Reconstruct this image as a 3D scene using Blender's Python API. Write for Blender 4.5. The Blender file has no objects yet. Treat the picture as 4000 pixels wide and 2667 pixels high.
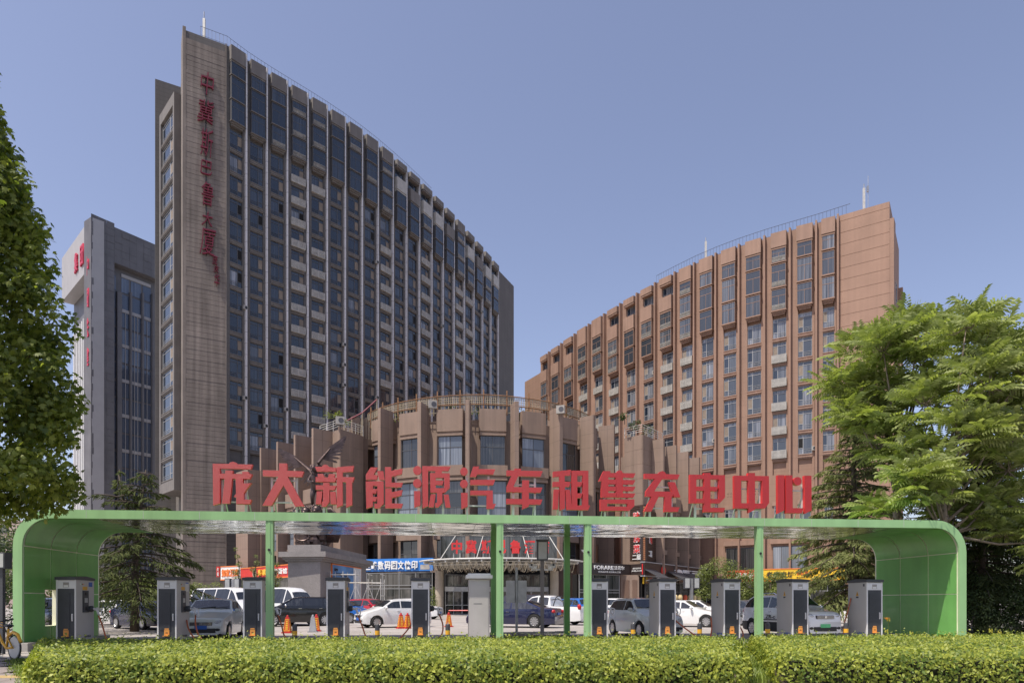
import bpy, math, random
import numpy as np
from mathutils import Vector, Matrix
from mathutils.geometry import tessellate_polygon
random.seed(7); rng = np.random.default_rng(11)
S = bpy.context.scene
COL = S.collection
R = math.radians
# ------------------------------------------------------------------ camera, sky, sun, exposure
CAMZ = 1.6
F, CX, HY = 2667.0, 2000.0, 2350.0            # lens in photo pixels, image centre, horizon row
cam = bpy.data.cameras.new('camera'); camo = bpy.data.objects.new('camera', cam); COL.objects.link(camo)
camo.location = (0, 0, CAMZ); camo.rotation_euler = (R(90), 0, 0)
cam.sensor_width = 36; cam.lens = 24.0; cam.shift_y = (HY - 1333.5) / 4000; cam.clip_start = .1; cam.clip_end = 3000
S.camera = camo
SUN = Vector((-1.0, -.88, 2.55)).normalized()
w = bpy.data.worlds.new('World'); S.world = w; w.use_nodes = True
nt = w.node_tree; bgn = nt.nodes['Background']
sky = nt.nodes.new('ShaderNodeTexSky'); sky.sky_type = 'NISHITA'; sky.sun_disc = False
sky.sun_elevation = math.asin(SUN.z); sky.sun_rotation = math.atan2(SUN.x, SUN.y)
sky.altitude = 0; sky.air_density = 1.0; sky.dust_density = 1.5; sky.ozone_density = 2.0
hs = nt.nodes.new('ShaderNodeMix'); hs.data_type = 'RGBA'; hs.blend_type = 'MULTIPLY'; hs.inputs[0].default_value = 1.0
hs.inputs[7].default_value = (1.05, .945, .98, 1)
sat = nt.nodes.new('ShaderNodeHueSaturation'); sat.inputs['Saturation'].default_value = .88
nt.links.new(sky.outputs[0], sat.inputs['Color']); nt.links.new(sat.outputs[0], hs.inputs[6]); nt.links.new(hs.outputs[2], bgn.inputs[0])
bgn.inputs[1].default_value = 0.122
sl = bpy.data.lights.new('sun', 'SUN'); sl.energy = 3.4; sl.angle = R(.53); sl.color = (1.0, .93, .82)
so = bpy.data.objects.new('sun', sl); COL.objects.link(so); so.rotation_euler = SUN.to_track_quat('Z', 'Y').to_euler()
S.view_settings.view_transform = 'Standard'; S.view_settings.look = 'None'; S.view_settings.gamma = 1
S.view_settings.exposure = 0.60; S.view_settings.use_curve_mapping = False

def at(px, py, D):                              # a point D metres in front of the camera on the line of sight of a photo pixel
    return Vector(((px - CX) / F * D, D, CAMZ + (HY - py) / F * D))
def gz(y):                                      # the lot rises a little behind the chargers
    return float(np.interp(y, [24.6, 26.6, 36, 60, 70], [0, .15, .22, .22, .3]))
# ------------------------------------------------------------------ mesh helpers
class MB:
    def __init__(s, T=None): s.v = []; s.f = []; s.m = []; s.T = T
    def add(s, vs, fs, mi=0):
        o = len(s.v)
        if s.T is not None:
            vs = [s.T @ Vector(p) for p in vs]
            if s.T.determinant() < 0: fs = [tuple(reversed(f)) for f in fs]
        s.v += [tuple(p) for p in vs]; s.f += [tuple(i + o for i in f) for f in fs]; s.m += [mi] * len(fs); return s
    def box(s, x0, x1, y0, y1, z0, z1, mi=0):
        return s.add([(x0,y0,z0),(x1,y0,z0),(x1,y1,z0),(x0,y1,z0),(x0,y0,z1),(x1,y0,z1),(x1,y1,z1),(x0,y1,z1)],
              [(0,3,2,1),(4,5,6,7),(0,1,5,4),(1,2,6,5),(2,3,7,6),(3,0,4,7)], mi)
    def cbox(s, c, d, mi=0): return s.box(c[0]-d[0]/2, c[0]+d[0]/2, c[1]-d[1]/2, c[1]+d[1]/2, c[2]-d[2]/2, c[2]+d[2]/2, mi)
    def fbox(s, o, u, n, a0, a1, b0, b1, z0, z1, mi=0):          # box in a frame: u along, n outwards (both horizontal), z absolute
        P = lambda a, b, z: (o[0]+u[0]*a+n[0]*b, o[1]+u[1]*a+n[1]*b, z)
        return s.add([P(a0,b0,z0),P(a1,b0,z0),P(a1,b1,z0),P(a0,b1,z0),P(a0,b0,z1),P(a1,b0,z1),P(a1,b1,z1),P(a0,b1,z1)],
              [(0,3,2,1),(4,5,6,7),(0,1,5,4),(1,2,6,5),(2,3,7,6),(3,0,4,7)], mi)
    def prism(s, poly, z0, z1, mi=0):                             # plan polygon between two heights
        n = len(poly); vs = [(p[0],p[1],z0) for p in poly] + [(p[0],p[1],z1) for p in poly]
        fs = [(i,(i+1)%n,n+(i+1)%n,n+i) for i in range(n)]
        tr = tessellate_polygon([[Vector((p[0],p[1],0)) for p in poly]])
        fs += [(n+a,n+b,n+c) for a,b,c in tr] + [(c,b,a) for a,b,c in tr]
        return s.add(vs, fs, mi)
    def plate(s, poly, d0, d1, o, u, v, n, mi=0):                 # polygon in the plane (u, v) of a frame, thick along n
        k = len(poly); P = lambda a, b, d: tuple(Vector(o) + Vector(u)*a + Vector(v)*b + Vector(n)*d)
        vs = [P(a,b,d0) for a,b in poly] + [P(a,b,d1) for a,b in poly]
        fs = [(i,(i+1)%k,k+(i+1)%k,k+i) for i in range(k)]
        tr = tessellate_polygon([[Vector((a,b,0)) for a,b in poly]])
        fs += [(k+a,k+b,k+c) for a,b,c in tr] + [(c,b,a) for a,b,c in tr]
        return s.add(vs, fs, mi)
    def tube(s, pts, r, k=8, mi=0, cap=True):
        pts = [Vector(p) for p in pts]; rr = r if hasattr(r, '__len__') else [r]*len(pts); vs = []; fs = []
        for i, p in enumerate(pts):
            t = (pts[min(i+1,len(pts)-1)] - pts[max(i-1,0)]).normalized()
            a = t.orthogonal().normalized() if abs(t.z) > .9 else t.cross(Vector((0,0,1))).normalized(); b = t.cross(a)
            vs += [p + (a*math.cos(2*math.pi*j/k) + b*math.sin(2*math.pi*j/k))*rr[i] for j in range(k)]
        for i in range(len(pts)-1):
            fs += [(i*k+j, i*k+(j+1)%k, (i+1)*k+(j+1)%k, (i+1)*k+j) for j in range(k)]
        if cap: fs += [tuple(range(k-1,-1,-1)), tuple(range((len(pts)-1)*k, len(pts)*k))]
        return s.add(vs, fs, mi)
    def lathe(s, prof, c=(0,0,0), axis='z', k=16, mi=0, cap=True):      # prof: (radius, height)
        vs = []; fs = []
        for r, h in prof:
            for j in range(k):
                a = 2*math.pi*j/k; p = (r*math.cos(a), r*math.sin(a), h)
                if axis == 'y': p = (p[0], p[2], p[1])
                if axis == 'x': p = (p[2], p[0], p[1])
                vs.append((c[0]+p[0], c[1]+p[1], c[2]+p[2]))
        for i in range(len(prof)-1):
            fs += [(i*k+j, i*k+(j+1)%k, (i+1)*k+(j+1)%k, (i+1)*k+j) for j in range(k)]
        if cap: fs += [tuple(range(k-1,-1,-1)), tuple(range((len(prof)-1)*k, len(prof)*k))]
        return s.add(vs, fs, mi)
    def ball(s, c, r, mi=0, k=10, q=6):
        rx, ry, rz = r if hasattr(r, '__len__') else (r,r,r)
        vs = [(c[0]+rx*math.sin(math.pi*i/q)*math.cos(2*math.pi*j/k), c[1]+ry*math.sin(math.pi*i/q)*math.sin(2*math.pi*j/k), c[2]+rz*math.cos(math.pi*i/q)) for i in range(q+1) for j in range(k)]
        return s.add(vs, [(i*k+j,(i+1)*k+j,(i+1)*k+(j+1)%k,i*k+(j+1)%k) for i in range(q) for j in range(k)], mi)
    def mesh(s, name, mats, smooth=False):
        me = bpy.data.meshes.new(name); me.from_pydata(s.v, [], s.f)
        for m in (mats if isinstance(mats, (list, tuple)) else [mats]): me.materials.append(m)
        if any(s.m): me.polygons.foreach_set('material_index', s.m)
        if smooth:
            me.polygons.foreach_set('use_smooth', [True]*len(s.f))
            if smooth is not True: me.set_sharp_from_angle(angle=R(smooth))
        me.update(); return me
    def build(s, name, mats, parent=None, smooth=False, kind=None, label=None):
        if parent is not None and parent.get('world'):             # meshes of buildings are drawn in world space, their thing stands at its base
            L = parent.location; s.v = [(a-L[0], b-L[1], c-L[2]) for a,b,c in s.v]
        return obj(name, s.mesh(name, mats, smooth), parent, kind=kind, label=label)
def obj(name, me, parent=None, loc=None, rz=None, scale=None, kind=None, label=None):
    o = bpy.data.objects.new(name, me); COL.objects.link(o)
    if parent is not None: o.parent = parent
    if loc is not None: o.location = loc
    if rz is not None: o.rotation_euler = (0,0,rz)
    if scale is not None: o.scale = scale
    if kind: o['kind'] = kind
    if label: o['label'] = label
    return o
def tag(o, label, cat, group=None):
    o['label'] = label; o['category'] = cat
    if group: o['group'] = group
    return o
def thing(name, label, cat, loc=(0,0,0), rz=0, group=None, world=False):
    o = bpy.data.objects.new(name, None); COL.objects.link(o); o.empty_display_size = .3
    o.location = loc; o.rotation_euler = (0,0,rz)
    if world: o['world'] = 1
    return tag(o, label, cat, group)
KIDS = {}
def dup(root, loc, rz=None, label=None, scale=None):
    def cp(o, p):
        c = o.copy(); COL.objects.link(c)
        if p is not None: c.parent = p
        for ch in kids[o.name]: cp(ch, c)
        return c
    if root.name not in KIDS:
        kids = {}
        def walk(o):
            kids[o.name] = list(o.children)
            for ch in o.children: walk(ch)
        walk(root); KIDS[root.name] = kids
    kids = KIDS[root.name]
    c = cp(root, None); c.location = loc
    if rz is not None: c.rotation_euler = (0,0,rz)
    if label: c['label'] = label
    if scale: c.scale = scale
    return c
def npmesh(name, V, Fq, mat, smooth=False):                        # big meshes straight from numpy; Fq: (n, 3 or 4) indices
    me = bpy.data.meshes.new(name); n, k = Fq.shape
    me.vertices.add(len(V)); me.vertices.foreach_set('co', np.ascontiguousarray(V, np.float32).ravel())
    me.loops.add(n*k); me.loops.foreach_set('vertex_index', np.ascontiguousarray(Fq, np.int32).ravel())
    me.polygons.add(n); me.polygons.foreach_set('loop_start', np.arange(n, dtype=np.int32)*k)
    me.update(calc_edges=True); me.materials.append(mat)
    if smooth: me.polygons.foreach_set('use_smooth', [True]*n)
    return me
# ------------------------------------------------------------------ materials
def _n(nt, t, **kw):
    n = nt.nodes.new(t)
    for k, v in kw.items(): setattr(n, k, v)
    return n
def mat(name, col, rough=.7, metal=0, var=.15, scale=3.0, bump=0, bscale=20, coat=0, spec=.5, streak=0, joints=None, jw=.03, jdark=.45, fine=0):
    m = bpy.data.materials.new(name); m.use_nodes = True; nt = m.node_tree; L = nt.links.new
    b = nt.nodes['Principled BSDF']; b.inputs['Roughness'].default_value = rough; b.inputs['Metallic'].default_value = metal
    b.inputs['Coat Weight'].default_value = coat; b.inputs['Specular IOR Level'].default_value = spec
    g = _n(nt, 'ShaderNodeNewGeometry'); base = _n(nt, 'ShaderNodeRGB'); base.outputs[0].default_value = (*col, 1); cur = base.outputs[0]
    def mul(fac_out, lo, hi):
        nonlocal cur
        mr = _n(nt, 'ShaderNodeMapRange'); mr.inputs[1].default_value = .3; mr.inputs[2].default_value = .7
        mr.inputs[3].default_value = lo; mr.inputs[4].default_value = hi; L(fac_out, mr.inputs[0])
        mx = _n(nt, 'ShaderNodeVectorMath', operation='SCALE'); L(cur, mx.inputs[0]); L(mr.outputs[0], mx.inputs['Scale']); cur = mx.outputs[0]
    if var:
        no = _n(nt, 'ShaderNodeTexNoise'); no.inputs['Scale'].default_value = scale; no.inputs['Detail'].default_value = 6; L(g.outputs[0], no.inputs['Vector'])
        mul(no.outputs[0], 1-var, 1+var)
    if fine:
        no = _n(nt, 'ShaderNodeTexNoise'); no.inputs['Scale'].default_value = scale*14; no.inputs['Detail'].default_value = 3; L(g.outputs[0], no.inputs['Vector'])
        mul(no.outputs[0], 1-fine, 1+fine)
    if streak:                                                     # rain streaks running down
        mp = _n(nt, 'ShaderNodeMapping'); mp.inputs['Scale'].default_value = (2.2, 2.2, .09); L(g.outputs[0], mp.inputs[0])
        no = _n(nt, 'ShaderNodeTexNoise'); no.inputs['Scale'].default_value = 1; no.inputs['Detail'].default_value = 5; L(mp.outputs[0], no.inputs['Vector'])
        mul(no.outputs[0], 1-streak, 1+streak*.6)
    bf = None
    if joints:                                                     # fine joint lines at (horizontal spacing along x, spacing in z)
        sx = _n(nt, 'ShaderNodeSeparateXYZ'); L(g.outputs[0], sx.inputs[0]); ms = []
        for o, sp in ((0, joints[0]), (2, joints[1])):
            if not sp: continue
            d = _n(nt, 'ShaderNodeMath', operation='DIVIDE'); d.inputs[1].default_value = sp; L(sx.outputs[o], d.inputs[0])
            fr = _n(nt, 'ShaderNodeMath', operation='FRACT'); L(d.outputs[0], fr.inputs[0])
            lt = _n(nt, 'ShaderNodeMath', operation='LESS_THAN'); lt.inputs[1].default_value = jw/sp; L(fr.outputs[0], lt.inputs[0]); ms.append(lt.outputs[0])
        j = ms[0]
        if len(ms) == 2:
            mx = _n(nt, 'ShaderNodeMath', operation='MAXIMUM'); L(ms[0], mx.inputs[0]); L(ms[1], mx.inputs[1]); j = mx.outputs[0]
        mr = _n(nt, 'ShaderNodeMapRange'); mr.inputs[3].default_value = 1; mr.inputs[4].default_value = jdark; L(j, mr.inputs[0])
        mx = _n(nt, 'ShaderNodeVectorMath', operation='SCALE'); L(cur, mx.inputs[0]); L(mr.outputs[0], mx.inputs['Scale']); cur = mx.outputs[0]
    L(cur, b.inputs['Base Color'])
    if bump:
        no = _n(nt, 'ShaderNodeTexNoise'); no.inputs['Scale'].default_value = bscale; no.inputs['Detail'].default_value = 4; L(g.outputs[0], no.inputs['Vector'])
        bp = _n(nt, 'ShaderNodeBump'); bp.inputs['Strength'].default_value = bump; bp.inputs['Distance'].default_value = .02; L(no.outputs[0], bp.inputs['Height']); L(bp.outputs[0], b.inputs['Normal'])
    return m
def glass(name, dark, light=None, rough=.04, curtain=0):           # window glass over a dim room, some with curtains; differs per object
    m = bpy.data.materials.new(name); m.use_nodes = True; nt = m.node_tree; L = nt.links.new
    b = nt.nodes['Principled BSDF']; b.inputs['Roughness'].default_value = rough; b.inputs['IOR'].default_value = 1.55; b.inputs['Specular IOR Level'].default_value = .8
    g = _n(nt, 'ShaderNodeNewGeometry'); oi = _n(nt, 'ShaderNodeObjectInfo')
    mx = _n(nt, 'ShaderNodeMix', data_type='RGBA'); mx.inputs[6].default_value = (*dark, 1); mx.inputs[7].default_value = (*(light or dark), 1)
    mp = _n(nt, 'ShaderNodeMapping'); mp.inputs['Scale'].default_value = (7, 7, .12); L(g.outputs[0], mp.inputs[0])
    no = _n(nt, 'ShaderNodeTexNoise'); no.inputs['Scale'].default_value = 1; no.inputs['Detail'].default_value = 2; L(mp.outputs[0], no.inputs['Vector'])
    mr = _n(nt, 'ShaderNodeMapRange'); mr.inputs[1].default_value = .35; mr.inputs[2].default_value = .7; L(no.outputs[0], mr.inputs[0])
    rr = _n(nt, 'ShaderNodeMapRange'); rr.inputs[1].default_value = .15; rr.inputs[2].default_value = .95; L(oi.outputs['Random'], rr.inputs[0])
    ml = _n(nt, 'ShaderNodeMath', operation='MULTIPLY'); L(mr.outputs[0], ml.inputs[0]); L(rr.outputs[0], ml.inputs[1])
    L(ml.outputs[0], mx.inputs[0]); L(mx.outputs[2], b.inputs['Base Color'])
    wv = _n(nt, 'ShaderNodeTexNoise'); wv.inputs['Scale'].default_value = .55; L(g.outputs[0], wv.inputs['Vector'])
    bp = _n(nt, 'ShaderNodeBump'); bp.inputs['Strength'].default_value = .12; bp.inputs['Distance'].default_value = .08; L(wv.outputs[0], bp.inputs['Height']); L(bp.outputs[0], b.inputs['Normal'])
    return m
def leafmat(name, dark, light, trans=.35, rough=.5, spec=.4):
    m = bpy.data.materials.new(name); m.use_nodes = True; nt = m.node_tree; L = nt.links.new
    b = nt.nodes['Principled BSDF']; b.inputs['Roughness'].default_value = rough; b.inputs['Specular IOR Level'].default_value = spec
    g = _n(nt, 'ShaderNodeNewGeometry'); mx = _n(nt, 'ShaderNodeMix', data_type='RGBA')
    mx.inputs[6].default_value = (*dark, 1); mx.inputs[7].default_value = (*light, 1)
    no = _n(nt, 'ShaderNodeTexNoise'); no.inputs['Scale'].default_value = 1.1; no.inputs['Detail'].default_value = 3; L(g.outputs[0], no.inputs['Vector'])
    mr = _n(nt, 'ShaderNodeMapRange'); mr.inputs[1].default_value = .32; mr.inputs[2].default_value = .68; mr.inputs[3].default_value = -.3; mr.inputs[4].default_value = .3; L(no.outputs[0], mr.inputs[0])
    ad = _n(nt, 'ShaderNodeMath', operation='ADD', use_clamp=True); L(mr.outputs[0], ad.inputs[0]); L(g.outputs['Random Per Island'], ad.inputs[1]); L(ad.outputs[0], mx.inputs[0])
    L(mx.outputs[2], b.inputs['Base Color'])
    tr = _n(nt, 'ShaderNodeBsdfTranslucent'); sc = _n(nt, 'ShaderNodeVectorMath', operation='MULTIPLY'); sc.inputs[1].default_value = (1.25, 1.35, .5)
    L(mx.outputs[2], sc.inputs[0]); L(sc.outputs[0], tr.inputs[0])
    ms = _n(nt, 'ShaderNodeMixShader'); ms.inputs[0].default_value = trans; L(b.outputs[0], ms.inputs[1]); L(tr.outputs[0], ms.inputs[2])
    L(ms.outputs[0], nt.nodes['Material Output'].inputs[0]); return m
M = {}
M['conc'] = mat('concrete', (.36,.34,.31), .85, var=.2, scale=2, bump=.2, fine=.1)
M['asph'] = mat('lot_paving', (.34,.31,.285), .85, var=.16, scale=.5, bump=.25, bscale=9, fine=.12)
M['tile'] = mat('paving_tile', (.26,.22,.20), .85, var=.15, scale=2, bump=.3, bscale=30, fine=.1)
M['tiley'] = mat('tactile_tile', (.42,.30,.13), .85, var=.15, scale=2, bump=.3, bscale=30)
M['soil'] = mat('soil', (.17,.13,.10), .95, var=.35, scale=3, bump=.6, bscale=14)
M['lt_wall'] = mat('tower_render_grey', (.125,.115,.108), .8, var=.1, scale=.4, streak=.12, joints=(0,.6), jw=.04, jdark=.7)
M['lt_end'] = mat('end_wall_render', (.205,.172,.148), .85, var=.16, scale=.35, streak=.3, fine=.06)
M['lt_fin'] = mat('pale_fin_paint', (.62,.60,.60), .5, var=.08, scale=.5, joints=(0,1.5), jw=.07, jdark=.55)
M['lt_bay'] = mat('bay_stone_grey', (.165,.15,.138), .75, var=.1, scale=.7, streak=.12)
M['rt_wall'] = mat('tower_render_brown', (.295,.183,.132), .8, var=.07, scale=.4, streak=.10, joints=(0,1.5), jw=.035, jdark=.75)
M['rt_end'] = mat('end_wall_brown', (.32,.198,.142), .8, var=.07, scale=.4, streak=.08)
M['rt_fin'] = mat('dark_brown_fin', (.20,.125,.09), .75, var=.1, scale=.6)
M['rt_bay'] = mat('bay_brown', (.305,.193,.142), .8, var=.07, scale=.6, streak=.14)
M['pod'] = mat('podium_stone', (.25,.178,.137), .75, var=.07, scale=.6, streak=.14, fine=.04)
M['podj'] = mat('podium_stone_jointed', (.25,.178,.137), .75, var=.07, scale=.6, streak=.12, joints=(1.15,1.6), jw=.03, jdark=.6)
M['grill'] = mat('ac_grille_metal', (.46,.44,.40), .55, var=.15, scale=1.5, joints=(0,.09), jw=.03, jdark=.7)
M['glass'] = glass('tower_glass_dark', (.012,.02,.034), (.06,.075,.10))
M['glassc'] = glass('tower_glass_curtain', (.05,.06,.075), (.36,.37,.40), rough=.08)
M['glassf'] = glass('office_glass_blue', (.05,.07,.11), (.15,.19,.26), rough=.05)
M['glassb'] = glass('bay_glass_grey', (.04,.046,.055), (.20,.21,.23), rough=.06)
M['glassp'] = glass('podium_glass', (.02,.022,.024), (.14,.14,.135))
M['glasspc'] = glass('podium_glass_curtain', (.10,.12,.15), (.34,.37,.42), rough=.06)
M['screen'] = mat('insect_screen', (.235,.19,.15), .85, var=.15, scale=2)
M['open'] = mat('dark_room', (.012,.011,.011), .95, var=0)
M['frame'] = mat('window_frame_grey', (.085,.085,.09), .5, var=.05)
M['framel'] = mat('window_frame_pale', (.31,.315,.32), .45, var=.05)
M['black'] = mat('black_metal', (.02,.02,.022), .5, var=.1)
M['rail'] = mat('railing_metal', (.07,.07,.08), .5, var=.1)
M['white'] = mat('white_paint', (.74,.73,.70), .5, var=.06, scale=2)
M['acw'] = mat('air_conditioner_shell', (.34,.32,.29), .5, var=.08)
M['steel'] = mat('galvanised_steel', (.42,.42,.42), .4, metal=.7, var=.15, scale=4)
M['steelp'] = mat('painted_steel_pale', (.55,.54,.50), .5, var=.12, scale=3)
M['rust'] = mat('rusty_trellis', (.22,.115,.055), .8, var=.3, scale=3)
M['trel'] = mat('weathered_wood_trellis', (.34,.285,.205), .85, var=.2, scale=3)
M['gstone'] = mat('grey_granite_shaded', (.13,.125,.13), .55, var=.16, scale=.35, streak=.05)  # darker copy of the granite, shade of the sunless faces in its colour
M['gstonel'] = mat('grey_granite_pale', (.36,.35,.35), .6, var=.05, scale=.5)  # lighter copy with sunlight in its colour for the portal face, also the spandrels
M['redfar'] = mat('faded_red_letter', (.50,.035,.075), .5, var=.06)
M['red'] = mat('red_letter_face', (.55,.02,.025), .45, var=.06)
M['reddk'] = mat('red_calligraphy', (.15,.006,.025), .55, var=.1)
M['redsign'] = mat('red_sign_board', (.55,.03,.02), .5, var=.08)
M['orange'] = mat('orange_edge', (.75,.20,.04), .5, var=.05)
M['bluesign'] = mat('blue_sign_board', (.035,.19,.55), .45, var=.06)
M['yellow'] = mat('yellow_sign_board', (.80,.50,.03), .5, var=.05)
M['ltr_white'] = mat('white_letters', (.80,.80,.78), .4, var=0)
M['ltr_black'] = mat('black_letters', (.02,.018,.016), .5, var=0)
M['ltr_yel'] = mat('yellow_letters', (.80,.48,.04), .5, var=0)
M['brownsign'] = mat('brown_sign_board', (.035,.024,.022), .4, var=.1)
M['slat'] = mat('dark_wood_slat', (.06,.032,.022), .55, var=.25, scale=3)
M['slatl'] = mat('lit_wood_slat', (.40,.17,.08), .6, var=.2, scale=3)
M['bronze'] = mat('dark_bronze', (.085,.06,.055), .38, metal=.75, var=.35, scale=2.5, bump=.5, bscale=9)
M['ped'] = mat('pedestal_granite', (.235,.215,.205), .6, var=.12, scale=1.2, fine=.15)
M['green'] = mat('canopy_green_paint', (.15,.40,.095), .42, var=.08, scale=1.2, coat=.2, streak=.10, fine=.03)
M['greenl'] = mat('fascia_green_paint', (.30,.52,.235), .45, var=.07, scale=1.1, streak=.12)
M['caulk'] = mat('pale_joint_sealant', (.78,.78,.58), .7, var=.1)
M['chw'] = mat('charger_pale_grey', (.50,.49,.47), .45, var=.05, scale=1.2)
M['chf'] = mat('charger_edge_white', (.72,.72,.71), .4, var=.04)
M['chd'] = mat('charger_charcoal', (.055,.06,.068), .5, var=.08, scale=4)
M['cabinet'] = mat('cabinet_grey', (.46,.44,.42), .55, var=.07, scale=1.2, streak=.06)
M['ylw'] = mat('yellow_plastic', (.75,.40,.03), .45, var=.1)
M['ora'] = mat('orange_bracket', (.75,.33,.07), .45, var=.05)
M['cable'] = mat('orange_cable', (.42,.12,.05), .5, var=.12)
M['cone'] = mat('red_cone_rubber', (.50,.03,.025), .55, var=.12, scale=5)
M['coneg'] = mat('grey_cone_rubber', (.33,.34,.37), .6, var=.12, scale=5)
M['tyre'] = mat('tyre_rubber', (.018,.018,.018), .8, var=.2)
M['rim'] = mat('alloy_rim', (.55,.55,.56), .3, metal=.8, var=.05)
M['chrome'] = mat('chrome_trim', (.75,.76,.78), .12, metal=1, var=0)
M['carglass'] = glass('car_glass', (.012,.014,.018), (.05,.055,.06), rough=.02)
M['lamp'] = mat('headlight_lens', (.55,.57,.60), .08, metal=.3, var=.3, scale=14)
M['taill'] = mat('tail_light_red', (.42,.01,.012), .15, var=.15, scale=12)
M['plateb'] = mat('blue_number_plate', (.03,.12,.45), .4, var=.1, scale=12)
M['plateg'] = mat('green_number_plate', (.12,.50,.22), .4, var=.1, scale=12)
M['plast'] = mat('dark_plastic_trim', (.03,.03,.032), .6, var=.1)
M['lamph'] = mat('lamp_housing', (.06,.062,.07), .5, var=.1)
M['pole'] = mat('grey_brown_pole', (.17,.15,.14), .55, var=.1)
M['lampg'] = mat('lamp_frosted_glass', (.42,.43,.42), .3, var=.1)
M['bark'] = mat('bark', (.085,.065,.05), .9, var=.35, scale=6, bump=.7, bscale=14)
M['barkl'] = mat('bark_pale', (.20,.16,.12), .9, var=.3, scale=6, bump=.6, bscale=14)
M['hedge'] = leafmat('hedge_leaf', (.09,.15,.02), (.39,.42,.06), .3)
M['hedgein'] = mat('hedge_inner_shade', (.018,.02,.008), .9, var=.4, scale=8)  # near-black fill: the shade between the leaves is put into its colour
M['plane'] = leafmat('plane_tree_leaf', (.085,.125,.03), (.33,.37,.09), .5)
M['ail'] = leafmat('pinnate_leaf', (.20,.245,.075), (.42,.46,.20), .45)
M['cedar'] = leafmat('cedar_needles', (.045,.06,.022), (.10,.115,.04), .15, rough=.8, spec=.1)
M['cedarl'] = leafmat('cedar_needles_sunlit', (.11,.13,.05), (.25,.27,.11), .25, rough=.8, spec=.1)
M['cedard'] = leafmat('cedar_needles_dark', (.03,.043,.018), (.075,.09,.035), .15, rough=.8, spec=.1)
M['shrub'] = leafmat('shrub_leaf', (.09,.125,.03), (.23,.26,.07), .3)
M['dshrub'] = leafmat('dark_shrub_leaf', (.03,.05,.02), (.085,.12,.04), .25)
M['grass'] = leafmat('grass_blade', (.10,.16,.025), (.25,.31,.06), .3)
M['petal'] = leafmat('orange_petal', (.70,.22,.04), (.80,.30,.05), .3)
M['bud'] = leafmat('yellow_bud', (.50,.46,.06), (.62,.55,.10), .3)
M['clover'] = leafmat('white_blossom', (.62,.60,.5), (.8,.78,.7), .2)
# ------------------------------------------------------------------ lettering
TXT = {}
def glyphs(body, extrude, bold=0.0, space=1.0, shear=0):
    k = (body, round(extrude,3), bold, space, shear)
    if k not in TXT:
        c = bpy.data.curves.new('lettering', 'FONT'); c.body = body; c.extrude = extrude; c.offset = bold; c.space_character = space; c.shear = shear; c.resolution_u = 2
        o = bpy.data.objects.new('lettering', c); COL.objects.link(o)
        me = bpy.data.meshes.new_from_object(o.evaluated_get(bpy.context.evaluated_depsgraph_get()))
        bpy.data.objects.remove(o); bpy.data.curves.remove(c); me.materials.clear(); TXT[k] = me
    return TXT[k]
def letters(name, body, o, u, v, w, h, depth, m, parent, bold=.01, shear=0, n=None):
    """Solid lettering, fitted to a w x h box with its lower left corner at o, reading along u, up along v."""
    me = glyphs(body, 1.0, bold, 1.0, shear); co = np.empty(len(me.vertices)*3); me.vertices.foreach_get('co', co); co = co.reshape(-1,3).copy()
    lo, hi = co.min(0), co.max(0); u = np.array(u, float); v = np.array(v, float); nn = np.cross(u, v) if n is None else np.array(n, float)
    P = np.array(o, float) + np.outer((co[:,0]-lo[0])/(hi[0]-lo[0])*w, u) + np.outer((co[:,1]-lo[1])/(hi[1]-lo[1])*h, v) + np.outer((co[:,2]+1)/2*depth, nn)
    if parent is not None and parent.get('world'): P = P - np.array(parent.location)
    m2 = me.copy(); m2.name = name; m2.vertices.foreach_set('co', P.ravel()); m2.materials.append(m); m2.update()
    return obj(name, m2, parent)
# ------------------------------------------------------------------ ground
xs = [-900,-300,-120,-60,-30,-14,0,14,30,60,120,300,900]; ys = [-60,0,10,18,24.6,25.2,25.9,26.6,30,36,48,60,70,100,160,300,900]
mb = MB(); mb.add([(x,y,gz(y)) for y in ys for x in xs], [(j*len(xs)+i, j*len(xs)+i+1, (j+1)*len(xs)+i+1, (j+1)*len(xs)+i) for j in range(len(ys)-1) for i in range(len(xs)-1)])
mb.build('ground', M['asph'], kind='structure')
# canopy frame: near edge of the roof runs along CU, its depth along CV
TH = R(5.6); CO = Vector((0, 23.75, 0)); CU = Vector((math.cos(TH), math.sin(TH), 0)); CV = Vector((-math.sin(TH), math.cos(TH), 0))
CT = Matrix.Translation(CO) @ Matrix.Rotation(TH, 4, 'Z')
def cw(u, v, z=0): return CO + CU*u + CV*v + Vector((0,0,z))
def cu_of(px, v=0):                             # position along the canopy of a sight line, v metres behind its near edge
    k = (px - CX)/F; bx, by = CV.x*v, CO.y + CV.y*v
    return (k*by - bx)/(CU.x - k*CU.y)
# planting bed under the hedges and the strip behind them
mb = MB(); mb.prism([(-8.3,12.2),(-12.9,17.6),(-13.6,19.6),(-15.5,22.2),(-15.9,24.6),(20,27.2),(30,26.2),(30,15.9)], .004, .03)
mb.build('planting_bed_ground', M['soil'], kind='structure')
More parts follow.
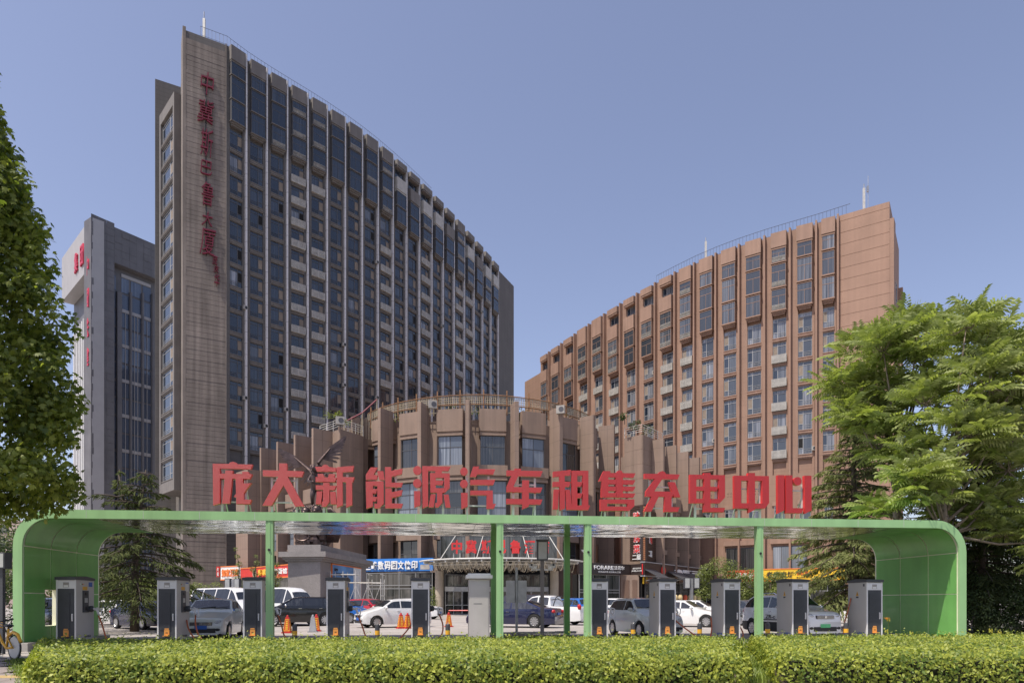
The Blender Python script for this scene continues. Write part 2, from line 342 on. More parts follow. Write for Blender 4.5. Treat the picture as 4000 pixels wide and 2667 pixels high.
# tiled pavement in the corner
pav = MB().prism([(-30,10.5),(-7.5,10.5),(-13.4,18.0),(-16.6,22.2),(-30,23.5)], .004, .02).build('pavement', M['conc'], kind='structure')
tl = MB().box(-.245,.245,-.245,.245,0,.022).mesh('paving_tile', M['tile']); tly = MB().box(-.245,.245,-.245,.245,0,.026).mesh('tactile_tile', M['tiley'])
for i in range(-24, 6):
    for j in range(0, 26):
        a = R(5.6); px_, py_ = i*.5 - 9.0, j*.5 + 11.8
        x, y = px_*math.cos(a) - py_*math.sin(a), px_*math.sin(a) + py_*math.cos(a) + .4
        if x > -8.15 - (y-12.2)*.86 - .3 or x < -.80*y or y > 21.5 or y < 12.5: continue
        o = obj('paving_tile', tly if j in (6,) else tl, pav, (x, y, .02 + random.uniform(0,.003)), a)
mb = MB()
for a, b in [((-8.0,12.0),(-13.0,18.0)),((-13.0,18.0),(-15.9,21.9))]:
    u = Vector((b[0]-a[0], b[1]-a[1],0)); l = u.length; u.normalize(); n = Vector((u.y,-u.x,0)); k = int(l/1.0)
    for q in range(k): mb.fbox((a[0],a[1]), u, n, q*l/k+.006, (q+1)*l/k-.006, -.06, .06, 0, .07)
tag(mb.build('kerb_edging', M['conc'], kind='structure'), 'low concrete edging between the tiled pavement and the left end of the hedge', 'kerb')

# ------------------------------------------------------------------ the two curved apartment towers
def frame(p, q):
    u = Vector((q[0]-p[0], q[1]-p[1], 0)); l = u.length; u.normalize(); return u, Vector((u.y,-u.x,0)), l
def window_meshes(k, flip, fm, sm):
    """Shared meshes of one tower, unit width; z from the sill up (storey 3 m)."""
    d = {}; FY = Matrix.Diagonal((1,-1,1,1)); X = (lambda a, b: (1-b, 1-a)) if flip else (lambda a, b: (a, b))
    f = MB(FY); t = .035
    def bar(a0,a1,z0,z1,y0=-.22,y1=-.13):
        a0,a1 = X(a0,a1); f.box(a0,a1,y0,y1,z0,z1)
    bar(0,t,0,2.45); bar(1-t,1,0,2.45); bar(t,1-t,0,.07); bar(t,1-t,2.38,2.45); bar(.615,.66,.07,2.38); bar(t,.615,1.98,2.04); bar(.66,1-t,1.98,2.04); bar(.66,1-t,.72,.79)
    for q in range(2): bar(t,.6,.42+.2*q,.45+.2*q,-.11,-.09)
    for q in range(6): bar(.06+.1*q,.072+.1*q,.07,.45,-.11,-.09)
    d['frame'] = f.mesh('window_frame', fm)
    s = MB(FY)
    s.box(-.02,1.02,-.3,.06,-.10,0); s.box(-.01,1.01,-.3,0,-.28,-.102); s.box(-.02,1.02,-.3,.10,-.40,-.282); s.box(-.01,1.01,-.3,.02,-.55,-.402)
    d['sill'] = s.mesh('sill', sm)
    a0,a1 = X(.035,.615); b0,b1 = X(.66,.965)
    d['big'] = MB(FY).box(a0,a1,-.20,-.17,.07,1.98); d['tr1'] = MB(FY).box(a0,a1,-.20,-.17,2.04,2.38)
    d['low'] = MB(FY).box(b0,b1,-.20,-.17,.07,.72); d['tr2'] = MB(FY).box(b0,b1,-.20,-.17,2.04,2.38); d['bigc'] = MB(FY).box(a0,a1,-.20,-.17,.07,1.98).mesh('pane', M['glassc'] if not flip else M['glassb'])
    d['cas'] = MB(FY).box(b0,b1,-.19,-.155,.79,1.98)
    for q in ('big','low','tr1','tr2'): d[q] = d[q].mesh('pane', M['glassc'] if flip else M['glass'])
    c = d['cas']
    d['cas'] = {n: None for n in ('screen','glass','open')}
    for n, m in (('screen',M['screen']),('glass',M['glass']),('open',M['open'])): d['cas'][n] = c.mesh('casement', m)
    g = MB(FY); g.box(.0,1.0,.25,.30,-.05,0).box(0,1,.25,.30,.9,.95).box(0,.04,.25,.30,0,.9).box(.96,1,.25,.30,0,.9).box(.48,.52,.25,.30,0,.9)
    g.box(0,1,-.2,.25,-.08,-.051).box(0,.03,-.2,.25,0,.95).box(.97,1,-.2,.25,0,.95)
    for q in range(11): g.box(.04,.96,.255,.285,.03+.08*q,.085+.08*q)
    d['grille'] = g.mesh('air_conditioner_grille', M['grill'])
    b = MB(FY); b.box(0,.022,.42,.55,0,1).box(.978,1,.42,.55,0,1).box(.022,.978,.42,.55,0,.03).box(.022,.978,.42,.55,.97,1).box(.022,.978,.47,.52,.66,.68).box(.49,.51,.47,.52,.03,.66); b.box(0,.03,0,.42,0,1).box(.97,1,0,.42,0,1).box(.03,.97,0,.05,.0,1)
    d['bayf'] = b.mesh('bay_frame', sm if flip else fm)
    d['bayp'] = MB(FY).box(.022,.978,.46,.50,.03,.97).mesh('pane', M['glass'] if not flip else M['glassb'])
    l = MB(FY); l.box(-.04,1.04,0,.62,-.10,0); d['bays'] = l.mesh('ledge', sm)
    lv = MB(FY)
    for q in range(6): lv.box(.04,.96,.52,.56,.03+.07*q,.055+.07*q)
    lv.box(.3,.75,.2,.5,.04,.36); d['louv'] = lv.mesh('louvre', M['grill'])
    return d
acu = MB().box(-.3,.3,-.14,.14,0,.5).lathe([(.19,-.152),(.19,-.141)], c=(.05,0,.25), axis='y', k=12, mi=1).mesh('air_conditioner', [M['acw'], M['black']])
def tower(root, E, Dof, tops, types, ac, cfg):
    P = [((px-CX)/F*Dof(px), Dof(px)) for px in E]; wm, fm, bm = cfg['wall'], cfg['fin'], cfg['bay']
    d = window_meshes(cfg, cfg['flip'], cfg['frame'], bm); L = root.location; wall = MB(); r = random.Random(cfg['seed'])
    def put(name, me, p, u, parent=None, **k):
        o = obj(name, me, parent or root, **k); return o
    nwin = 0; rest = MB()
    for i in range(len(E)-1):
        u, n, l = frame(P[i], P[i+1]); o = P[i]; t = tops[i]; ang = math.atan2(u.y, u.x)
        if types[i] == 'blank':
            wall.fbox(o,u,n,0,l,-13,0,0,t); continue
        a0, a1 = l*cfg['wa'][0], l*cfg['wa'][1]; ww = a1-a0
        wall.fbox(o,u,n,0,l,-13,-.3,0,t-.02); wall.fbox(o,u,n,0,a0,-.3,0,0,t); wall.fbox(o,u,n,a1,l*.9,-.3,0,0,t)
        wall.fbox(o,u,n,a0,a1,-.3,-.02,0,cfg['zmin'])
        f = MB(); f0 = l*cfg['fa']; f.fbox(o,u,n,f0,f0+cfg['fw'],-.3,cfg['fd'],0,t+.25); f.build('fin', fm, root)
        if cfg.get('pier'):                                        # dark reveal beside each fin
            pass
        loc = lambda a, z, b=0: (o[0]+u.x*a+n.x*b-L[0], o[1]+u.y*a+n.y*b-L[1], z-L[2])
        base = t-10.5
        if types[i] == 'A': par = [(t-1.8, t+.05)]; bays = [t-3.7, t-6.8, t-9.7]; bh = [1.85, 3.0, 2.8]
        elif types[i] == 'B': par = [(t-.9, t), (t-4.7, t-2.75)]; bays = [t-7.2, t-9.8]; bh = [2.4, 2.5]
        elif types[i] == 'C': par = [(t-2.7, t+.05)]; bays = [t-5.4, t-8.2]; bh = [2.6,2.7]; base = t-9.0
        for q, (z0, z1) in enumerate(par):
            m = MB(); m.fbox(o,u,n,a0-.12,a1+.12,-.3,.62,z0,z1); m.fbox(o,u,n,a0-.06,a1+.06,-.3,.5,z0-.12,z0-.002); m.fbox(o,u,n,a0-.1,a1+.1,-.3,.56,z0-.24,z0-.122)
            m.build('parapet_panel', cfg['panel'] if (q == 1 and i % 3 != 1) else bm, root)
        if types[i] == 'B':
            wn = put('window', d['frame'], None, None, loc=loc(a0,t-2.75), rz=ang, scale=(ww,1,.74)); obj('pane', d['big'], wn); [obj('pane', d[k_], wn) for k_ in ('low','tr1','tr2')]; obj('casement', d['cas']['glass'], wn)
        for q, z in enumerate(bays):
            wn = put('bay_window', d['bayf'], None, None, loc=loc(a0-.05,z), rz=ang, scale=(ww+.1,1,bh[q]-.12)); obj('pane', d['bayp'], wn)
            put('ledge', d['bays'], None, None, loc=loc(a0-.05,z), rz=ang, scale=(ww+.1,1,1.0))
            if i in ac or r.random() < .12: put('louvre', d['louv'], None, None, loc=loc(a0-.05,z+.1), rz=ang, scale=(ww+.1,1,1.5))
        m = MB(); z = bays[-1]; m.fbox(o,u,n,a0,a1,-.3,.42,z-.3,z-.102); m.fbox(o,u,n,a0+.1,a1-.1,-.3,.25,z-.5,z-.302); m.build('corbel', bm, root)
        k = 0
        while True:
            z = base - 3*(k+1) + .5; k += 1
            if z < cfg['zmin']: break
            if nwin >= 290: break
            nwin += 1
            wn = put('window', d['frame'], None, None, loc=loc(a0,z), rz=ang, scale=(ww,1,1)); obj('sill', d['sill'], wn); obj('pane', d['bigc' if r.random() < .14 else 'big'], wn); [obj('pane', d[k_], wn) for k_ in ('low','tr1','tr2')]
            if i not in ac and r.random() < .10: put('air_conditioner', acu, None, None, loc=loc(a1+.28,z+.3,.2), rz=ang)
            c = r.random(); obj('casement', d['cas']['screen' if c < .55 else ('open' if c < cfg['openp'] else 'glass')], wn)
            if i in ac and r.random() < .86: put('air_conditioner_grille', d['grille'], None, None, loc=loc(a0-.08,z-.12), rz=ang, scale=(ww+.16,1,1.0))
    return P, wall
# left tower -----------------------------------------------------------
LT = thing('apartment_tower', 'tall grey brown curved apartment tower with red vertical calligraphy on its end wall', 'apartment tower', (-36,95,0), world=True)
EL = [884,963,1044,1124,1204,1279,1349,1415,1476,1534,1587,1637,1685,1729,1772,1812,1849,1883,1915,1944,2007]
tab = [(889,192),(983,240),(1067,290),(1149,343),(1224,393),(1298,439),(1367,500),(1434,540),(1492,587),(1545,634),(1597,681),(1648,725),(1695,770),(1737,815),(1782,857),(1820,902),(1856,942),(1889,984),(1920,1024),(1950,1062)]
cL = np.polyfit([(p-1400)/500 for p,_ in tab], [F*(72.6-.2*i)/(HY-y) for i,(p,y) in enumerate(tab)], 3)
DL = lambda px: float(np.polyval(cL, (px-1400)/500))
topL = [74.2-.2*i for i in range(20)]; topL[-1] = 70.3
tyL = ['A']*9 + ['B']*5 + ['A'] + ['B']*4 + ['blank']
PL, wl = tower(LT, EL, DL, topL, tyL, {3,4,8,11,14,15}, dict(wall=M['lt_wall'], fin=M['lt_fin'], bay=M['lt_bay'], panel=M['grill'], frame=M['frame'], flip=False, wa=(.17,.80), fa=.905, fw=.20, fd=.34, zmin=20, seed=3, openp=.68))
u0, n0, _ = frame(PL[0], PL[1]); eA = Vector((*PL[0],0)); eB = Vector((at(715,HY,86.6).x, 86.6, 0)); ue, ne, le = frame(eB, eA)   # end wall from eB (near corner) to the facade
wl.fbox(eB, ue, ne, .32, le, -12, -.03, 0, 74.2)
wl.build('wall', M['lt_wall'], LT)
nb = 118; pl = MB().box(0, 1, -.03, 0, 0, 1).mesh('plank', M['lt_end']); r = random.Random(5); z = 1.0
for k in range(nb):
    h = .62*(.75+.5*r.random())
    if z+h > 74.4: h = 74.4-z
    if h < .08: break
    o = obj('plank', pl, LT, (eB.x-LT.location[0], eB.y-LT.location[1], z), math.atan2(ue.y,ue.x), (le-.06, 1+r.random()*.8, h-.032)); z += h
mb = MB(); mb.fbox(eB,ue,ne,-.05,.32,-3.2,.06,0,74.6); mb.fbox(eB,ue,ne,le-.10,le+.02,-.2,.10,0,74.3); mb.build('edge_trim', M['lt_end'], LT)
# its narrow left side: blade wall, projecting window bay, recessed air conditioner niche
sd = Vector((-.685,.728,0)); sn = Vector((-.728,-.685,0)); LS = 11.7
mb = MB(); mb.fbox(eB,sd,sn,.4,LS-.5,-8,-2.4,0,71.2); mb.build('side_wall', M['lt_bay'], LT)
mb = MB(); mb.fbox(eB+sd*LS,ue,ne,0,9,-.02,.5,0,74.1); mb.build('blade_wall', M['lt_wall'], LT)
mb = MB(); b0, b1, bd = 3.2, 9.4, .1
mb.fbox(eB,sd,sn,b0,b0+.55,-2.4,bd,17.5,66.5); mb.fbox(eB,sd,sn,b1-.55,b1,-2.4,bd,17.5,66.5); mb.fbox(eB,sd,sn,b0,b1,-2.4,bd,66.5,68); mb.fbox(eB,sd,sn,b0,b1,-2.4,bd,16.2,17.5); mb.fbox(eB,sd,sn,b0+.55,b1-.55,-2.4,bd-.4,17.5,66.5)
mb.build('window_bay', M['lt_bay'], LT)
dl = window_meshes({}, False, M['framel'], M['lt_bay']); acm = MB().box(-.45,.45,-.16,.16,0,.75).lathe([(.27,-.175),(.27,-.162)], c=(.08,0,.38), axis='y', k=14, mi=1).mesh('air_conditioner', [M['acw'], M['black']])
for k in range(16):
    z = 17.9+3.05*k; p = eB+sd*(b1-.6)+sn*(bd-.14)
    wn = obj('window', dl['frame'], LT, (p.x-LT.location[0], p.y-LT.location[1], z), math.atan2(-sd.y,-sd.x), (b1-b0-1.2,1,1)); obj('pane', dl['big'], wn); [obj('pane', dl[k_], wn) for k_ in ('low','tr1','tr2')]; obj('casement', dl['cas']['screen' if k%3 else 'glass'], wn)
    obj('sill', dl['sill'], wn)
    p = eB+sd*1.9-sn*1.3; obj('air_conditioner', acm, LT, (p.x-LT.location[0], p.y-LT.location[1], z+.2), math.atan2(-sd.y,-sd.x)+.25)
mb = MB()
for k in range(17): mb.fbox(eB,sd,sn,.42,3.15,-2.4,-.75,17.0+3.05*k,17.4+3.05*k)
mb.build('niche_slab', M['lt_bay'], LT, kind='stuff')
mb = MB()
for k, zz in ((2.0,64.5),(4.6,66.2),(8.4,60)): mb.fbox(eB,sd,sn,k,k+1.1,-2.5,-2.37,zz,zz+4)
mb.build('opening', M['open'], LT)
# roof railing along the curved front
def railing(root, pts, tops, h, m, step=.5, r=.022, back=.25, name='roof_railing'):
    mb = MB(); T = [Vector((p[0],p[1]+back,z)) for p, z in zip(pts, tops)]
    mb.tube([p+Vector((0,0,h)) for p in T], r*1.3, 4); mb.tube([p+Vector((0,0,.15)) for p in T], r, 4)
    for a, b in zip(T[:-1], T[1:]):
        k = max(1,int((b-a).length/step))
        for q in range(k): p = a.lerp(b, q/k); mb.cbox((p.x,p.y,p.z+h/2), (r,r,h))
    return mb.build(name, m, root)
e2 = eB+ue*1.9
railing(LT, [(e2.x,e2.y)]+[PL[i] for i in range(0,13)], [74.3]+[topL[i]+.1 for i in range(13)], 1.25, M['rail'], step=.42)
an = thing('rooftop_antenna', 'pale panel antenna standing on the corner roof of the tall grey tower', 'antenna', (0,0,0)); p = at(785,140,88.5); an.location = (p.x,p.y+.9,74.2)
MB().box(-.15,.15,-.1,.1,.9,3.7).build('panel_antenna', M['steelp'], an); MB().lathe([(.07,0),(.07,4.6)], k=8).build('mast', M['steel'], an)
# red calligraphy down the end wall
def endpt(px, py):                              # sight line onto the end wall plane
    d = Vector(((px-CX)/F,1,(HY-py)/F)); k = (eB - Vector((0,0,0))).dot(ne)/d.dot(ne); return Vector((0,0,CAMZ)) + d*k
ZV_ = Vector((0,0,1))
cal = [('中',805,331,62,80),('冀',800,440,76,80),('斯',803,560,58,108),('巴',800,661,52,48),('鲁',806,760,54,92),('大',804,860,50,52),('厦',808,948,74,100),('庞',833,1022,24,36),('庆',837,1058,22,26),('华',840,1098,24,52)]
for ch, cx, cy, cw_, chh in cal:
    p = endpt(cx-cw_*.5, cy+chh*.5); q = endpt(cx+cw_*.5, cy-chh*.5)
    letters('character', ch, p+ne*.1+ue*.25+ZV_*.25, ue, (0,0,1), (q-p).dot(ue)*.86, (q.z-p.z)*.86, .22, M['reddk'], LT, bold=-.006, shear=.12, n=ne)
mb = MB(); a, b = endpt(803,300), endpt(806,1000); mb.tube([a+ne*.05,b+ne*.05], .06, 5); mb.build('conduit', M['black'], LT)

# right tower ----------------------------------------------------------
RTW = thing('apartment_tower', 'lower brown curved apartment tower catching full sun behind the ailanthus tree', 'apartment tower', (28,95,0), world=True)
ER = [2050,2112,2152,2200,2253,2309,2369,2432,2497,2568,2645,2720,2804,2894,2993,3091,3193,3276,3475]
tabr = [(3475,799,46.4),(3273,850,46.4),(3215,858,46.4),(3113,891,46.3),(3013,919,46.2),(2916,955,46.1),(2824,991,46.0),(2738,1026,45.9),(2656,1062,45.7),(2584,1108,45.6),(2513,1140,45.4),(2446,1175,45.2),(2383,1215,45),(2320,1253,44.8),(2264,1291,44.6),(2209,1330,44.4),(2161,1372,44.2),(2117,1406,44)]
cR = np.polyfit([(p-2800)/600 for p,_,_ in tabr], [F*z/(HY-y) for p,y,z in tabr], 3)
DR = lambda px: float(np.polyval(cR, (px-2800)/600))
topR = [float(np.interp(px, [p for p,_,_ in tabr][::-1], [z+CAMZ for _,_,z in tabr][::-1])) for px in ER[:-1]]; topR[0] = 43.2; topR[-1] = 48.2
tyR = ['blank','B','B','B','C','C','B','B','B','B','A','A','A','A','A','A','A','blank']
PR, wr = tower(RTW, ER, DR, topR, tyR, {4,5,6,9,10,14}, dict(wall=M['rt_wall'], fin=M['rt_wall'], bay=M['rt_bay'], panel=M['rt_bay'], frame=M['framel'], flip=True, wa=(.26,.80), fa=.93, fw=.22, fd=.52, zmin=17.6, seed=9, openp=.56))
u1, n1, l1 = frame(PR[-2], PR[-1]); wr.build('wall', M['rt_wall'], RTW)
pn = MB().box(0,1,0,.03,0,1).mesh('panel', M['rt_end']); z = 12.0; k = 0
while z < 47.9:
    h = min(1.42, 48.2-z); obj('panel', pn, RTW, (PR[-2][0]+n1.x*.002-RTW.location[0], PR[-2][1]+n1.y*.002-RTW.location[1], z), math.atan2(u1.y,u1.x)+0, (l1, -1.2, h-.045)); z += 1.42
mb = MB(); c = Vector((*PR[-1],0)); s2 = Vector((.575,.818,0)); n2 = Vector((.818,-.575,0))
mb.fbox(c,s2,n2,.0,1.6,-.4,.45,8,46.2); mb.fbox(c,s2,n2,1.6,9,-6,0,0,44.5); mb.fbox(c,s2,n2,9,9.4,-6,.5,0,41.5); mb.build('side_wall', M['rt_wall'], RTW)
dr = window_meshes({}, True, M['framel'], M['rt_bay'])
for k in range(10):
    p = c+s2*2.4+n2*.2; wn = obj('window', dr['frame'], RTW, (p.x-RTW.location[0], p.y-RTW.location[1], 38.6-3*k), math.atan2(s2.y,s2.x), (4.5,1,1)); obj('pane', dr['big'], wn); [obj('pane', dr[k_], wn) for k_ in ('low','tr1','tr2')]
railing(RTW, [PR[i] for i in range(9,17)]+[(PR[17][0]+1.2,PR[17][1]-1.0)], [topR[i]+.1 for i in range(9,17)]+[48.2], 1.25, M['rail'], step=.42, back=.6)
for px, h, lab in ((3375,4.2,'taller pale panel antenna with whip beside the brown tower end wall'),(2757,3.4,'short pale panel antenna on the middle of the brown tower roof')):
    D = DR(px)+1; p = at(px,HY,D); a = thing('rooftop_antenna', lab, 'antenna', (p.x,D,47.6)); MB().box(-.12,.12,-.08,.08,.5,h-.5).build('panel_antenna', M['steelp'], a); m = MB(); m.lathe([(.06,0),(.06,h)], k=8)
    if h > 4: m.tube([(.5,0,.2),(.5,0,h+1.0)], .03, 5); m.cbox((.45,0,h-.6),(.2,.2,.7)); m.cbox((.25,0,.8),(.6,.05,.05))
    m.build('mast', M['steel'], a)
# base storeys of the right tower
for i in range(9, 17):
    u, n, l = frame(PR[i], PR[i+1]); o = PR[i]; a0, a1 = l*.3, l*.78; L = RTW.location
    mb = MB()
    for q in range(3):
        for s_ in range(2): mb.fbox(o,u,n,a0+.35+q*.42,a0+.5+q*.42,-.02,.03,15.4+s_*.4,15.55+s_*.4)
    mb.build('vent_block', M['rt_bay'], RTW, kind='stuff')
    MB().fbox(o,u,n,a0-.2,a1+.2,-.02,.14,13.7,14.2).build('lintel', M['rt_bay'], RTW)
    p = Vector((o[0],o[1],0))+u*(a0+.1)+n*.23
    wn = obj('window', dr['frame'], RTW, (p.x-L[0],p.y-L[1],11.2), math.atan2(u.y,u.x), (a1-a0-.2,1,1)); obj('pane', dr['big'], wn); [obj('pane', dr[k_], wn) for k_ in ('low','tr1','tr2')]; obj('casement', dr['cas']['open' if i==11 else 'glass'], wn)
for i, px0, px1 in ((11,2838,2946),(13,3020,3152)):
    D = DR((px0+px1)/2); u, n, l = frame(PR[i], PR[i+1]); a = at(px0,2133,DR(px0)-.05); b = at(px1,2225,DR(px1)-.05); uu = Vector((b.x-a.x,b.y-a.y,0)); ll = uu.length; uu.normalize(); nn = Vector((uu.y,-uu.x,0)); L = RTW.location
    w_ = MB(); w_.fbox(a,uu,nn,0,ll,0,.06,5.3,8.6); wn = w_.build('window', M['frame'], RTW)
    for q in range(4):
        g_ = MB(); g_.fbox(a,uu,nn,ll*(q*.25+.012),ll*(q*.25+.238),.06,.08,5.4,8.5); g_.build('pane', M['glassp'] if i==11 else M['glasspc'], wn) if False else g_.build('pane', M['glassp'] if i==11 else M['glasspc'], RTW)
    MB().fbox(a,uu,nn,-.3,ll+.3,0,.3,8.9,9.5).build('lintel', M['rt_bay'], RTW)
# ------------------------------------------------------------------ far grey office block at the left
OB = thing('office_building', 'distant grey granite office block with red characters behind the big leafy tree', 'office building', (-88,150,0), world=True)
c0 = at(355,HY,140); rf = Vector((7.3,10.6,0)).normalized(); rn = Vector((rf.y,-rf.x,0)); lf = Vector((-7.9,7.8,0)).normalized(); ln = Vector((-lf.y,lf.x,0)) if Vector((-lf.y,lf.x,0)).y < 0 else Vector((lf.y,-lf.x,0))
ZT = 80.5
mb = MB(); mb.fbox(c0,rf,rn,0,4.6,-3,0,0,ZT); mb.fbox(c0,rf,rn,4.6,26,-3,0,73,ZT); mb.fbox(c0,rf,rn,4.6,26,-3,-1.6,0,73)
mb.build('wall', M['gstone'], OB)
tm = MB().box(0,1,0,.05,0,1).mesh('stone_panel', M['gstone']); tn = 0; r = random.Random(2)
for k in range(45):                                              # cladding stones on the shaded face, some proud of the rest
    for q in range(3):
        z = 16+k*1.45
        o = c0+rf*(q*1.53+.01); obj('stone_panel', tm, OB, (o.x+rn.x*.001-OB.location[0], o.y+rn.y*.001-OB.location[1], z), math.atan2(rf.y,rf.x), (1.5,-(.2+1.6*r.random()),1.41)); tn += 1
for q in range(3,9):
    for k in range(5):
        o = c0+rf*(q*1.53+.01); obj('stone_panel', tm, OB, (o.x+rn.x*.001-OB.location[0], o.y+rn.y*.001-OB.location[1], 73.1+k*1.45), math.atan2(rf.y,rf.x), (1.5,-(.2+1.6*r.random()),1.41))
gm = MB().box(0,1,0,.06,0,1).mesh('pane', M['glassf'])
for k in range(17):                                              # glazing strips in the recess
    z = 8+k*3.75
    for a, wd in ((4.68,.9),(6.75,1.55),(8.75,2.1),(11.3,1.7)):
        o = c0+rf*a-rn*1.58; obj('window', gm, OB, (o.x-OB.location[0], o.y-OB.location[1], z), math.atan2(rf.y,rf.x), (wd,-1,3.3 if k%2 else 3.1))
mb = MB()
for a, w_ in ((5.65,.95),(8.35,.35),(10.9,.35),(13.1,.5)): mb.fbox(c0,rf,rn,a,a+w_,-1.6,-.9,0,66+a*.3)
mb.build('mullion', M['gstone'], OB)
mb = MB()
for a in (6.9,8.8,9.5,11.5):
    mb.fbox(c0,rf,rn,a+.6,a+.68,-1.5,-1.35,0,64)
for k in range(9): mb.fbox(c0,rf,rn,6.7,13,-1.58,-1.45,11.25+k*7.5,11.95+k*7.5)
mb.build('spandrel', M['gstonel'], OB)
mb = MB(); mb.fbox(c0,lf,ln,0,3.7,-2.4,-.002,0,ZT-.05); mb.fbox(c0,lf,ln,3.7,24,-2.4,-.002,70.5,ZT-.05); mb.build('portal', M['gstonel'], OB)
mb = MB(); mb.fbox(c0,lf,ln,3.7,24,-3.4,-2.4,0,70.5); mb.fbox(c0,lf,ln,3.7,7.0,-2.4,-1.2,0,66); mb.build('recess_wall', M['gstone'], OB)
for k in range(10): MB().fbox(c0,lf,ln,7.2+k*1.35,7.65+k*1.35,-2.4,-1.3,0,64-k*.2).build('fin', M['white'], OB)
for ch, y in (('中',1078),('国',1204),('铁',1318),('建',1432)):
    D = 141.8; p = at(338,y,D); letters('character', ch, c0+lf*2.75+ln*.02+Vector((0,0,p.z-1.9)), -lf, (0,0,1), 2.0, 3.9, .3, M['redfar'], OB, bold=.02, n=ln)
for ch, a in (('团',4.9),('集',9.6)):
    p = c0+lf*(a+2.2)+ln*.05; letters('character', ch, (p.x,p.y,72.6), -lf, (0,0,1), 2.3, 4.2, .3, M['redfar'], OB, bold=.02, n=ln)

# ------------------------------------------------------------------ hotel podium with the round bay-windowed front
PD = thing('hotel_podium', 'brown stone hotel podium with a round bay-windowed front between the two towers', 'hotel building', (-3,85,0), world=True)
PC = Vector((-4.2,90.2,0)); PRAD = 18.0; DA = R(16.5); L = PD.location
def pang(k): return R(-1.6) + k*DA              # k = 0 is the fin left of the middle bay
def ppt(a, r): return Vector((PC.x+r*math.sin(a), PC.y-r*math.cos(a), 0))
def ztp(k): return 22.7
mb = MB(); poly = [ppt(pang(-4.6+.2*i), PRAD-2.9) for i in range(47)]; poly += [Vector((14,110,0)), Vector((-22,110,0))]
mb.prism([(p.x,p.y) for p in poly], 0, 21.6); mb.build('wall', M['pod'], PD)
def glazed(name, o, u, n, a0, a1, z0, z1, nv, hs, m, parent, mb_frame=None, depth=0.0):
    """A window: frame bars with one pane per opening."""
    f = MB(); t = .05
    f.fbox(o,u,n,a0,a0+t,depth-.06,depth+.05,z0,z1); f.fbox(o,u,n,a1-t,a1,depth-.06,depth+.05,z0,z1); f.fbox(o,u,n,a0+t,a1-t,depth-.06,depth+.05,z0,z0+t); f.fbox(o,u,n,a0+t,a1-t,depth-.06,depth+.05,z1-t,z1)
    zs = [z0+t]+[z0+(z1-z0)*h for h in hs]+[z1-t]
    for h in zs[1:-1]: f.fbox(o,u,n,a0+t,a1-t,depth-.05,depth+.04,h-.03,h+.03)
    for q in range(1,nv): a = a0+(a1-a0)*q/nv; f.fbox(o,u,n,a-.025,a+.025,depth-.045,depth+.035,z0+t,z1-t)
    wn = f.build(name, mb_frame or M['framel'], parent); wn.parent = parent
    for q in range(nv):
        for j in range(len(zs)-1):
            p0, p1 = a0+(a1-a0)*q/nv+.02, a0+(a1-a0)*(q+1)/nv-.02; g = MB(); g.fbox(o,u,n,p0,p1,depth-.03,depth-.005,zs[j]+.02,zs[j+1]-.02)
            if parent.get('world'): LL = parent.location; g.v = [(x-LL[0],y-LL[1],z-LL[2]) for x,y,z in g.v]
            obj('pane', g.mesh('pane', m), wn)
    return wn
def podbay(o, u, n, l, a0, a1, zt, gl, parent, low=True):
    """One bay: parapet panel, tall window, spandrel box, tall window, ledge, third storey window."""
    p = MB(); p.fbox(o,u,n,a0,a1,-1.8,.15,zt-2.5,zt-.1); p.fbox(o,u,n,a0+.05,a1-.05,-1.8,.02,zt-2.72,zt-2.502); p.fbox(o,u,n,a0+.02,a1-.02,-1.8,.1,zt-2.95,zt-2.722); p.build('parapet_panel', M['pod'], parent)
    glazed('window', o, u, n, a0+.12, a1-.12, zt-6.2, zt-2.96, 2, (.62,), gl[0], parent, M['frame'], depth=-.15)
    p = MB(); p.fbox(o,u,n,a0-.35,a1+.1,-1.8,.55,zt-7.35,zt-6.25); p.fbox(o,u,n,a0-.28,a1+.04,-1.8,.36,zt-7.6,zt-7.352); p.fbox(o,u,n,a0-.32,a1+.07,-1.8,.45,zt-7.85,zt-7.602); p.build('spandrel', M['pod'], parent)
    glazed('window', o, u, n, a0-.2, a1+.0, zt-11.95, zt-7.87, 2, (.3,.68), gl[1], parent, M['frame'], depth=.05)
    p = MB(); p.fbox(o,u,n,a0-.35,a1+.1,-1.8,.5,zt-12.3,zt-12.0); p.fbox(o,u,n,a0-.3,a1+.05,-1.8,.3,zt-14.2,zt-12.302); p.build('ledge', M['pod'], parent)
    if low:
        glazed('window', o, u, n, a0-.05, a1-.05, zt-16.15, zt-14.25, 2, (.25,), gl[2], parent, M['frame'], depth=-.2)
        p = MB(); p.fbox(o,u,n,a0-.3,a1+.1,-1.8,.35,zt-16.75,zt-16.2); p.build('ledge', M['pod'], parent)
gls = [M['glasspc'], M['glassp']]
for k in range(-4, 5):                          # fins, then the bays between them
    a = pang(k); p = ppt(a, PRAD-1.6); n = Vector((math.sin(a),-math.cos(a),0)); u = Vector((math.cos(a),math.sin(a),0)); zt = 22.9
    f = MB(); f.fbox(p,u,n,-.2,.22,0,1.95,5.0,zt); f.build('fin', M['podj'], PD)
    if k < 4:
        b = pang(k+1); p2 = ppt(b, PRAD-1.6); u2 = (p2-p); l = u2.length; u2.normalize(); n2 = Vector((u2.y,-u2.x,0))
        r_ = (k*7+3)%5
        podbay(p, u2, n2, l, l*.24, l*.86, 22.6, [gls[(k+1)%2], gls[(k)%2 if k!=-1 else 1], M['glassp']], PD)
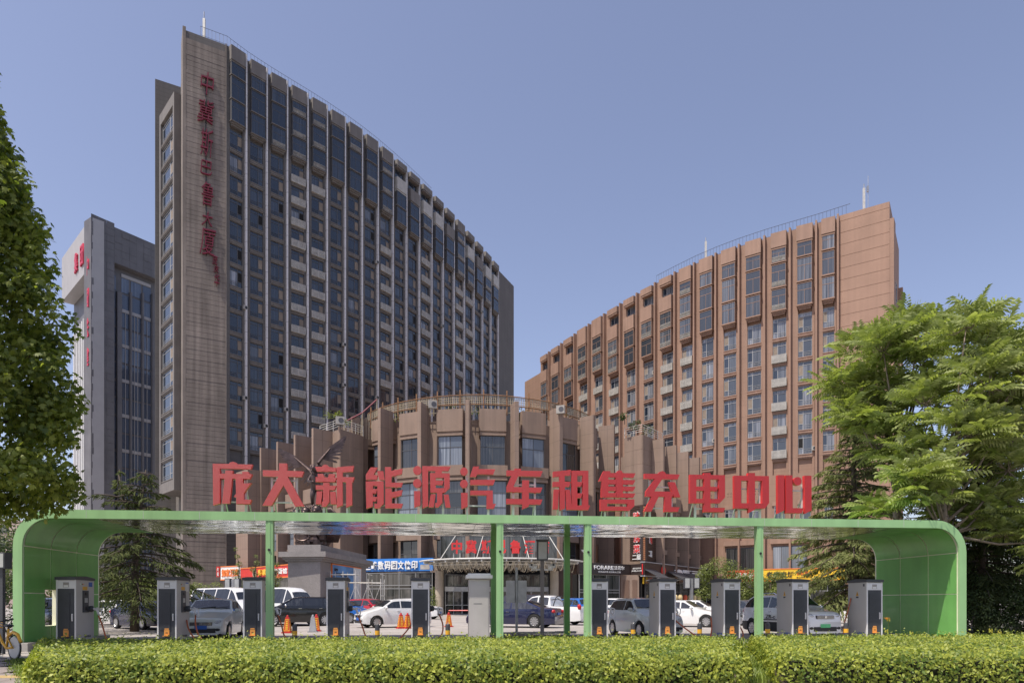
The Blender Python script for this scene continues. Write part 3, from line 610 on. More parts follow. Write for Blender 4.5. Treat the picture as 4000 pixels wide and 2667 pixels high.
# corner blocks, clad in stone tiles
tst = MB().box(0,1,-.04,0,0,1).mesh('stone_tile', M['pod'])
def tiled(parent, o, u, n, w_, z0, z1, tw, th):
    nx, nz = max(1,round(w_/tw)), max(1,round((z1-z0)/th)); LL = parent.location
    for i in range(nx):
        for j in range(nz):
            q = Vector((o[0],o[1],0))+u*(i*w_/nx+.008)+n*.003; obj('stone_tile', tst, parent, (q.x-LL[0],q.y-LL[1],z0+j*(z1-z0)/nz), math.atan2(u.y,u.x), (w_/nx-.016,1,(z1-z0)/nz-.02))
def block(A, B, C, zt, label=None):
    u, n, l = frame(A,B); u2, n2, l2 = frame(B,C); mb = MB(); mb.prism([A,B,C,(C[0]-n2.x*0+ (A[0]-B[0]), C[1]+(A[1]-B[1]))], 0, zt); mb.build('corner_block', M['pod'], PD)
    tiled(PD, A, u, n, l, 9, zt, 1.2, 1.62); tiled(PD, B, u2, n2, l2, 9, zt, 1.2, 1.62)
    mb = MB()
    for p_, q_ in ((A,B),(B,C)):
        P_, Q_ = Vector((p_[0],p_[1],zt)), Vector((q_[0],q_[1],zt))
        for h in (.35,.6,.85,1.1): mb.tube([P_+Vector((0,0,h)),Q_+Vector((0,0,h))], .03, 5)
        k = int((Q_-P_).length/1.1)
        for q in range(k+1): s_ = P_.lerp(Q_, q/k); mb.cbox((s_.x,s_.y,zt+.57),(.05,.05,1.14))
    mb.build('terrace_railing', M['steelp'], PD)
block((-21.75,77.3),(-18.7,74.3),(-16.9,77.5), 20.4); block((13.0,78.9),(14.75,77.0),(17.9,81.2), 20.5)
# receding wings: stepped fins with bays between
def wing(pts, zt, ndir, lit, gl, low=True):
    for i, (x, y) in enumerate(pts):
        a = Vector((x,y,0)); b = Vector((*pts[i+1],0)) if i+1 < len(pts) else a+(a-Vector((*pts[i-1],0)))
        u, n, l = frame(a, b) if lit == 'L' else frame(a, b)
        if n.y > 0: n = -n
        f = MB(); f.fbox(a,u,n,-.2,.2,-3.9,0,4,zt); f.build('fin', M['podj'], PD)
        m = MB(); m.fbox(a,u,n,.2,l-.2,-5.5,-3.3,0,zt-1.4); m.build('wing_wall', M['pod'], PD)
        q0, q1 = .45, l-.4; z = zt
        m = MB(); m.fbox(a,u,n,q0,q1,-3.6,-.8,12.6,14.2); m.fbox(a,u,n,q0+.05,q1-.05,-3.6,-.95,12.2,12.598); m.build('spandrel', M['pod'], PD); m = MB(); m.fbox(a,u,n,q0,q1,-3.6,-2.6,z-3.4,z-.6); m.build('parapet_panel', M['pod'], PD)
        glazed('window', a, u, n, q0+.1, q1-.1, 14.25, z-3.45, 2, (.6,), gl, PD, M['frame'], depth=-2.9)
        glazed('window', a, u, n, q0+.1, q1-.1, 7.8, 12.15, 2, (.3,.7), gl, PD, M['frame'], depth=-1.4)
        m = MB(); m.fbox(a,u,n,q0,q1,-2.2,-1.0,7.2,7.75); m.build('ledge', M['pod'], PD)
        glazed('window', a, u, n, q0+.1, q1-.1, 4.6, 7.1, 2, (.3,), M['glassp'], PD, M['frame'], depth=-1.5)
wl_ = [(-21.6,73.9),(-24.5,76.9),(-27.6,80.2),(-30.7,83.3)]; wing(wl_, 20.4, -1, 'L', M['glasspc'])
wr_ = [(17.4,78.0),(19.6,81.2),(21.9,84.6),(24.2,88.0)]; wing(wr_, 20.2, 1, 'R', M['glassp'])
mb = MB(); mb.fbox((-34.2,84.6),Vector((.7,-.7,0)),Vector((-.7,-.7,0)),0,3.4,-6,0,0,17.6); mb.build('end_block', M['podj'], PD)
# roof trellis fence with plants along the drum edge
mb = MB(); ms = MB(); pr = MB()
for k in range(-38, 39):
    a = k*R(1.55)+R(4); p = ppt(a, PRAD-2.2); h = 2.15-.25*abs(k)/38
    if k % 6 == 0: pr.cbox((p.x,p.y,22.0+h/2+.3),(.14,.14,h+.6))
    mb.cbox((p.x,p.y,22.0+h/2),(.07,.07,h))
    if k < 38:
        q = ppt(a+R(1.55), PRAD-2.2); P_ = Vector((p.x,p.y,22.0)); Q_ = Vector((q.x,q.y,22.0))
        for zz in (.3,1.05,1.3,1.55,1.8,2.0): mb.tube([P_+Vector((0,0,zz*h/2.1)),Q_+Vector((0,0,zz*h/2.1))], .035, 4, cap=False)
        for zz in (1.1,2.12): pr.tube([P_+Vector((0,-.06,zz*h/2.1)),Q_+Vector((0,-.06,zz*h/2.1))], .05, 4, cap=False)
        m_ = P_.lerp(Q_,.5); mb.cbox((m_.x,m_.y,22+h*.75),(.05,.05,h*.5))
rt = tag(MB().box(0,.01,0,.01,0,.01).build('roof_trellis', M['rust']), 'rusty wooden trellis fence along the roof edge of the round hotel front', 'trellis fence') if False else thing('roof_trellis', 'rusty wooden trellis fence along the roof edge of the round hotel front', 'trellis fence', (-4,73,22), world=True)
mb.build('lattice', M['trel'], rt); pr.build('rail_frame', M['rust'], rt)
# sloping red roof edge of the roof garden shelter, left
sh = thing('roof_shelter', 'small timber roof garden shelter with a red roof edge at the trellis end', 'shelter', (-15,80,21), world=True)
a, b, c = at(1345,1648,78), at(1415,1612,79), at(1472,1560,80)
m = MB(); m.tube([a,b,c], .09, 5); m.build('roof_edge', M['reddk'], sh)
m = MB()
for p in (a,b,c): m.tube([p,Vector((p.x,p.y,20.4))], .1, 5)
for q in range(12): p = a.lerp(c, q/12); m.tube([Vector((p.x,p.y,20.5)),Vector((p.x,p.y,p.z-1.2))], .05, 4)
m.build('timber_frame', M['trel'], sh)
for i, (px, py, s_, lab) in enumerate(((1690,1575,1,'white air conditioner on the roof edge left of the middle bay'),(2190,1595,-1,'white air conditioner on the roof edge right of the middle bay'),(1328,1638,1,'white air conditioner beside the roof garden shelter'))):
    p = at(px,py,74.2); t = thing('air_conditioner', lab, 'air conditioner', (p.x,p.y,p.z-.55), .3*s_, group='air conditioners on the podium roof')
    MB().box(-.45,.45,-.2,.2,0,.85).build('shell', M['acw'], t); MB().lathe([(.28,-.225),(.28,-.201)], c=(.1,0,.43), axis='y').build('fan_grille', M['rail'], t)

BB = thing('apartment_block', 'pale pinkish low apartment block far behind the left edge lamp box', 'apartment block', (-112,150,0), world=True)
MB().box(-125,-98,150,165,0,19.5).build('wall', mat('pink_render', (.42,.33,.30), .8, var=.1, scale=.3), BB)
for k in range(6):
    for q in range(7):
        MB().box(-123.5+q*3.7,-121.7+q*3.7,149.9,149.98,1.2+k*3.1,2.9+k*3.1).build('window', M['glassp'], BB)
# ------------------------------------------------------------------ charging canopy
def mirrormat():
    m = bpy.data.materials.new('rippled_mirror_ceiling'); m.use_nodes = True; nt = m.node_tree; L = nt.links.new; b = nt.nodes['Principled BSDF']
    b.inputs['Base Color'].default_value = (.78,.82,.74,1); b.inputs['Metallic'].default_value = 1; b.inputs['Roughness'].default_value = .10
    g = _n(nt,'ShaderNodeNewGeometry'); mp = _n(nt,'ShaderNodeMapping'); mp.inputs['Scale'].default_value = (1.0,1.5,1); L(g.outputs[0], mp.inputs[0])
    no = _n(nt,'ShaderNodeTexNoise'); no.inputs['Scale'].default_value = .5; no.inputs['Detail'].default_value = 2.2; no.inputs['Distortion'].default_value = .6; L(mp.outputs[0], no.inputs['Vector'])
    bp = _n(nt,'ShaderNodeBump'); bp.inputs['Strength'].default_value = .5; bp.inputs['Distance'].default_value = .15; L(no.outputs[0], bp.inputs['Height']); L(bp.outputs[0], b.inputs['Normal']); return m
M['mirror'] = mirrormat()
UL, UR, UD, ZR, ZB = -16.24, 16.94, 5.0, 4.6, .28
CAN = thing('charging_canopy', 'long green charging station canopy with rounded ends and a mirrored ceiling', 'canopy', CO, TH)
def arch(off, rO, zl, zr, n=9):                  # path of the shell from the left foot over the roof to the right foot; off = inset from the outside
    a = [(UL+off, zl)] + [(UL+rO-(rO-off)*math.cos(t), ZR-rO+(rO-off)*math.sin(t)) for t in np.linspace(0, math.pi/2, n)]
    b = [(UR-rO+(rO-off)*math.sin(t), ZR-rO+(rO-off)*math.cos(t)) for t in np.linspace(0, math.pi/2, n)] + [(UR-off, zr)]
    return a + b
po, pi_ = arch(0, 1.15, 2.3, ZB), arch(.22, 1.15, 2.3, ZB); mb = MB(); n = len(po)
vs = [(u,0,z) for u,z in po]+[(u,0,z) for u,z in pi_]+[(u,UD,z) for u,z in po]+[(u,UD,z) for u,z in pi_]
for i in range(n-1):
    mb.f += [(i,i+1,n+i+1,n+i)[::-1], (2*n+i,2*n+i+1,3*n+i+1,3*n+i), (i,i+1,2*n+i+1,2*n+i), (n+i,n+i+1,3*n+i+1,3*n+i)[::-1]]; mb.m += [0,0,1,2]
mb.v = vs
mb.box(UL,UL+.22,0,1.3,ZB,2.3,2); mb.box(UL,UL+.22,2.15,UD,ZB,2.3,2); mb.box(UL,UL+.22,1.3,2.15,ZB,.78,2); mb.box(UL,UL+.22,1.3,2.15,2.02,2.3,2)
mb.build('roof_shell', [M['greenl'], M['green'], M['caulk']], CAN, smooth=35)
mb = MB()                                        # raised front edge band, one step wider than the shell
eo, ei = arch(-.015, 1.15, ZB, ZB), arch(.27, 1.15, ZB, ZB)
k = len(eo); mb.v = [(u,-.05,z) for u,z in eo]+[(u,-.05,z) for u,z in ei]+[(u,.02,z) for u,z in eo]+[(u,.02,z) for u,z in ei]
for i in range(k-1): mb.f += [(i,i+1,k+i+1,k+i)[::-1], (i,i+1,2*k+i+1,2*k+i), (k+i,k+i+1,3*k+i+1,3*k+i)[::-1]]; mb.m += [0,0,0]
mb.build('fascia', M['greenl'], CAN)
seam = MB().box(-.006,.006,-.053,-.049,4.34,4.60).mesh('fascia_seam', M['chw'])
for q in range(17): obj('fascia_seam', seam, CAN, (-14+q*1.78,0,0))
ins = arch(.235, 1.15, ZB, ZB, 9); vv = [(.14,1.62),(1.67,3.29),(3.34,4.9)]
def wallpanel(u, z0, z1, v0, v1, s): MB().box(min(u,u+s*.015), max(u,u+s*.015), v0, v1, z0, z1).build('wall_panel', M['green'], CAN)
def arcpanel(pts, v0, v1):
    m = MB(); k = len(pts); m.v = [(u,v0,z) for u,z in pts]+[(u,v1,z) for u,z in pts]; m.f = [(i,i+1,k+i+1,k+i) for i in range(k-1)]; m.m = [0]*(k-1); o = m.build('wall_panel', M['green'], CAN, smooth=True); return o
for s, u in ((1, UL+.222), (-1, UR-.222)):
    for q, (v0, v1) in enumerate(vv):
        if s == 1 and q < 2:
            if q == 0: wallpanel(u,ZB,.76,v0,v1,s); wallpanel(u,.76,1.88,v0,1.28,s)
            else: wallpanel(u,ZB,.76,v0,v1,s); wallpanel(u,.76,1.88,2.17,v1,s)
        else: wallpanel(u,ZB,1.88,v0,v1,s)
        if s == 1 and q == 0: wallpanel(u,2.04,3.42,v0,v1,s); wallpanel(u,1.915,2.038,v0,1.28,s)
        elif s == 1 and q == 1: wallpanel(u,2.04,3.42,v0,v1,s); wallpanel(u,1.915,2.038,2.17,v1,s)
        else: wallpanel(u,1.915,3.42,v0,v1,s)
        r0, r1 = .245, .26; base = (UL if s == 1 else UR)
        pts = [(base+s*.24, 3.452)]+[(base+s*(1.15-(1.15-.24)*math.cos(t)), ZR-1.15+(1.15-.24)*math.sin(t)) for t in np.linspace(.06, math.pi/2, 10)]+[(base+s*2.35, ZR-.24)]
        arcpanel(pts if s == 1 else pts, v0, v1)
cpm = MB()
for i in range(9):
    for j in range(9): cpm.v.append((-.5+i/8, -.5+j/8, 0))
cpm.f = [(i*9+j, i*9+j+1, (i+1)*9+j+1, (i+1)*9+j) for i in range(8) for j in range(8)]; cpm.m = [0]*64; cpm = cpm.mesh('ceiling_panel', M['mirror'], True)
r = random.Random(4); U0, U1 = UL+2.37, UR-2.37; NP = 18
for i in range(NP):
    for q, (v0, v1) in enumerate(((.03,1.65),(1.665,3.31),(3.325,4.97))):
        w_ = (U1-U0)/NP; o = obj('ceiling_panel', cpm, CAN, (U0+w_*(i+.5), (v0+v1)/2, ZR-.236)); o.scale = (w_-.012, v1-v0, 1); o.rotation_euler = (r.uniform(-.006,.006), r.uniform(-.006,.006), 0)
def post(px, v, z0, wd, lab=None):
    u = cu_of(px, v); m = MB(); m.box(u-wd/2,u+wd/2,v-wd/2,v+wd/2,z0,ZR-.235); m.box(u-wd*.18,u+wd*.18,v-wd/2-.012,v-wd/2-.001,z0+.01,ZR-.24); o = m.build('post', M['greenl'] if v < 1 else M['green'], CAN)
    if v < 1: MB().lathe([(.045,0),(.04,.03)], c=(u,v-wd/2-.04,3.35), axis='y', k=10).build('bolt', M['black'], CAN)
    return u
for px, z0 in ((1055,.05),(1952,.30),(2295,.30),(2964,.02)): post(px, .10, z0, .235)
for px in (1928,2214): post(px, 4.86, .2, .235)
for i, (px, lab) in enumerate(((1952,'pale concrete plinth under the canopy post beside the grey cabinet'),(2297,'pale concrete plinth under the canopy post beside the planted island'))):
    u = cu_of(px,.1); t = thing('post_plinth', lab, 'plinth', cw(u,.1), TH, group='concrete plinths under the canopy posts'); MB().box(-.42,.42,-.4,.5,0,.26).build('block', M['conc'], t); MB().box(-.46,.46,-.44,.54,.262,.30).build('capstone', M['conc'], t)
for nm, u0_, u1_, lab in (('foundation_wall',UL-.35,UL+.55,'low concrete footing under the left green end wall'),('foundation_wall',UR-1.1,UR+.35,'low concrete footing under the right green end wall')):
    tag(MB(CT).box(u0_,u1_,-.25,UD+.2,0,ZB-.004).build(nm, M['conc']), lab, 'footing')
# ------------------------------------------------------------------ the red rooftop characters, traced stroke by stroke
SG = thing('rooftop_sign', 'big red bulb-studded characters standing along the green canopy roof', 'sign lettering', CO+Vector((0,0,ZR)), TH)
def studmat():
    m = bpy.data.materials.new('studded_red_face'); m.use_nodes = True; nt = m.node_tree; L = nt.links.new; b = nt.nodes['Principled BSDF']; b.inputs['Roughness'].default_value = .4
    tc = _n(nt,'ShaderNodeTexCoord'); s3 = _n(nt,'ShaderNodeSeparateXYZ'); L(tc.outputs['Object'], s3.inputs[0]); pr = []
    for o in (0,2):
        a = _n(nt,'ShaderNodeMath',operation='MULTIPLY'); a.inputs[1].default_value = math.pi/.0305*1; L(s3.outputs[o], a.inputs[0]); c = _n(nt,'ShaderNodeMath',operation='SINE'); L(a.outputs[0], c.inputs[0]); c2 = _n(nt,'ShaderNodeMath',operation='ABSOLUTE'); L(c.outputs[0], c2.inputs[0]); pr.append(c2)
    ml = _n(nt,'ShaderNodeMath',operation='MULTIPLY'); L(pr[0].outputs[0], ml.inputs[0]); L(pr[1].outputs[0], ml.inputs[1])
    mx = _n(nt,'ShaderNodeMix',data_type='RGBA'); mx.inputs[6].default_value = (.27,.008,.014,1); mx.inputs[7].default_value = (.72,.055,.06,1); L(ml.outputs[0], mx.inputs[0]); L(mx.outputs[2], b.inputs['Base Color'])
    bp = _n(nt,'ShaderNodeBump'); bp.inputs['Strength'].default_value = .5; bp.inputs['Distance'].default_value = .02; L(ml.outputs[0], bp.inputs['Height']); L(bp.outputs[0], b.inputs['Normal']); return m
M['stud'] = studmat(); M['redside'] = mat('red_letter_side', (.62,.035,.035), .4, var=.04)
def circ(x, y, rx, ry=None): return [(x+rx*math.cos(2*math.pi*i/22), y+(ry or rx*1.05)*math.sin(2*math.pi*i/22)) for i in range(22)]
CH = [
 (820,1790,[[(95,135),(470,140),(490,110),(560,92),(630,115),(655,150),(1005,155),(965,265),(260,250),(262,1045),(108,1088)],[(258,360),(385,362),(385,290),(560,292),(545,368),(775,370),(765,318),(910,318),(930,370),(995,375),(940,490),(258,478)],[(370,470),(545,470),(480,1045),(312,1048)],[(620,475),(790,480),(785,585),(975,580),(890,690),(800,820),(800,950),(980,960),(945,1062),(635,1060),(635,905),(575,895),(630,820)]]),
 (820,1790,[[(1240,285),(1610,293),(1610,130),(1790,133),(1790,300),(2175,312),(2125,440),(1805,432),(2180,1110),(1975,1110),(1710,628),(1440,1095),(1230,1095),(1600,430),(1242,420)]]),
 (1210,1790,[[(138,205),(295,208),(320,170),(370,155),(425,172),(455,215),(615,228),(620,320),(180,315)],[(195,365),(320,365),(345,440),(430,455),(460,372),(595,375),(580,455),(628,460),(590,560),(150,552),(150,440),(205,440)],[(155,625),(330,630),(330,572),(465,578),(465,635),(628,640),(580,742),(155,730)],[(325,725),(465,730),(465,1010),(385,1120),(290,1115),(295,1000),(325,1000)],[(180,768),(308,765),(275,1068),(155,1065)],[(482,775),(605,778),(628,1070),(500,1065)],[(635,220),(1025,187),(1000,315),(768,335),(768,445),(1040,450),(1000,560),(980,560),(985,1085),(850,1138),(850,560),(768,555),(770,1090),(638,1145)]]),
 (1210,1790,[[(1410,220),(1565,222),(1470,395),(1570,400),(1550,500),(1300,500),(1300,385)],[(1555,303),(1695,306),(1725,505),(1605,505)],[(1297,540),(1455,540),(1455,1115),(1310,1165)],[(1450,540),(1565,540),(1565,645),(1450,640)],[(1450,718),(1560,718),(1530,820),(1450,815)],[(1450,898),(1560,898),(1530,1000),(1450,995)],[(1560,540),(1700,540),(1710,1040),(1610,1155),(1495,1155),(1495,1050),(1560,1050)],[(1735,218),(1875,218),(1875,300),(2135,252),(2120,378),(1885,432),(1880,570),(2142,572),(2105,675),(1742,672)],[(1742,700),(1885,700),(1885,790),(2135,735),(2110,865),(1890,918),(1890,1045),(2145,1052),(2105,1158),(1742,1155)]]),
 (1590,1790,[circ(240,288,95),circ(237,583,96),[(163,760),(305,762),(305,1088),(170,1142)],[(353,193),(998,203),(945,308),(485,300),(485,1105),(360,1155)],[(650,300),(805,305),(795,360),(645,360)],[(530,352),(660,352),(660,800),(538,800)],[(655,352),(980,357),(980,460),(655,460)],[(655,525),(845,528),(808,628),(655,622)],[(855,455),(980,455),(980,690),(865,800),(855,800)],[(655,695),(860,695),(860,803),(655,800)],[(690,795),(812,797),(812,1030),(715,1138),(650,1135),(650,1030),(690,1030)],[(545,835),(658,838),(615,1135),(498,1132)],[(842,845),(955,845),(998,1140),(885,1140)]]),
 (1590,1790,[circ(1305,312,86),circ(1303,595,88),[(1238,800),(1388,802),(1388,1115),(1245,1175)],[(1515,203),(1655,203),(1630,262),(2020,265),(1975,382),(1605,380),(1580,438),(1435,440)],[(1450,505),(2018,505),(1975,625),(1450,622)],[(1450,748),(1962,748),(1965,1050),(2035,1053),(1985,1165),(1822,1165),(1822,860),(1450,858)]]),
 (1960,1790,[[(105,288),(275,290),(290,245),(438,248),(425,295),(928,305),(880,430),(370,420),(255,668),(465,672),(465,512),(615,515),(615,680),(922,682),(875,800),(612,795),(612,942),(922,952),(880,1070),(612,1068),(608,1115),(460,1180),(460,1062),(100,1058),(100,935),(460,940),(460,790),(105,785),(105,650),(210,415),(105,412)]]),
 (1960,1790,[[(1168,318),(1572,275),(1555,405),(1430,415),(1430,550),(1570,552),(1530,665),(1435,665),(1435,1165),(1320,1200),(1315,665),(1165,662),(1165,550),(1310,550),(1310,425),(1168,438)],[(1190,725),(1300,728),(1275,1182),(1165,1180)],[(1588,295),(1718,295),(1718,1095),(1590,1095)],[(1712,295),(1970,297),(1970,408),(1712,405)],[(1840,400),(1970,400),(1970,1098),(1840,1098)],[(1712,555),(1840,558),(1800,660),(1712,660)],[(1712,815),(1840,815),(1800,922),(1712,920)],[(1448,733),(1550,735),(1590,1092),(2008,1092),(1965,1198),(1470,1190)]]),
 (2310,1800,[[(150,478),(260,245),(368,246),(368,845),(205,845),(215,475)],[(540,292),(590,235),(630,225),(670,240),(702,295),(698,850),(540,848)],[(362,246),(420,248),(410,288),(545,292),(545,390),(362,388)],[(362,440),(545,440),(545,545),(362,545)],[(362,600),(545,600),(545,700),(362,700)],[(362,748),(545,748),(545,848),(362,846)],[(694,295),(985,298),(940,400),(694,390)],[(694,450),(980,455),(935,552),(694,547)],[(694,602),(985,605),(935,705),(694,700)],[(694,755),(980,760),(935,855),(694,852)],[(180,890),(340,892),(335,1155),(185,1155)],[(335,892),(958,895),(958,995),(335,988)],[(330,1058),(805,1060),(805,1155),(330,1155)],[(805,990),(958,990),(955,1050),(840,1155),(800,1155)]]),
 (2310,1800,[[(1195,303),(1500,308),(1545,262),(1605,243),(1660,270),(1690,315),(2000,325),(1950,438),(1600,430),(1415,708),(1820,715),(1740,497),(1890,500),(2015,848),(1870,845),(1850,780),(1830,840),(1810,840),(1810,1065),(1998,1070),(1955,1178),(1645,1178),(1655,835),(1520,830),(1350,1170),(1180,1170),(1360,830),(1222,825),(1230,705),(1430,430),(1195,420)]]),
 (2670,1800,[[(115,325),(262,328),(262,980),(115,982)],[(258,328),(435,330),(435,288),(585,288),(585,335),(915,340),(915,438),(258,430)],[(440,425),(582,425),(582,1080),(915,1085),(880,1188),(425,1185)],[(775,432),(915,432),(915,850),(790,982),(775,982)],[(258,600),(445,600),(445,700),(258,700)],[(578,605),(760,608),(720,708),(578,705)],[(258,880),(445,880),(445,982),(258,980)],[(578,885),(780,885),(780,984),(578,982)]]),
 (2670,1800,[[(1125,350),(1285,352),(1285,1100),(1130,1100)],[(1280,352),(1440,352),(1440,288),(1600,290),(1600,355),(1918,362),(1918,470),(1280,465)],[(1445,462),(1600,464),(1600,1125),(1455,1203)],[(1765,465),(1918,465),(1922,975),(1830,1100),(1765,1100)],[(1280,980),(1450,980),(1450,1100),(1280,1100)],[(1595,985),(1770,985),(1770,1100),(1595,1100)]]),
 (2820,1800,[[(1237,338),(1385,338),(1392,1140),(1240,1215)],[(1418,342),(1572,342),(1580,1090),(1828,1092),(1785,1208),(1425,1210)],circ(1692,478,92),[(1845,352),(2005,352),(2010,1145),(1862,1218)]]),
]
SV = .38; sup = MB()
for ox, oy, polys in CH:
    mb = MB(); alln = []
    for q, pl in enumerate(polys):
        pts = []
        for x, y in pl:
            px, py = ox+x*.17007, oy+y*.17007; u = cu_of(px, SV); Y = CO.y+CU.y*u+CV.y*SV; pts.append((u, CAMZ+(HY-py)/F*Y-ZR))
        alln += pts; dz = .0025*q
        a = sum(pts[i][0]*pts[(i+1)%len(pts)][1]-pts[(i+1)%len(pts)][0]*pts[i][1] for i in range(len(pts)))
        if a > 0: pts = pts[::-1]
        k0 = len(mb.m); mb.plate(pts, 0, .15+dz, (0,SV,0), (1,0,0), (0,0,1), (0,-1,0)); n_ = len(pts)
        for i in range(k0, k0+n_): mb.m[i] = 1
    mb.build('character', [M['stud'], M['redside']], SG)
    us = [p[0] for p in alln]; zs = [p[1] for p in alln]; um, ux, zm, zx = min(us), max(us), min(zs), max(zs)
    for f_ in (.2,.8):
        u = um+(ux-um)*f_; sup.box(u-.035,u+.035,SV+.005,SV+.075,0,zx-.3); sup.tube([(u,SV+.04,.9),(u,SV+.75,0)], .02, 5)
    sup.box(um+(ux-um)*.2+.036,um+(ux-um)*.8-.036,SV+.01,SV+.06,zm+.12,zm+.17); sup.box(um+(ux-um)*.2+.036,um+(ux-um)*.8-.036,SV+.01,SV+.06,zm+(zx-zm)*.6,zm+(zx-zm)*.6+.05)
sup.build('support_frame', M['steelp'], SG, kind='stuff')
# ------------------------------------------------------------------ shop fronts and hotel entrance along the podium
import bmesh
ZV = Vector((0,0,1))
def sign(name, label, px0, D0, px1, D1, z0, z1, thick, m, edge=None, group=None):
    a, b = at(px0,HY,D0), at(px1,HY,D1); u = Vector((b.x-a.x,b.y-a.y,0)); l = u.length; u.normalize(); n = Vector((u.y,-u.x,0))
    t = thing(name, label, 'shop sign', (a.x,a.y,z0), group=group, world=True)
    MB().fbox(a,u,n,0,l,-thick,0,z0,z1).build('board', m, t)
    if edge: k = MB(); k.fbox(a,u,n,0,l,-thick,.06,z0-.12,z0-.001); k.fbox(a,u,n,0,l,-thick,.06,z1+.001,z1+.10); k.build('edge_trim', edge, t)
    def put(body, f0, f1, h0, h1, mm, depth=.06, each=True, bold=.012, shear=0):
        k = len(body) if each else 1
        for i in range(k):
            ch = body[i] if each else body
            if ch == ' ': continue
            s0 = f0+(f1-f0)*(i+.06 if each else 0)/k; s1 = f0+(f1-f0)*(i+.94 if each else k)/k
            p = a+u*(l*s0)+n*.004; letters('character' if each else 'lettering', ch, (p.x,p.y,z0+(z1-z0)*h0), u, ZV, l*(s1-s0), (z1-z0)*(h1-h0), depth, mm, t, bold=bold, shear=shear, n=n)
    t_ = (t, a, u, n, l); return put, t_
def shopfront(label, px0, D0, px1, D1, z0, z1, nv, hs, m, fr):
    a, b = at(px0,HY,D0), at(px1,HY,D1); u = Vector((b.x-a.x,b.y-a.y,0)); l = u.length; u.normalize(); n = Vector((u.y,-u.x,0))
    t = thing('shopfront', label, 'shop front', (a.x,a.y,z0), world=True)
    MB().fbox(a,u,n,0,l,-1.2,-.4,z0,z1).build('back_wall', M['open'], t); glazed('window', a, u, n, 0, l, z0, z1, nv, hs, m, t, fr)
    return t
put, _ = sign('shop_sign', 'blue shop sign with white characters above the glass shop left of the entrance', 1426, 73.4, 1691, 71.0, 4.85, 6.2, .3, M['bluesign'])
put('巨峰数码图文快印', .0, .79, .14, .80, M['ltr_white'], .16, bold=.02)
mb_ = _[0]; m = MB(); m.fbox(_[1],_[2],_[3],_[4]*.82,_[4]*.95,.005,.02,5.0,5.5); m.build('small_print_panel', M['conc'], mb_)
shopfront('glass shopfront under the blue sign', 1432, 73.0, 1690, 71.2, .25, 4.7, 4, (.62,.70), M['glassp'], M['framel'])
# entrance glazing, columns, canopy
t = thing('hotel_entrance', 'dark glazed hotel entrance with doors between two cream columns', 'entrance', (-4,71.6,.2), world=True)
a = at(1738,HY,71.9); u = Vector((1,0,0)); n = Vector((0,-1,0)); l = 10.9
MB().fbox(a,u,n,-.4,l+.4,-2,-1,.2,8.6).build('back_wall', M['open'], t)
glazed('window', a, u, n, 0, l, 3.2, 4.5, 6, (), M['glassp'], t, M['frame']); MB().fbox(a,u,n,0,l,-.05,.12,2.75,3.19).build('door_head', M['steel'], t)
for q in range(6): glazed('door' , a, u, n, l*q/6+.02, l*(q+1)/6-.02, .3, 2.74, 1 if q else 2, (.4,), M['glassp'] if q != 1 else M['open'], t, M['steel'])
glazed('window', a, u, n, -.5, l+.9, 5.9, 8.6, 8, (), M['glassp'], t, M['frame'])
for px, lab in ((1716,'cream stone column left of the hotel doors'),(2165,'cream stone column right of the hotel doors')):
    p = at(px,HY,69.5); c = thing('stone_column', lab, 'column', (p.x,p.y,.25), group='cream columns at the hotel entrance'); M.setdefault('cream', mat('cream_stone', (.40,.34,.26), .7, var=.08, scale=1))
    for q in range(5): MB().lathe([(.43,q*.9+.006),(.44,q*.9+.02),(.44,q*.9+.88),(.43,q*.9+.894)], k=22).build('drum', M['cream'], c, smooth=35)
EC = thing('entrance_canopy', 'curved steel entrance canopy hung with loops of string lights', 'canopy', (-1,68,5.6), world=True)
arc = [(x, 71.5-7.2*math.sqrt(max(0,1-(x/8.6)**2))) for x in np.linspace(-8.3,8.3,29)]; AX = -1.1
m = MB(); m.tube([(AX+x,y,5.72) for x,y in arc], .09, 6); m.tube([(AX+x*.94,71.5-(71.5-y)*.9,5.5) for x,y in arc], .06, 6); m.build('edge_beam', M['steelp'], EC)
m = MB(); pn = MB()
for q in range(1,28,2):
    x,y = arc[q]; m.add([(AX+x-.06,y,5.7),(AX+x+.06,y,5.7),(AX+x*.6+.06,71.4,5.7),(AX+x*.6-.06,71.4,5.7),(AX+x-.06,y,5.45),(AX+x+.06,y,5.45),(AX+x*.6+.06,71.4,5.0),(AX+x*.6-.06,71.4,5.0)],[(0,1,2,3),(7,6,5,4),(0,4,5,1),(1,5,6,2),(2,6,7,3),(3,7,4,0)])
m.build('rib', M['steelp'], EC, kind='stuff'); m = MB()
for k in range(1,9):
    f_ = k/9; m.tube([(AX+x*(.6+.4*f_),71.4-(71.4-y)*f_,5.40-.02*k) for x,y in arc[2:-2]], .03, 4, cap=False)
m.build('purlin', M['steelp'], EC, kind='stuff')
pv = [(AX+x,y,5.81) for x,y in arc]+[(AX+x*.6,71.45,5.83) for x,y in arc]; k = len(arc); m = MB(); m.v = pv; m.f = [(i,i+1,k+i+1,k+i) for i in range(k-1)]; m.m = [0]*(k-1); m.build('glass_roof', M['lampg'], EC)
m = MB()
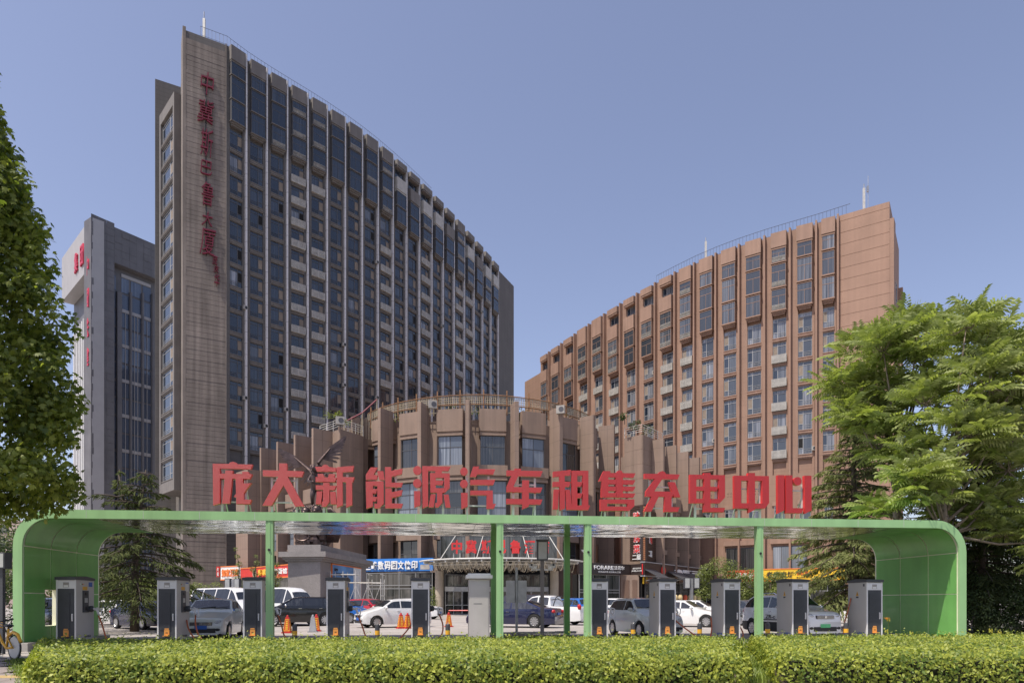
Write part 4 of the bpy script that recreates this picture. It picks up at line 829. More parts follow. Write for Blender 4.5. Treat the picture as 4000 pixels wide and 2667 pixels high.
for f_ in (1.0,.86,.72):
    for i in range(2,26,1):
        for h in (0,.5):
            x,y = arc[i]; x2,y2 = arc[i+1]; s = random.uniform(.55,1.05); X0, Y0 = AX+x*(.6+.4*f_)+h*.3, 71.4-(71.4-y)*f_; X1, Y1 = AX+x2*(.6+.4*f_)+h*.3, 71.4-(71.4-y2)*f_
            m.tube([(X0+(X1-X0)*q/6,Y0+(Y1-Y0)*q/6-h*.2,5.42-s*(1-((q-3)/3)**2)) for q in range(7)], .018, 3, cap=False)
m.build('string_lights', M['trel'], EC, kind='stuff')
for x in (-6.0,-2.4,2.8,6.2): MB().tube([(AX+x*1.0,66.6+abs(x)*.15,5.8),(AX+x*.78,71.3,8.7)], .04, 6).build('tie_rod', M['steelp'], EC)
hs_ = thing('hotel_sign', 'seven red hotel name characters standing on the entrance canopy', 'sign lettering', (-1,65.4,5.8), world=True)
for i, (ch, px) in enumerate(zip('中冀斯巴鲁酒店',(1785,1841,1900,1957,2013,2069,2125))):
    p = at(px-21,HY,65.2+abs(i-3)*.12); letters('character', ch, (p.x,p.y,6.22), (1,0,0), ZV, 1.02, 1.3, .14, M['redside'], hs_, bold=.03, n=(0,-1,0))
    m = MB()
    for s in (.2,.8): m.box(p.x+s-.025,p.x+s+.025,p.y+.005,p.y+.05,5.75,6.3)
    m.build('support_post', M['steelp'], hs_)
# right of the entrance
put, tt = sign('shop_sign', 'dark plum shop sign with white serif lettering right of the entrance', 2262, 71.6, 2462, 75.4, 4.6, 5.75, .4, M['brownsign'])
put('FORARE', .28, .66, .42, .80, M['ltr_white'], .05, each=False, bold=.02); put('法若尔', .67, .88, .44, .80, M['ltr_white'], .05); put('奢侈品护理 皮具私人订制', .36, .80, .14, .30, M['ltr_white'], .03, each=False, bold=0)
m = MB()
for q in range(6): w0 = tt[1]+tt[2]*(.75+.10*q)+tt[3]*.02; m.tube([w0+Vector((0,0,5.05+.03*q)), w0+tt[2]*(-.25)+Vector((0,0,5.3+.06*q)), w0+tt[2]*(-.5)+Vector((0,0,5.5))], [.02,.035,.01], 5)
m.build('wing_emblem', M['ltr_white'], tt[0])
put, tt = sign('shop_sign', 'small dark plum sign panel at the corner beside the restaurant sign', 2462, 75.5, 2512, 74.0, 4.6, 5.75, .4, M['brownsign']); put('奢侈品护理', .2, .85, .52, .66, M['ltr_white'], .03, each=False, bold=0); put('皮具私人订制', .12, .9, .28, .43, M['ltr_white'], .03, each=False, bold=0)
m = MB(); m.fbox(tt[1],tt[2],tt[3],tt[4]-.12,tt[4],.002,.05,4.6,5.75); m.build('edge_trim', M['redside'], tt[0])
shopfront('dark glass shopfront under the plum sign', 2262, 72.2, 2420, 75.0, .25, 4.55, 3, (.55,.62), M['glassp'], M['framel'])
p = at(2460,HY,75); t = thing('louvred_pier', 'brown stone pier with two louvred openings beside the restaurant', 'pier', (p.x,p.y,.25), -.35)
MB().box(-1.0,1.0,0,1.4,0,4.3).build('pier_body', M['pod'], t)
for x in (-.42,.55):
    l_ = MB(); w_ = .36 if x < 0 else .27
    for q in range(22): l_.box(x-w_,x+w_,-.06,-.001,1.4+q*.11,1.47+q*.11)
    l_.build('louvre', M['rt_fin'], t, kind='stuff')
def slatsign(label, px0, D0, px1, D1, z0, z1, chars):
    a, b = at(px0,HY,D0), at(px1,HY,D1); u = Vector((b.x-a.x,b.y-a.y,0)); l = u.length; u.normalize(); n = Vector((u.y,-u.x,0))
    t = thing('restaurant_sign', label, 'sign', (a.x,a.y,z0), world=True); MB().fbox(a,u,n,0,l,-.6,-.08,z0,z1).build('board', M['brownsign'], t)
    k = int((z1-z0)/.21)
    for q in range(k): MB().fbox(a,u,n,0,l,-.079,0,z0+q*.21+.02,z0+q*.21+.16).build('slat', M['slat'], t)
    for ch, f0, zz, s, mm in chars:
        p = a+u*(l*f0)+n*.01
        if mm == 'r': letters('character_outline', ch, (p.x-u.x*.05,p.y-u.y*.05,zz-.05), u, ZV, s+.1, s+.1, .06, M['ltr_white'], t, bold=.05, n=n); letters('character', ch, (p.x,p.y,zz), u, ZV, s, s, .1, M['redside'], t, bold=.01, n=n)
        else: letters('character', ch, (p.x,p.y,zz), u, ZV, s*(1.9 if len(ch)>1 else 1), s, .08, M['ltr_white'], t, bold=.015, n=n)
    return t, a, u, n, l
slatsign('dark slatted restaurant sign with red characters facing the entrance', 2460, 75.6, 2514, 74.2, 6.1, 12.2, [('味',.3,10.6,.85,'r'),('私',.3,9.4,.85,'r'),('房',.32,8.15,.85,'r'),('菜',.3,6.95,.9,'r'),('二层',.22,6.2,.6,'w')])
st = slatsign('dark slatted restaurant sign turned away to the right of the corner', 2521, 74.2, 2582, 80.5, 6.0, 12.0, [('纯',.22,8.1,1.0,'r'),('二层',.18,6.6,.7,'w'),('茶',.76,8.0,.6,'r'),('咖',.76,7.2,.6,'r'),('啡',.76,6.5,.6,'r'),('七',.25,9.6,.9,'r')])
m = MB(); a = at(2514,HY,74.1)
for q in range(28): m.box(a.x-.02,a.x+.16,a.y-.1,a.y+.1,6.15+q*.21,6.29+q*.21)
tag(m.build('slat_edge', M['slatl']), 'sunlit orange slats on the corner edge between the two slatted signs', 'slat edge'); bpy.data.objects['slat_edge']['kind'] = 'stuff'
put, tt = sign('restaurant_sign', 'long brown restaurant sign with pale characters and a round red emblem', 2518, 74.0, 2792, 93.0, 4.5, 5.9, .5, M['brownsign'], M['framel'])
put('撸町三味', .36, .84, .28, .72, M['ltr_white'], .12, bold=.03); p = tt[1]+tt[2]*(tt[4]*.22)+tt[3]*.03; mm = MB(); mm.plate([(.62*math.cos(q*.3),.5*math.sin(q*.3)) for q in range(21)], 0, .06, (p.x,p.y,5.2), tt[2], ZV, tt[3]); mm.build('emblem', M['redsign'], tt[0]); letters('character', '町', p+tt[3]*.07+tt[2]*-.3+Vector((0,0,4.95)), tt[2], ZV, .6, .5, .05, M['brownsign'], tt[0], n=tt[3])
RX = shopfront('dark restaurant front under the long brown sign', 2520, 74.6, 2792, 93.4, .25, 4.4, 7, (.6,), M['glassp'], M['black'])
m = MB()
for q in range(4): m.fbox(tt[1],tt[2],tt[3],.3+q*1.9,2.0+q*1.9,-.35,-.30,3.6,4.3)
m.build('yellow_poster', M['yellow'], RX)
for q in range(3):
    s0 = (.1, 6.5, 11.0)[q]; a_ = tt[1]+tt[2]*s0; aw = thing('awning', ('dark awning next to the louvred pier','wide dark awning behind the twin box lamp','dark awning at the far end of the restaurant')[q], 'awning', (a_.x,a_.y,3.0), world=True, group='dark awnings of the restaurant'); w_ = (2.6,4.0,3.6)[q]
    P = lambda s, o, z: tuple(a_+tt[2]*s+tt[3]*o+Vector((0,0,z)))
    mk = MB(); mk.add([P(0,0,3.6),P(w_,0,3.6),P(w_,1.8,2.65),P(0,1.8,2.65),P(0,0,3.5),P(w_,0,3.5),P(w_,1.8,2.55),P(0,1.8,2.55)],[(0,3,2,1),(4,5,6,7),(0,1,5,4),(1,2,6,5),(2,3,7,6),(3,0,4,7)])
    for k in range(int(w_/.25)): mk.add([P(k*.25,1.8,2.56),P(k*.25+.22,1.8,2.56),P(k*.25+.11,1.82,2.36)],[(0,1,2)])
    mk.build('fabric', M['lamph'], aw); mk = MB(); mk.tube([P(.1,1.7,2.6),P(.1,.05,2.3)], .03, 5); mk.tube([P(w_-.1,1.7,2.6),P(w_-.1,.05,2.3)], .03, 5); mk.build('bracket', M['steel'], aw)
M['lant'] = mat('paper_lantern', (.62,.48,.25), .7, var=.1); M['lantr'] = mat('red_paper_lantern', (.55,.10,.04), .7, var=.1)
for q in range(7):
    p = tt[1]+tt[2]*(4.5+q*1.55)+tt[3]*1.1; lt = thing('paper_lantern', ('cream','striped','cream','red','cream','yellow','cream')[q]+' paper lantern '+('nearest the pier','second from the pier','left of the lamp pole','beside the lamp pole','right of the red lantern','second from the far end','at the far end')[q]+' in the restaurant row', 'lantern', (p.x,p.y,1.75), group='paper lanterns at the restaurant')
    MB().lathe([(.1,0),(.24,.1),(.28,.35),(.24,.6),(.1,.7)], k=12).build('shade', M['lantr' if q == 3 else 'lant'], lt, smooth=True); MB().lathe([(.11,.701),(.11,.76)], k=10).lathe([(.11,-.06),(.11,-.001)], k=10).build('cap', M['black'], lt)
# yellow bakery sign on the right tower's foot and its neighbour
put, tt = sign('shop_sign', 'long yellow shop sign with black and red characters at the brown tower foot', 2976, 84.6, 3300, 80.6, 4.25, 5.6, .25, M['yellow'], M['orange'])
put('老家肉饼', .05, .40, .28, .82, M['ltr_black'], .05, shear=.15); put('http://www.laojia.com.cn', .06, .38, .08, .19, M['ltr_black'], .03, each=False, bold=0); put('供应早餐', .43, .62, .44, .80, M['redsign'], .05); put('营业时间 早7:00', .43, .62, .18, .30, M['ltr_black'], .03, each=False, bold=0)
put, tt = sign('shop_sign', 'red shop sign ending in two white characters left of the yellow sign', 2840, 86.6, 2950, 85.0, 4.2, 5.6, .25, M['redsign']); put('烟酒城', .3, .96, .25, .75, M['ltr_white'], .06)
for px0, D0, px1, D1, lab in ((2760,89,2960,86,'dim shopfront under the red wine shop sign'),(2976,85,3300,81,'dim shopfront under the yellow sign')): shopfront(lab, px0, D0, px1, D1, .25, 4.1, 5, (.7,), M['glassp'], M['framel'])
# left wing signs
put, tt = sign('shop_sign', 'red noodle shop sign with yellow and white characters beside the pedestal', 940, 82.0, 1128, 73.0, 4.35, 5.55, .35, M['redsign'], M['orange'])
put('郭家', .40, .58, .22, .80, M['ltr_yel'], .12, bold=.03); put('手擀面馆', .62, .98, .25, .75, M['ltr_white'], .08, bold=.02); p = tt[1]+tt[2]*(tt[4]*.32)+tt[3]*.02; mm = MB(); mm.plate([(.5*math.cos(q*.3),.56*math.sin(q*.3)) for q in range(21)], 0, .06, (p.x,p.y,4.95), tt[2], ZV, tt[3]); mm.build('emblem', M['trel'], tt[0]); mm = MB(); mm.plate([(.3*math.cos(q*.3),.36*math.sin(q*.3)) for q in range(21)], .061, .09, (p.x,p.y,4.95), tt[2], ZV, tt[3]); mm.build('emblem_face', M['slat'], tt[0])
put, tt = sign('shop_sign', 'white hotel sign with orange characters left of the red noodle sign', 862, 84.5, 938, 82.2, 4.4, 5.9, .3, M['white'], M['orange']); put('如家酒店', .06, .94, .2, .82, M['orange'], .1, bold=.03)
put, tt = sign('shop_sign', 'narrow red vertical sign beside the white hotel sign', 845, 84.6, 858, 84.6, 4.7, 6.0, .3, M['redsign']); put('火', .2, .8, .55, .9, M['ltr_white']); put('锅', .2, .8, .1, .45, M['ltr_white'])
shopfront('dark shopfront under the red noodle sign', 935, 82.6, 1128, 73.4, .25, 4.2, 5, (.7,), M['glassp'], M['framel'])
# ------------------------------------------------------------------ pedestal, winged statue, billboard, scaffold
PE = thing('statue_pedestal', 'grey granite pedestal with a stepped cornice and a billboard on its long side', 'pedestal', (-15.5,55,.2), world=True)
pp = [(-17.2,52.4),(-14.6,52.0),(-13.6,63.6),(-16.6,63.8)]; cxy = (-15.5,57.8)
def infl(k): return [(x+(1 if x>cxy[0] else -1)*k, y+(1 if y>cxy[1] else -1)*k) for x,y in pp]
m = MB(); m.prism(pp, .2, 4.72); m.build('shaft', M['ped'], PE); m = MB(); m.prism(infl(.18), 4.722, 4.86); m.prism(infl(.34), 4.862, 5.02); m.build('moulding', M['ped'], PE); MB().prism(infl(.55), 5.022, 5.42).build('cornice', M['ped'], PE); MB().prism(infl(.02), 5.422, 5.97).build('top_block', M['ped'], PE)
u = Vector((1.0,11.6,0)).normalized(); n = Vector((u.y,-u.x,0)); a = Vector((-14.6,52,0))
MB().fbox(a,u,n,2.3,9.9,.002,.10,.9,4.68).build('billboard_frame', M['orange'], PE); MB().fbox(a,u,n,2.4,7.6,.102,.12,1.0,4.58).build('billboard', mat('sky_poster', (.12,.27,.52), .5, var=.45, scale=.5), PE); MB().fbox(a,u,n,7.62,9.8,.102,.12,1.0,4.58).build('billboard_panel', M['white'], PE)
p = a+u*2.75+n*.122
for body, dx, z, w_, h in (('斯巴鲁',0,4.1,.8,.22),('FORESTER',.5,3.72,2.6,.26),('森林人',0,3.2,1.6,.36)): letters('lettering', body, (p.x+u.x*dx,p.y+u.y*dx,z), u, ZV, w_, h, .02, M['ltr_black'], PE, bold=.015, n=n)
ST = thing('winged_statue', 'dark bronze winged figure on a rocky base with lions above the pedestal', 'statue', (-15.4,53.6,5.97))
def bake_skin(V, E, rad, sub=2):
    me = bpy.data.meshes.new('body'); me.from_pydata(V, E, []); bm = bmesh.new(); bm.from_mesh(me); lay = bm.verts.layers.skin.verify(); bm.verts.ensure_lookup_table()
    for i, v in enumerate(bm.verts): v[lay].radius = (rad[i], rad[i]*.9); v[lay].use_root = i == 0
    bm.to_mesh(me); bm.free(); o = bpy.data.objects.new('body', me); COL.objects.link(o); o.modifiers.new('s','SKIN').use_smooth_shade = True; k = o.modifiers.new('u','SUBSURF'); k.levels = sub; k.render_levels = sub
    r_ = bpy.data.meshes.new_from_object(o.evaluated_get(bpy.context.evaluated_depsgraph_get())); bpy.data.objects.remove(o); return r_
S0 = 3.05   # foot level of the figure above the pedestal top
V = [(-.0,0,1.55),(.0,-.05,1.95),(0,-.12,2.3),(.0,-.22,2.58),(-.02,-.34,2.72),(-.03,-.42,2.9),  # pelvis spine neck head
     (-.34,-.14,2.42),(-.50,-.32,2.0),(-.12,-.72,1.86),(.10,-.86,1.88),                     # right arm folded across
     (.34,-.16,2.42),(.62,-.42,2.36),(.92,-.62,2.45),(1.02,-.66,2.50),                      # left arm reaching out
     (-.16,.02,1.4),(-.22,-.24,.85),(-.26,.02,.1),(-.28,-.22,.02),
     (.18,.02,1.4),(.30,.15,.80),(.42,.5,.2),(.42,.3,.06)]
E_ = [(0,1),(1,2),(2,3),(3,4),(4,5),(2,6),(6,7),(7,8),(8,9),(2,10),(10,11),(11,12),(12,13),(0,14),(14,15),(15,16),(16,17),(0,18),(18,19),(19,20),(20,21)]
ra = [.27,.25,.33,.13,.12,.17,.15,.10,.08,.07,.15,.10,.08,.07,.19,.14,.09,.07,.19,.14,.09,.07]
V = [(x,y,z+S0) for x,y,z in V]; bm_ = bake_skin(V, E_, [k*1.5 for k in ra]); bm_.materials.clear(); bm_.materials.append(M['bronze']); bm_.polygons.foreach_set('material_index', [0]*len(bm_.polygons)); obj('body', bm_, ST)
m = MB(); m.ball((-.03,-.44,S0+2.96), (.27,.29,.33)); m.cbox((-.03,-.74,S0+2.94),(.07,.09,.13)); m.build('head', M['bronze'], ST, smooth=True)
m = MB()
for q in range(26): a_ = q*2.4; m.ball((-.03+.26*math.cos(a_), -.36+.24*math.sin(a_), S0+3.0+.022*(q%9)), .10, k=6, q=4)
for q in range(10): m.ball((-.03+.022*(q-5), -.66-.01*(q%3), S0+2.76-.03*q), .10, k=6, q=4)
m.build('hair_and_beard', M['bronze'], ST, smooth=True)
def wing_(root, sh, tip, nf, name):
    m = MB(); R0, S1, T1 = Vector(root), Vector(sh), Vector(tip); m.tube([R0, R0.lerp(S1,.6)+Vector((0,.05,.08)), S1, S1.lerp(T1,.5), T1], [.17,.17,.15,.10,.04], 8)
    for q in range(nf):
        f_ = q/(nf-1); b = S1.lerp(T1, min(1,f_*1.15)) if f_ > .3 else R0.lerp(S1, f_/.3*.9+.1); d = ((T1-S1).normalized()*(.25+.95*f_)+Vector((.18*(1 if tip[0]>root[0] else -1),.05,-.75+.55*f_))).normalized(); l_ = .9+.55*f_
        e = b+d*l_; sd_ = Vector((0,1,0)); w_ = d.cross(sd_).normalized()*.13
        m.add([b-w_+sd_*.03*(q%2),b+w_+sd_*.03*(q%2),e+w_*.6,e+d*.12,e-w_*.6,b-w_+sd_*(.03*(q%2)+.04),b+w_+sd_*(.03*(q%2)+.04),e+w_*.6+sd_*.04,e+d*.12+sd_*.04,e-w_*.6+sd_*.04],[(0,1,2,3,4),(9,8,7,6,5),(0,5,6,1),(1,6,7,2),(2,7,8,3),(3,8,9,4),(4,9,5,0)])
    m.build(name, M['bronze'], ST)
wing_((-.18,.1,S0+2.5), (-.75,.35,S0+3.1), (-1.85,.5,S0+4.05), 13, 'wing'); wing_((.1,.1,S0+2.55), (.12,.3,S0+3.55), (1.02,.45,S0+4.75), 14, 'wing')
# rocky base with cloak folds and three lion heads
rr = random.Random(8); m = MB()
for q in range(60): a_ = rr.uniform(0,6.28); h = rr.random(); w_ = 1.25-.35*h; m.ball((w_*.85*math.cos(a_)*rr.uniform(.4,1), w_*.7*math.sin(a_)*rr.uniform(.4,1), .15+2.4*h), (rr.uniform(.25,.55),rr.uniform(.25,.5),rr.uniform(.2,.55)), k=8, q=5)
m.build('rock_base', M['bronze'], ST)
m = MB()
for q in range(9): m.tube([(.3+.12*q,-.1-.05*q,2.95),(.75+.14*q,-.2,2.6-.05*q),(1.0+.15*q,-.1,1.9),(.9+.1*q,0,.3)], [.06,.16,.16,.08], 6)
m.build('cloak', M['bronze'], ST, smooth=True)
for x, y, z, s in ((-1.25,-.7,2.5,.36),(-.55,-.8,2.62,.36),(.35,-.95,2.7,.42)):
    m = MB(); m.ball((x,y,z), (s,s*.9,s*.95)); m.ball((x-.04,y-s*.8,z-.12), (s*.5,s*.45,s*.4)); m.ball((x-s*.5,y-s*.35,z+s*.75), s*.2, k=6, q=4); m.ball((x+s*.5,y-s*.35,z+s*.75), s*.2, k=6, q=4)
    for q in range(18): a_ = q*.35; m.ball((x+s*1.0*math.cos(a_),y+.05*rr.random(),z+s*1.0*math.sin(a_)), s*.27, k=6, q=4)
    m.build('lion', M['bronze'], ST, smooth=True)
m = MB(); m.tube([(-.75+.55*math.cos(q*math.pi/14),-1.15,.68+.34*math.sin(q*math.pi/14)) for q in range(29)], .055, 6)
m.plate([(.0+.24*(1 if q%2==0 else .25)*math.cos(q*math.pi/4), .24*(1 if q%2==0 else .25)*math.sin(q*math.pi/4)) for q in range(8)], 0, .08, (-.97,-1.1,.68), (1,0,0), (0,0,1), (0,-1,0))
for q in range(3): m.box(-.72,-.34,-1.18,-1.1,.52+.12*q,.56+.12*q)
m.box(-1.2,-.3,-1.14,-1.0,.35,1.0) if False else None
m.build('oval_emblem', M['bronze'], ST); letters('lettering', '中冀斯巴鲁', (-1.28,-1.12,.06), (1,0,0), ZV, 1.15, .24, .08, M['bronze'], ST, bold=.02, n=(0,-1,0))
SC = thing('scaffold', 'tubular steel scaffold standing beside the pedestal billboard', 'scaffold', (-12.2,54,.22), world=True); m = MB(); b_ = MB()
for i in range(5):
    x = -14.15+i*.98
    for y in (53.2,54.7): m.tube([(x,y,.22),(x,y,4.0 if i < 3 else 3.4)], .032, 6)
    for z in (1.1,2.1,3.1,3.75): m.tube([(x,53.2,z),(x,54.7,z)], .028, 5)
    if i < 4:
        for y in (53.2,54.7):
            for z in (1.1,3.1) + ((3.75,) if i < 2 else ()): m.tube([(x,y,z),(x+.98,y,z)], .028, 5)
        b_.tube([(x,53.2,.4),(x+.98,53.2,2.9)], .02, 5); b_.tube([(x+.98,53.2,.4),(x,53.2,2.9)], .02, 5)
m.build('tube_frame', M['steelp'], SC); b_.build('cross_brace', M['steelp'], SC)
MB().box(-14.2,-11.1,53.3,54.6,3.13,3.17).build('deck_board', M['trel'], SC)
# ------------------------------------------------------------------ chargers, cabinet, cables, bollards, cones
CHG = None
def cline(px, dv): return cw(cu_of(px, dv), dv)
def make_charger(holder=True):
    t = thing('charging_cabinet', 'x', 'ev charger', (0,0,0)); W, Dp, H = .32, 1.2, 2.36
    MB().box(-W+.06,W-.06,.1,Dp-.08,0,.255).build('plinth', M['conc'], t)
    MB().box(-W,W,.02,Dp,.257,H).build('housing', M['chw'], t)
    m = MB(); m.box(-W,-W+.045,-.012,.019,.257,H); m.box(W-.045,W,-.012,.019,.257,H); m.box(-W+.046,W-.046,0,.019,H-.30,H-.02); m.build('front_frame', M['chf'], t)
    d = MB().box(-W+.048,W-.048,.0,.019,.26,H-.305).build('door', M['chd'], t)
    v = MB(); v.box(-.225,.13,-.012,-.001,.62,H-.45); v.build('vent_panel', M['chd'], d)
    s = MB()
    for q in range(34): s.box(-.215,.12,-.022,-.012,.64+q*.038,.662+q*.038)
    s.build('louvre', M['chd'], d, kind='stuff')
    h = MB(); h.box(.185,.225,-.03,-.001,.95,1.2); h.box(.192,.218,-.05,-.031,.98,1.17); h.build('handle', M['chf'], d)
    b = MB(); b.box(-.10,.10,-.075,-.062,H-.26,H-.08); b.box(-.10,.10,-.061,-.001,H-.27,H-.255); b.T = Matrix.Translation((0,.06,0)); MB().box(-.095,.095,-.006,-.001,H-.255,H-.085).build('meter_window', M['conc'], t); MB().box(-.075,.075,-.012,-.007,H-.245,H-.18).build('meter', M['white'], t)
    c = MB(); k = 4; c.v = [(-W-.03,-.05,H),(W+.03,-.05,H),(W+.03,Dp+.03,H),(-W-.03,Dp+.03,H),(-W-.03,-.05,H+.09),(W+.03,-.05,H+.09),(W+.03,Dp*.5,H+.14),(-W-.03,Dp*.5,H+.14),(W+.03,Dp+.03,H+.08),(-W-.03,Dp+.03,H+.08)]
    c.f = [(3,2,1,0),(0,1,5,4),(4,5,6,7),(7,6,8,9),(2,3,9,8),(1,2,8,6,5),(3,0,4,7,9)]; c.m = [0]*7; c.build('roof_cap', M['chd'], t)
    if holder:
        o = MB(); o.prism([(-.085,-.02),(.085,-.02),(.085,-.001),(-.085,-.001)], .42, .66); o.box(-.105,.105,-.12,-.021,.42,.44); o.box(-.07,.07,-.024,-.0205,.65,.69); o.build('cable_bracket', M['ora'], t)
        MB().box(-.035,.035,-.0265,-.0245,.53,.55).build('bracket_label', M['black'], t)
    sc = MB(); sc.box(W+.001,W+.03,.42,.78,1.24,2.0); e = sc.build('control_panel', M['chd'], t); MB().box(W+.031,W+.036,.50,.70,1.58,1.74).build('screen', M['lampg'], e); MB().box(W+.031,W+.045,.53,.66,1.84,1.93).build('card_reader', M['black'], e); MB().box(W+.031,W+.038,.56,.68,1.32,1.43).build('socket', M['black'], e)
    MB().box(W+.001,W+.004,.42,.74,2.02,2.14).build('notice', M['ylw'], t); MB().box(W+.001,W+.004,.83,1.08,2.14,2.30).build('poster', M['plateb'], t)
    for q, mm in enumerate(('white','plateg','taill','ora')): MB().lathe([(.022,0),(.022,.006)], c=(W+.001,.28+q*.07,2.22), axis='x', k=10).build('indicator', M[mm], t)
    g = MB(); g.lathe([(.10,0),(.11,.1),(.075,.16)], c=(W+.001,.86,1.36), axis='x', k=14); gh = g.build('gun_holder', M['chd'], t)
    gg = MB(); gg.tube([(W+.12,.86,1.37),(W+.3,.82,1.33),(W+.36,.78,1.16)], [.05,.048,.04], 8); gg.tube([(W+.28,.82,1.40),(W+.46,.79,1.33),(W+.44,.78,1.15),(W+.36,.78,1.10)], .022, 7); gg.build('charging_gun', M['chf'], t)
    wn = MB(); wn.v = [(-W-.003,.5,1.86),(-W-.003,.66,1.86),(-W-.003,.58,2.05)]; wn.f = [(0,2,1)]; wn.m = [0]; MB().add([(-W-.003,.5,1.84),(-W-.003,.68,1.84),(-W-.003,.59,2.03),(-W-.001,.5,1.84),(-W-.001,.68,1.84),(-W-.001,.59,2.03)],[(0,2,1),(0,1,4,3),(1,2,5,4),(2,0,3,5)]).build('warning_triangle', M['ylw'], t)
    MB().add([(-W-.005,.572,1.88),(-W-.005,.608,1.88),(-W-.005,.596,1.98),(-W-.005,.584,1.98)],[(0,3,2,1)]).build('warning_mark', M['black'], t); MB().box(-W-.004,-W-.001,.51,.67,1.76,1.81).build('warning_text', M['black'], t)
    MB().box(-W-.004,-W-.001,.12,.22,2.2,2.3).build('badge', M['rail'], t)
    letters('lettering', '国家能源', (-W-.001,.62,.36), (0,-1,0), (0,0,1), .5, .08, .004, M['plateb'], t, n=(-1,0,0)); letters('lettering', '国家能源', (W+.001,.55,.36), (0,1,0), (0,0,1), .42, .08, .004, M['rail'], t, n=(1,0,0))
    return t
chg = [(258,'leftmost white and charcoal charger, in front of the green end wall'),(652,'white and charcoal charger with a paper notice left of the blue-plated silver sedan'),(987,'white and charcoal charger just left of the left canopy post'),(1311,'white and charcoal charger standing before the red car'),(1642,'white and charcoal charger between the white hatchback and the grey cabinet'),(2341,'white and charcoal charger right beside the plinth of a canopy post'),(2607,'white and charcoal charger in front of the bonnet of the pale grey hatchback'),(2859,'white and charcoal charger between the white sedans and the white charging suv'),(3126,'white and charcoal charger in front of the white suv with the green plate'),(3416,'rightmost white and charcoal charger, beside the sunlit green end wall')]
proto = make_charger()
for i, (px, lab) in enumerate(chg):
    p = cline(px, 1.05)
    if i == 0: proto.location = p; proto.rotation_euler = (0,0,TH); t = proto; t['label'] = lab; t['group'] = 'chargers under the green canopy'
    else: t = dup(proto, p, TH, lab)
    if i == 1: MB().box(.322,.327,.78,1.1,1.98,2.26).build('paper_notice', M['white'], t)
def cable(pts, lab):
    P = [Vector(p) for p in pts]; Q = []
    for i in range(len(P)-1):                    # smooth curve through the points
        a, b, c, d = P[max(i-1,0)], P[i], P[i+1], P[min(i+2,len(P)-1)]
        for q in range(7):
            s = q/7; Q.append(.5*((2*b)+(c-a)*s+(2*a-5*b+4*c-d)*s*s+(3*b-a-3*c+d)*s**3))
    Q.append(P[-1]); tag(MB().tube(Q, .027, 8).build('charging_cable', M['cable'], smooth=True), lab, 'cable', 'orange charging cables')
def lp(px, dv): return lambda a, b, z: cw(cu_of(px, dv)+a, dv+b, z)
for px, lab, pts in ((258,'orange cable dropping from the leftmost charger to the hedge',[(.68,.78,1.12),(.85,.7,.75),(1.05,.55,.32),(1.3,.4,.06)]),
    (652,'upper orange cable curving from the charger in front of the silver sedan',[(.68,.78,1.12),(.78,.5,.8),(1.0,.2,.42),(1.4,-.1,.10)]),
    (652,'lower orange cable sagging beside the blue-plated silver sedan',[(.33,.9,.95),(.55,.5,.62),(.9,.2,.30),(1.5,0,.06)]),
    (987,'orange cable looping down beside the black suv',[(.68,.78,1.12),(.85,.6,.75),(1.0,.35,.4),(1.35,.1,.05)]),
    (987,'short orange cable low beside the left canopy post',[(.33,.9,.7),(.6,.5,.35),(.95,.2,.08)]),
    (1311,'orange cable hanging from the charger before the red car',[(.68,.78,1.12),(.85,.7,.7),(1.0,.5,.35),(1.25,.2,.05)]),
    (1642,'orange cable bowing out from the charger before the grey cabinet',[(.68,.78,1.12),(.8,.6,.75),(.75,.4,.4),(.45,.3,.05)]),
    (1642,'orange cable slanting into the charger beside the pair of cones',[(-.3,.6,.85),(-.55,.4,.5),(-.95,.2,.08)]),
    (2341,'orange cable plugged into the pale grey hatchback',[(.4,.9,1.25),(.5,1.1,.95),(.42,1.3,.7),(.36,1.4,.55)]),
    (2607,'long orange cable sweeping right from the charger before the pale grey hatchback',[(.36,.8,1.1),(.7,.6,.75),(1.2,.4,.35),(1.65,.2,.08),(1.5,.15,.05),(.4,.1,.05)]),
    (2859,'pale orange cable hanging left of the charger between the white cars',[(-.45,.9,1.0),(-.5,.7,.6),(-.62,.5,.2),(-.45,.4,.05),(-.2,.4,.05)]),
    (2859,'orange cable coiling to the ground left of the tall canopy post',[(.36,.8,1.0),(.55,.6,.7),(.62,.4,.35),(.4,.3,.1),(.0,.2,.1)]),
    (3416,'dark orange cable slanting down left of the rightmost charger',[(-.33,1.0,1.75),(-.5,.9,1.3),(-.8,.7,.7),(-.95,.5,.2)])):
    f = lp(px, 1.05); cable([f(*p) for p in pts], lab)
# grey distribution cabinet
p = cline(1872, .75); t = thing('distribution_cabinet', 'tall plain grey distribution cabinet with an overhanging roof', 'cabinet', p, TH)
MB().box(-.37,.37,0,.9,.2,2.42).build('housing', M['cabinet'], t); MB().box(-.33,.33,-.014,-.001,.32,2.2).build('door', M['cabinet'], t); MB().box(-.45,.45,-.1,1,0,.198).build('plinth', M['conc'], t)
m = MB(); m.box(-.47,.47,-.12,1.02,2.44,2.56); m.box(-.40,.40,-.05,.95,2.562,2.62); m.build('roof', M['white'], t); MB().box(-.2,.1,-.018,-.0145,1.53,1.55).build('faded_text', M['rail'], t)
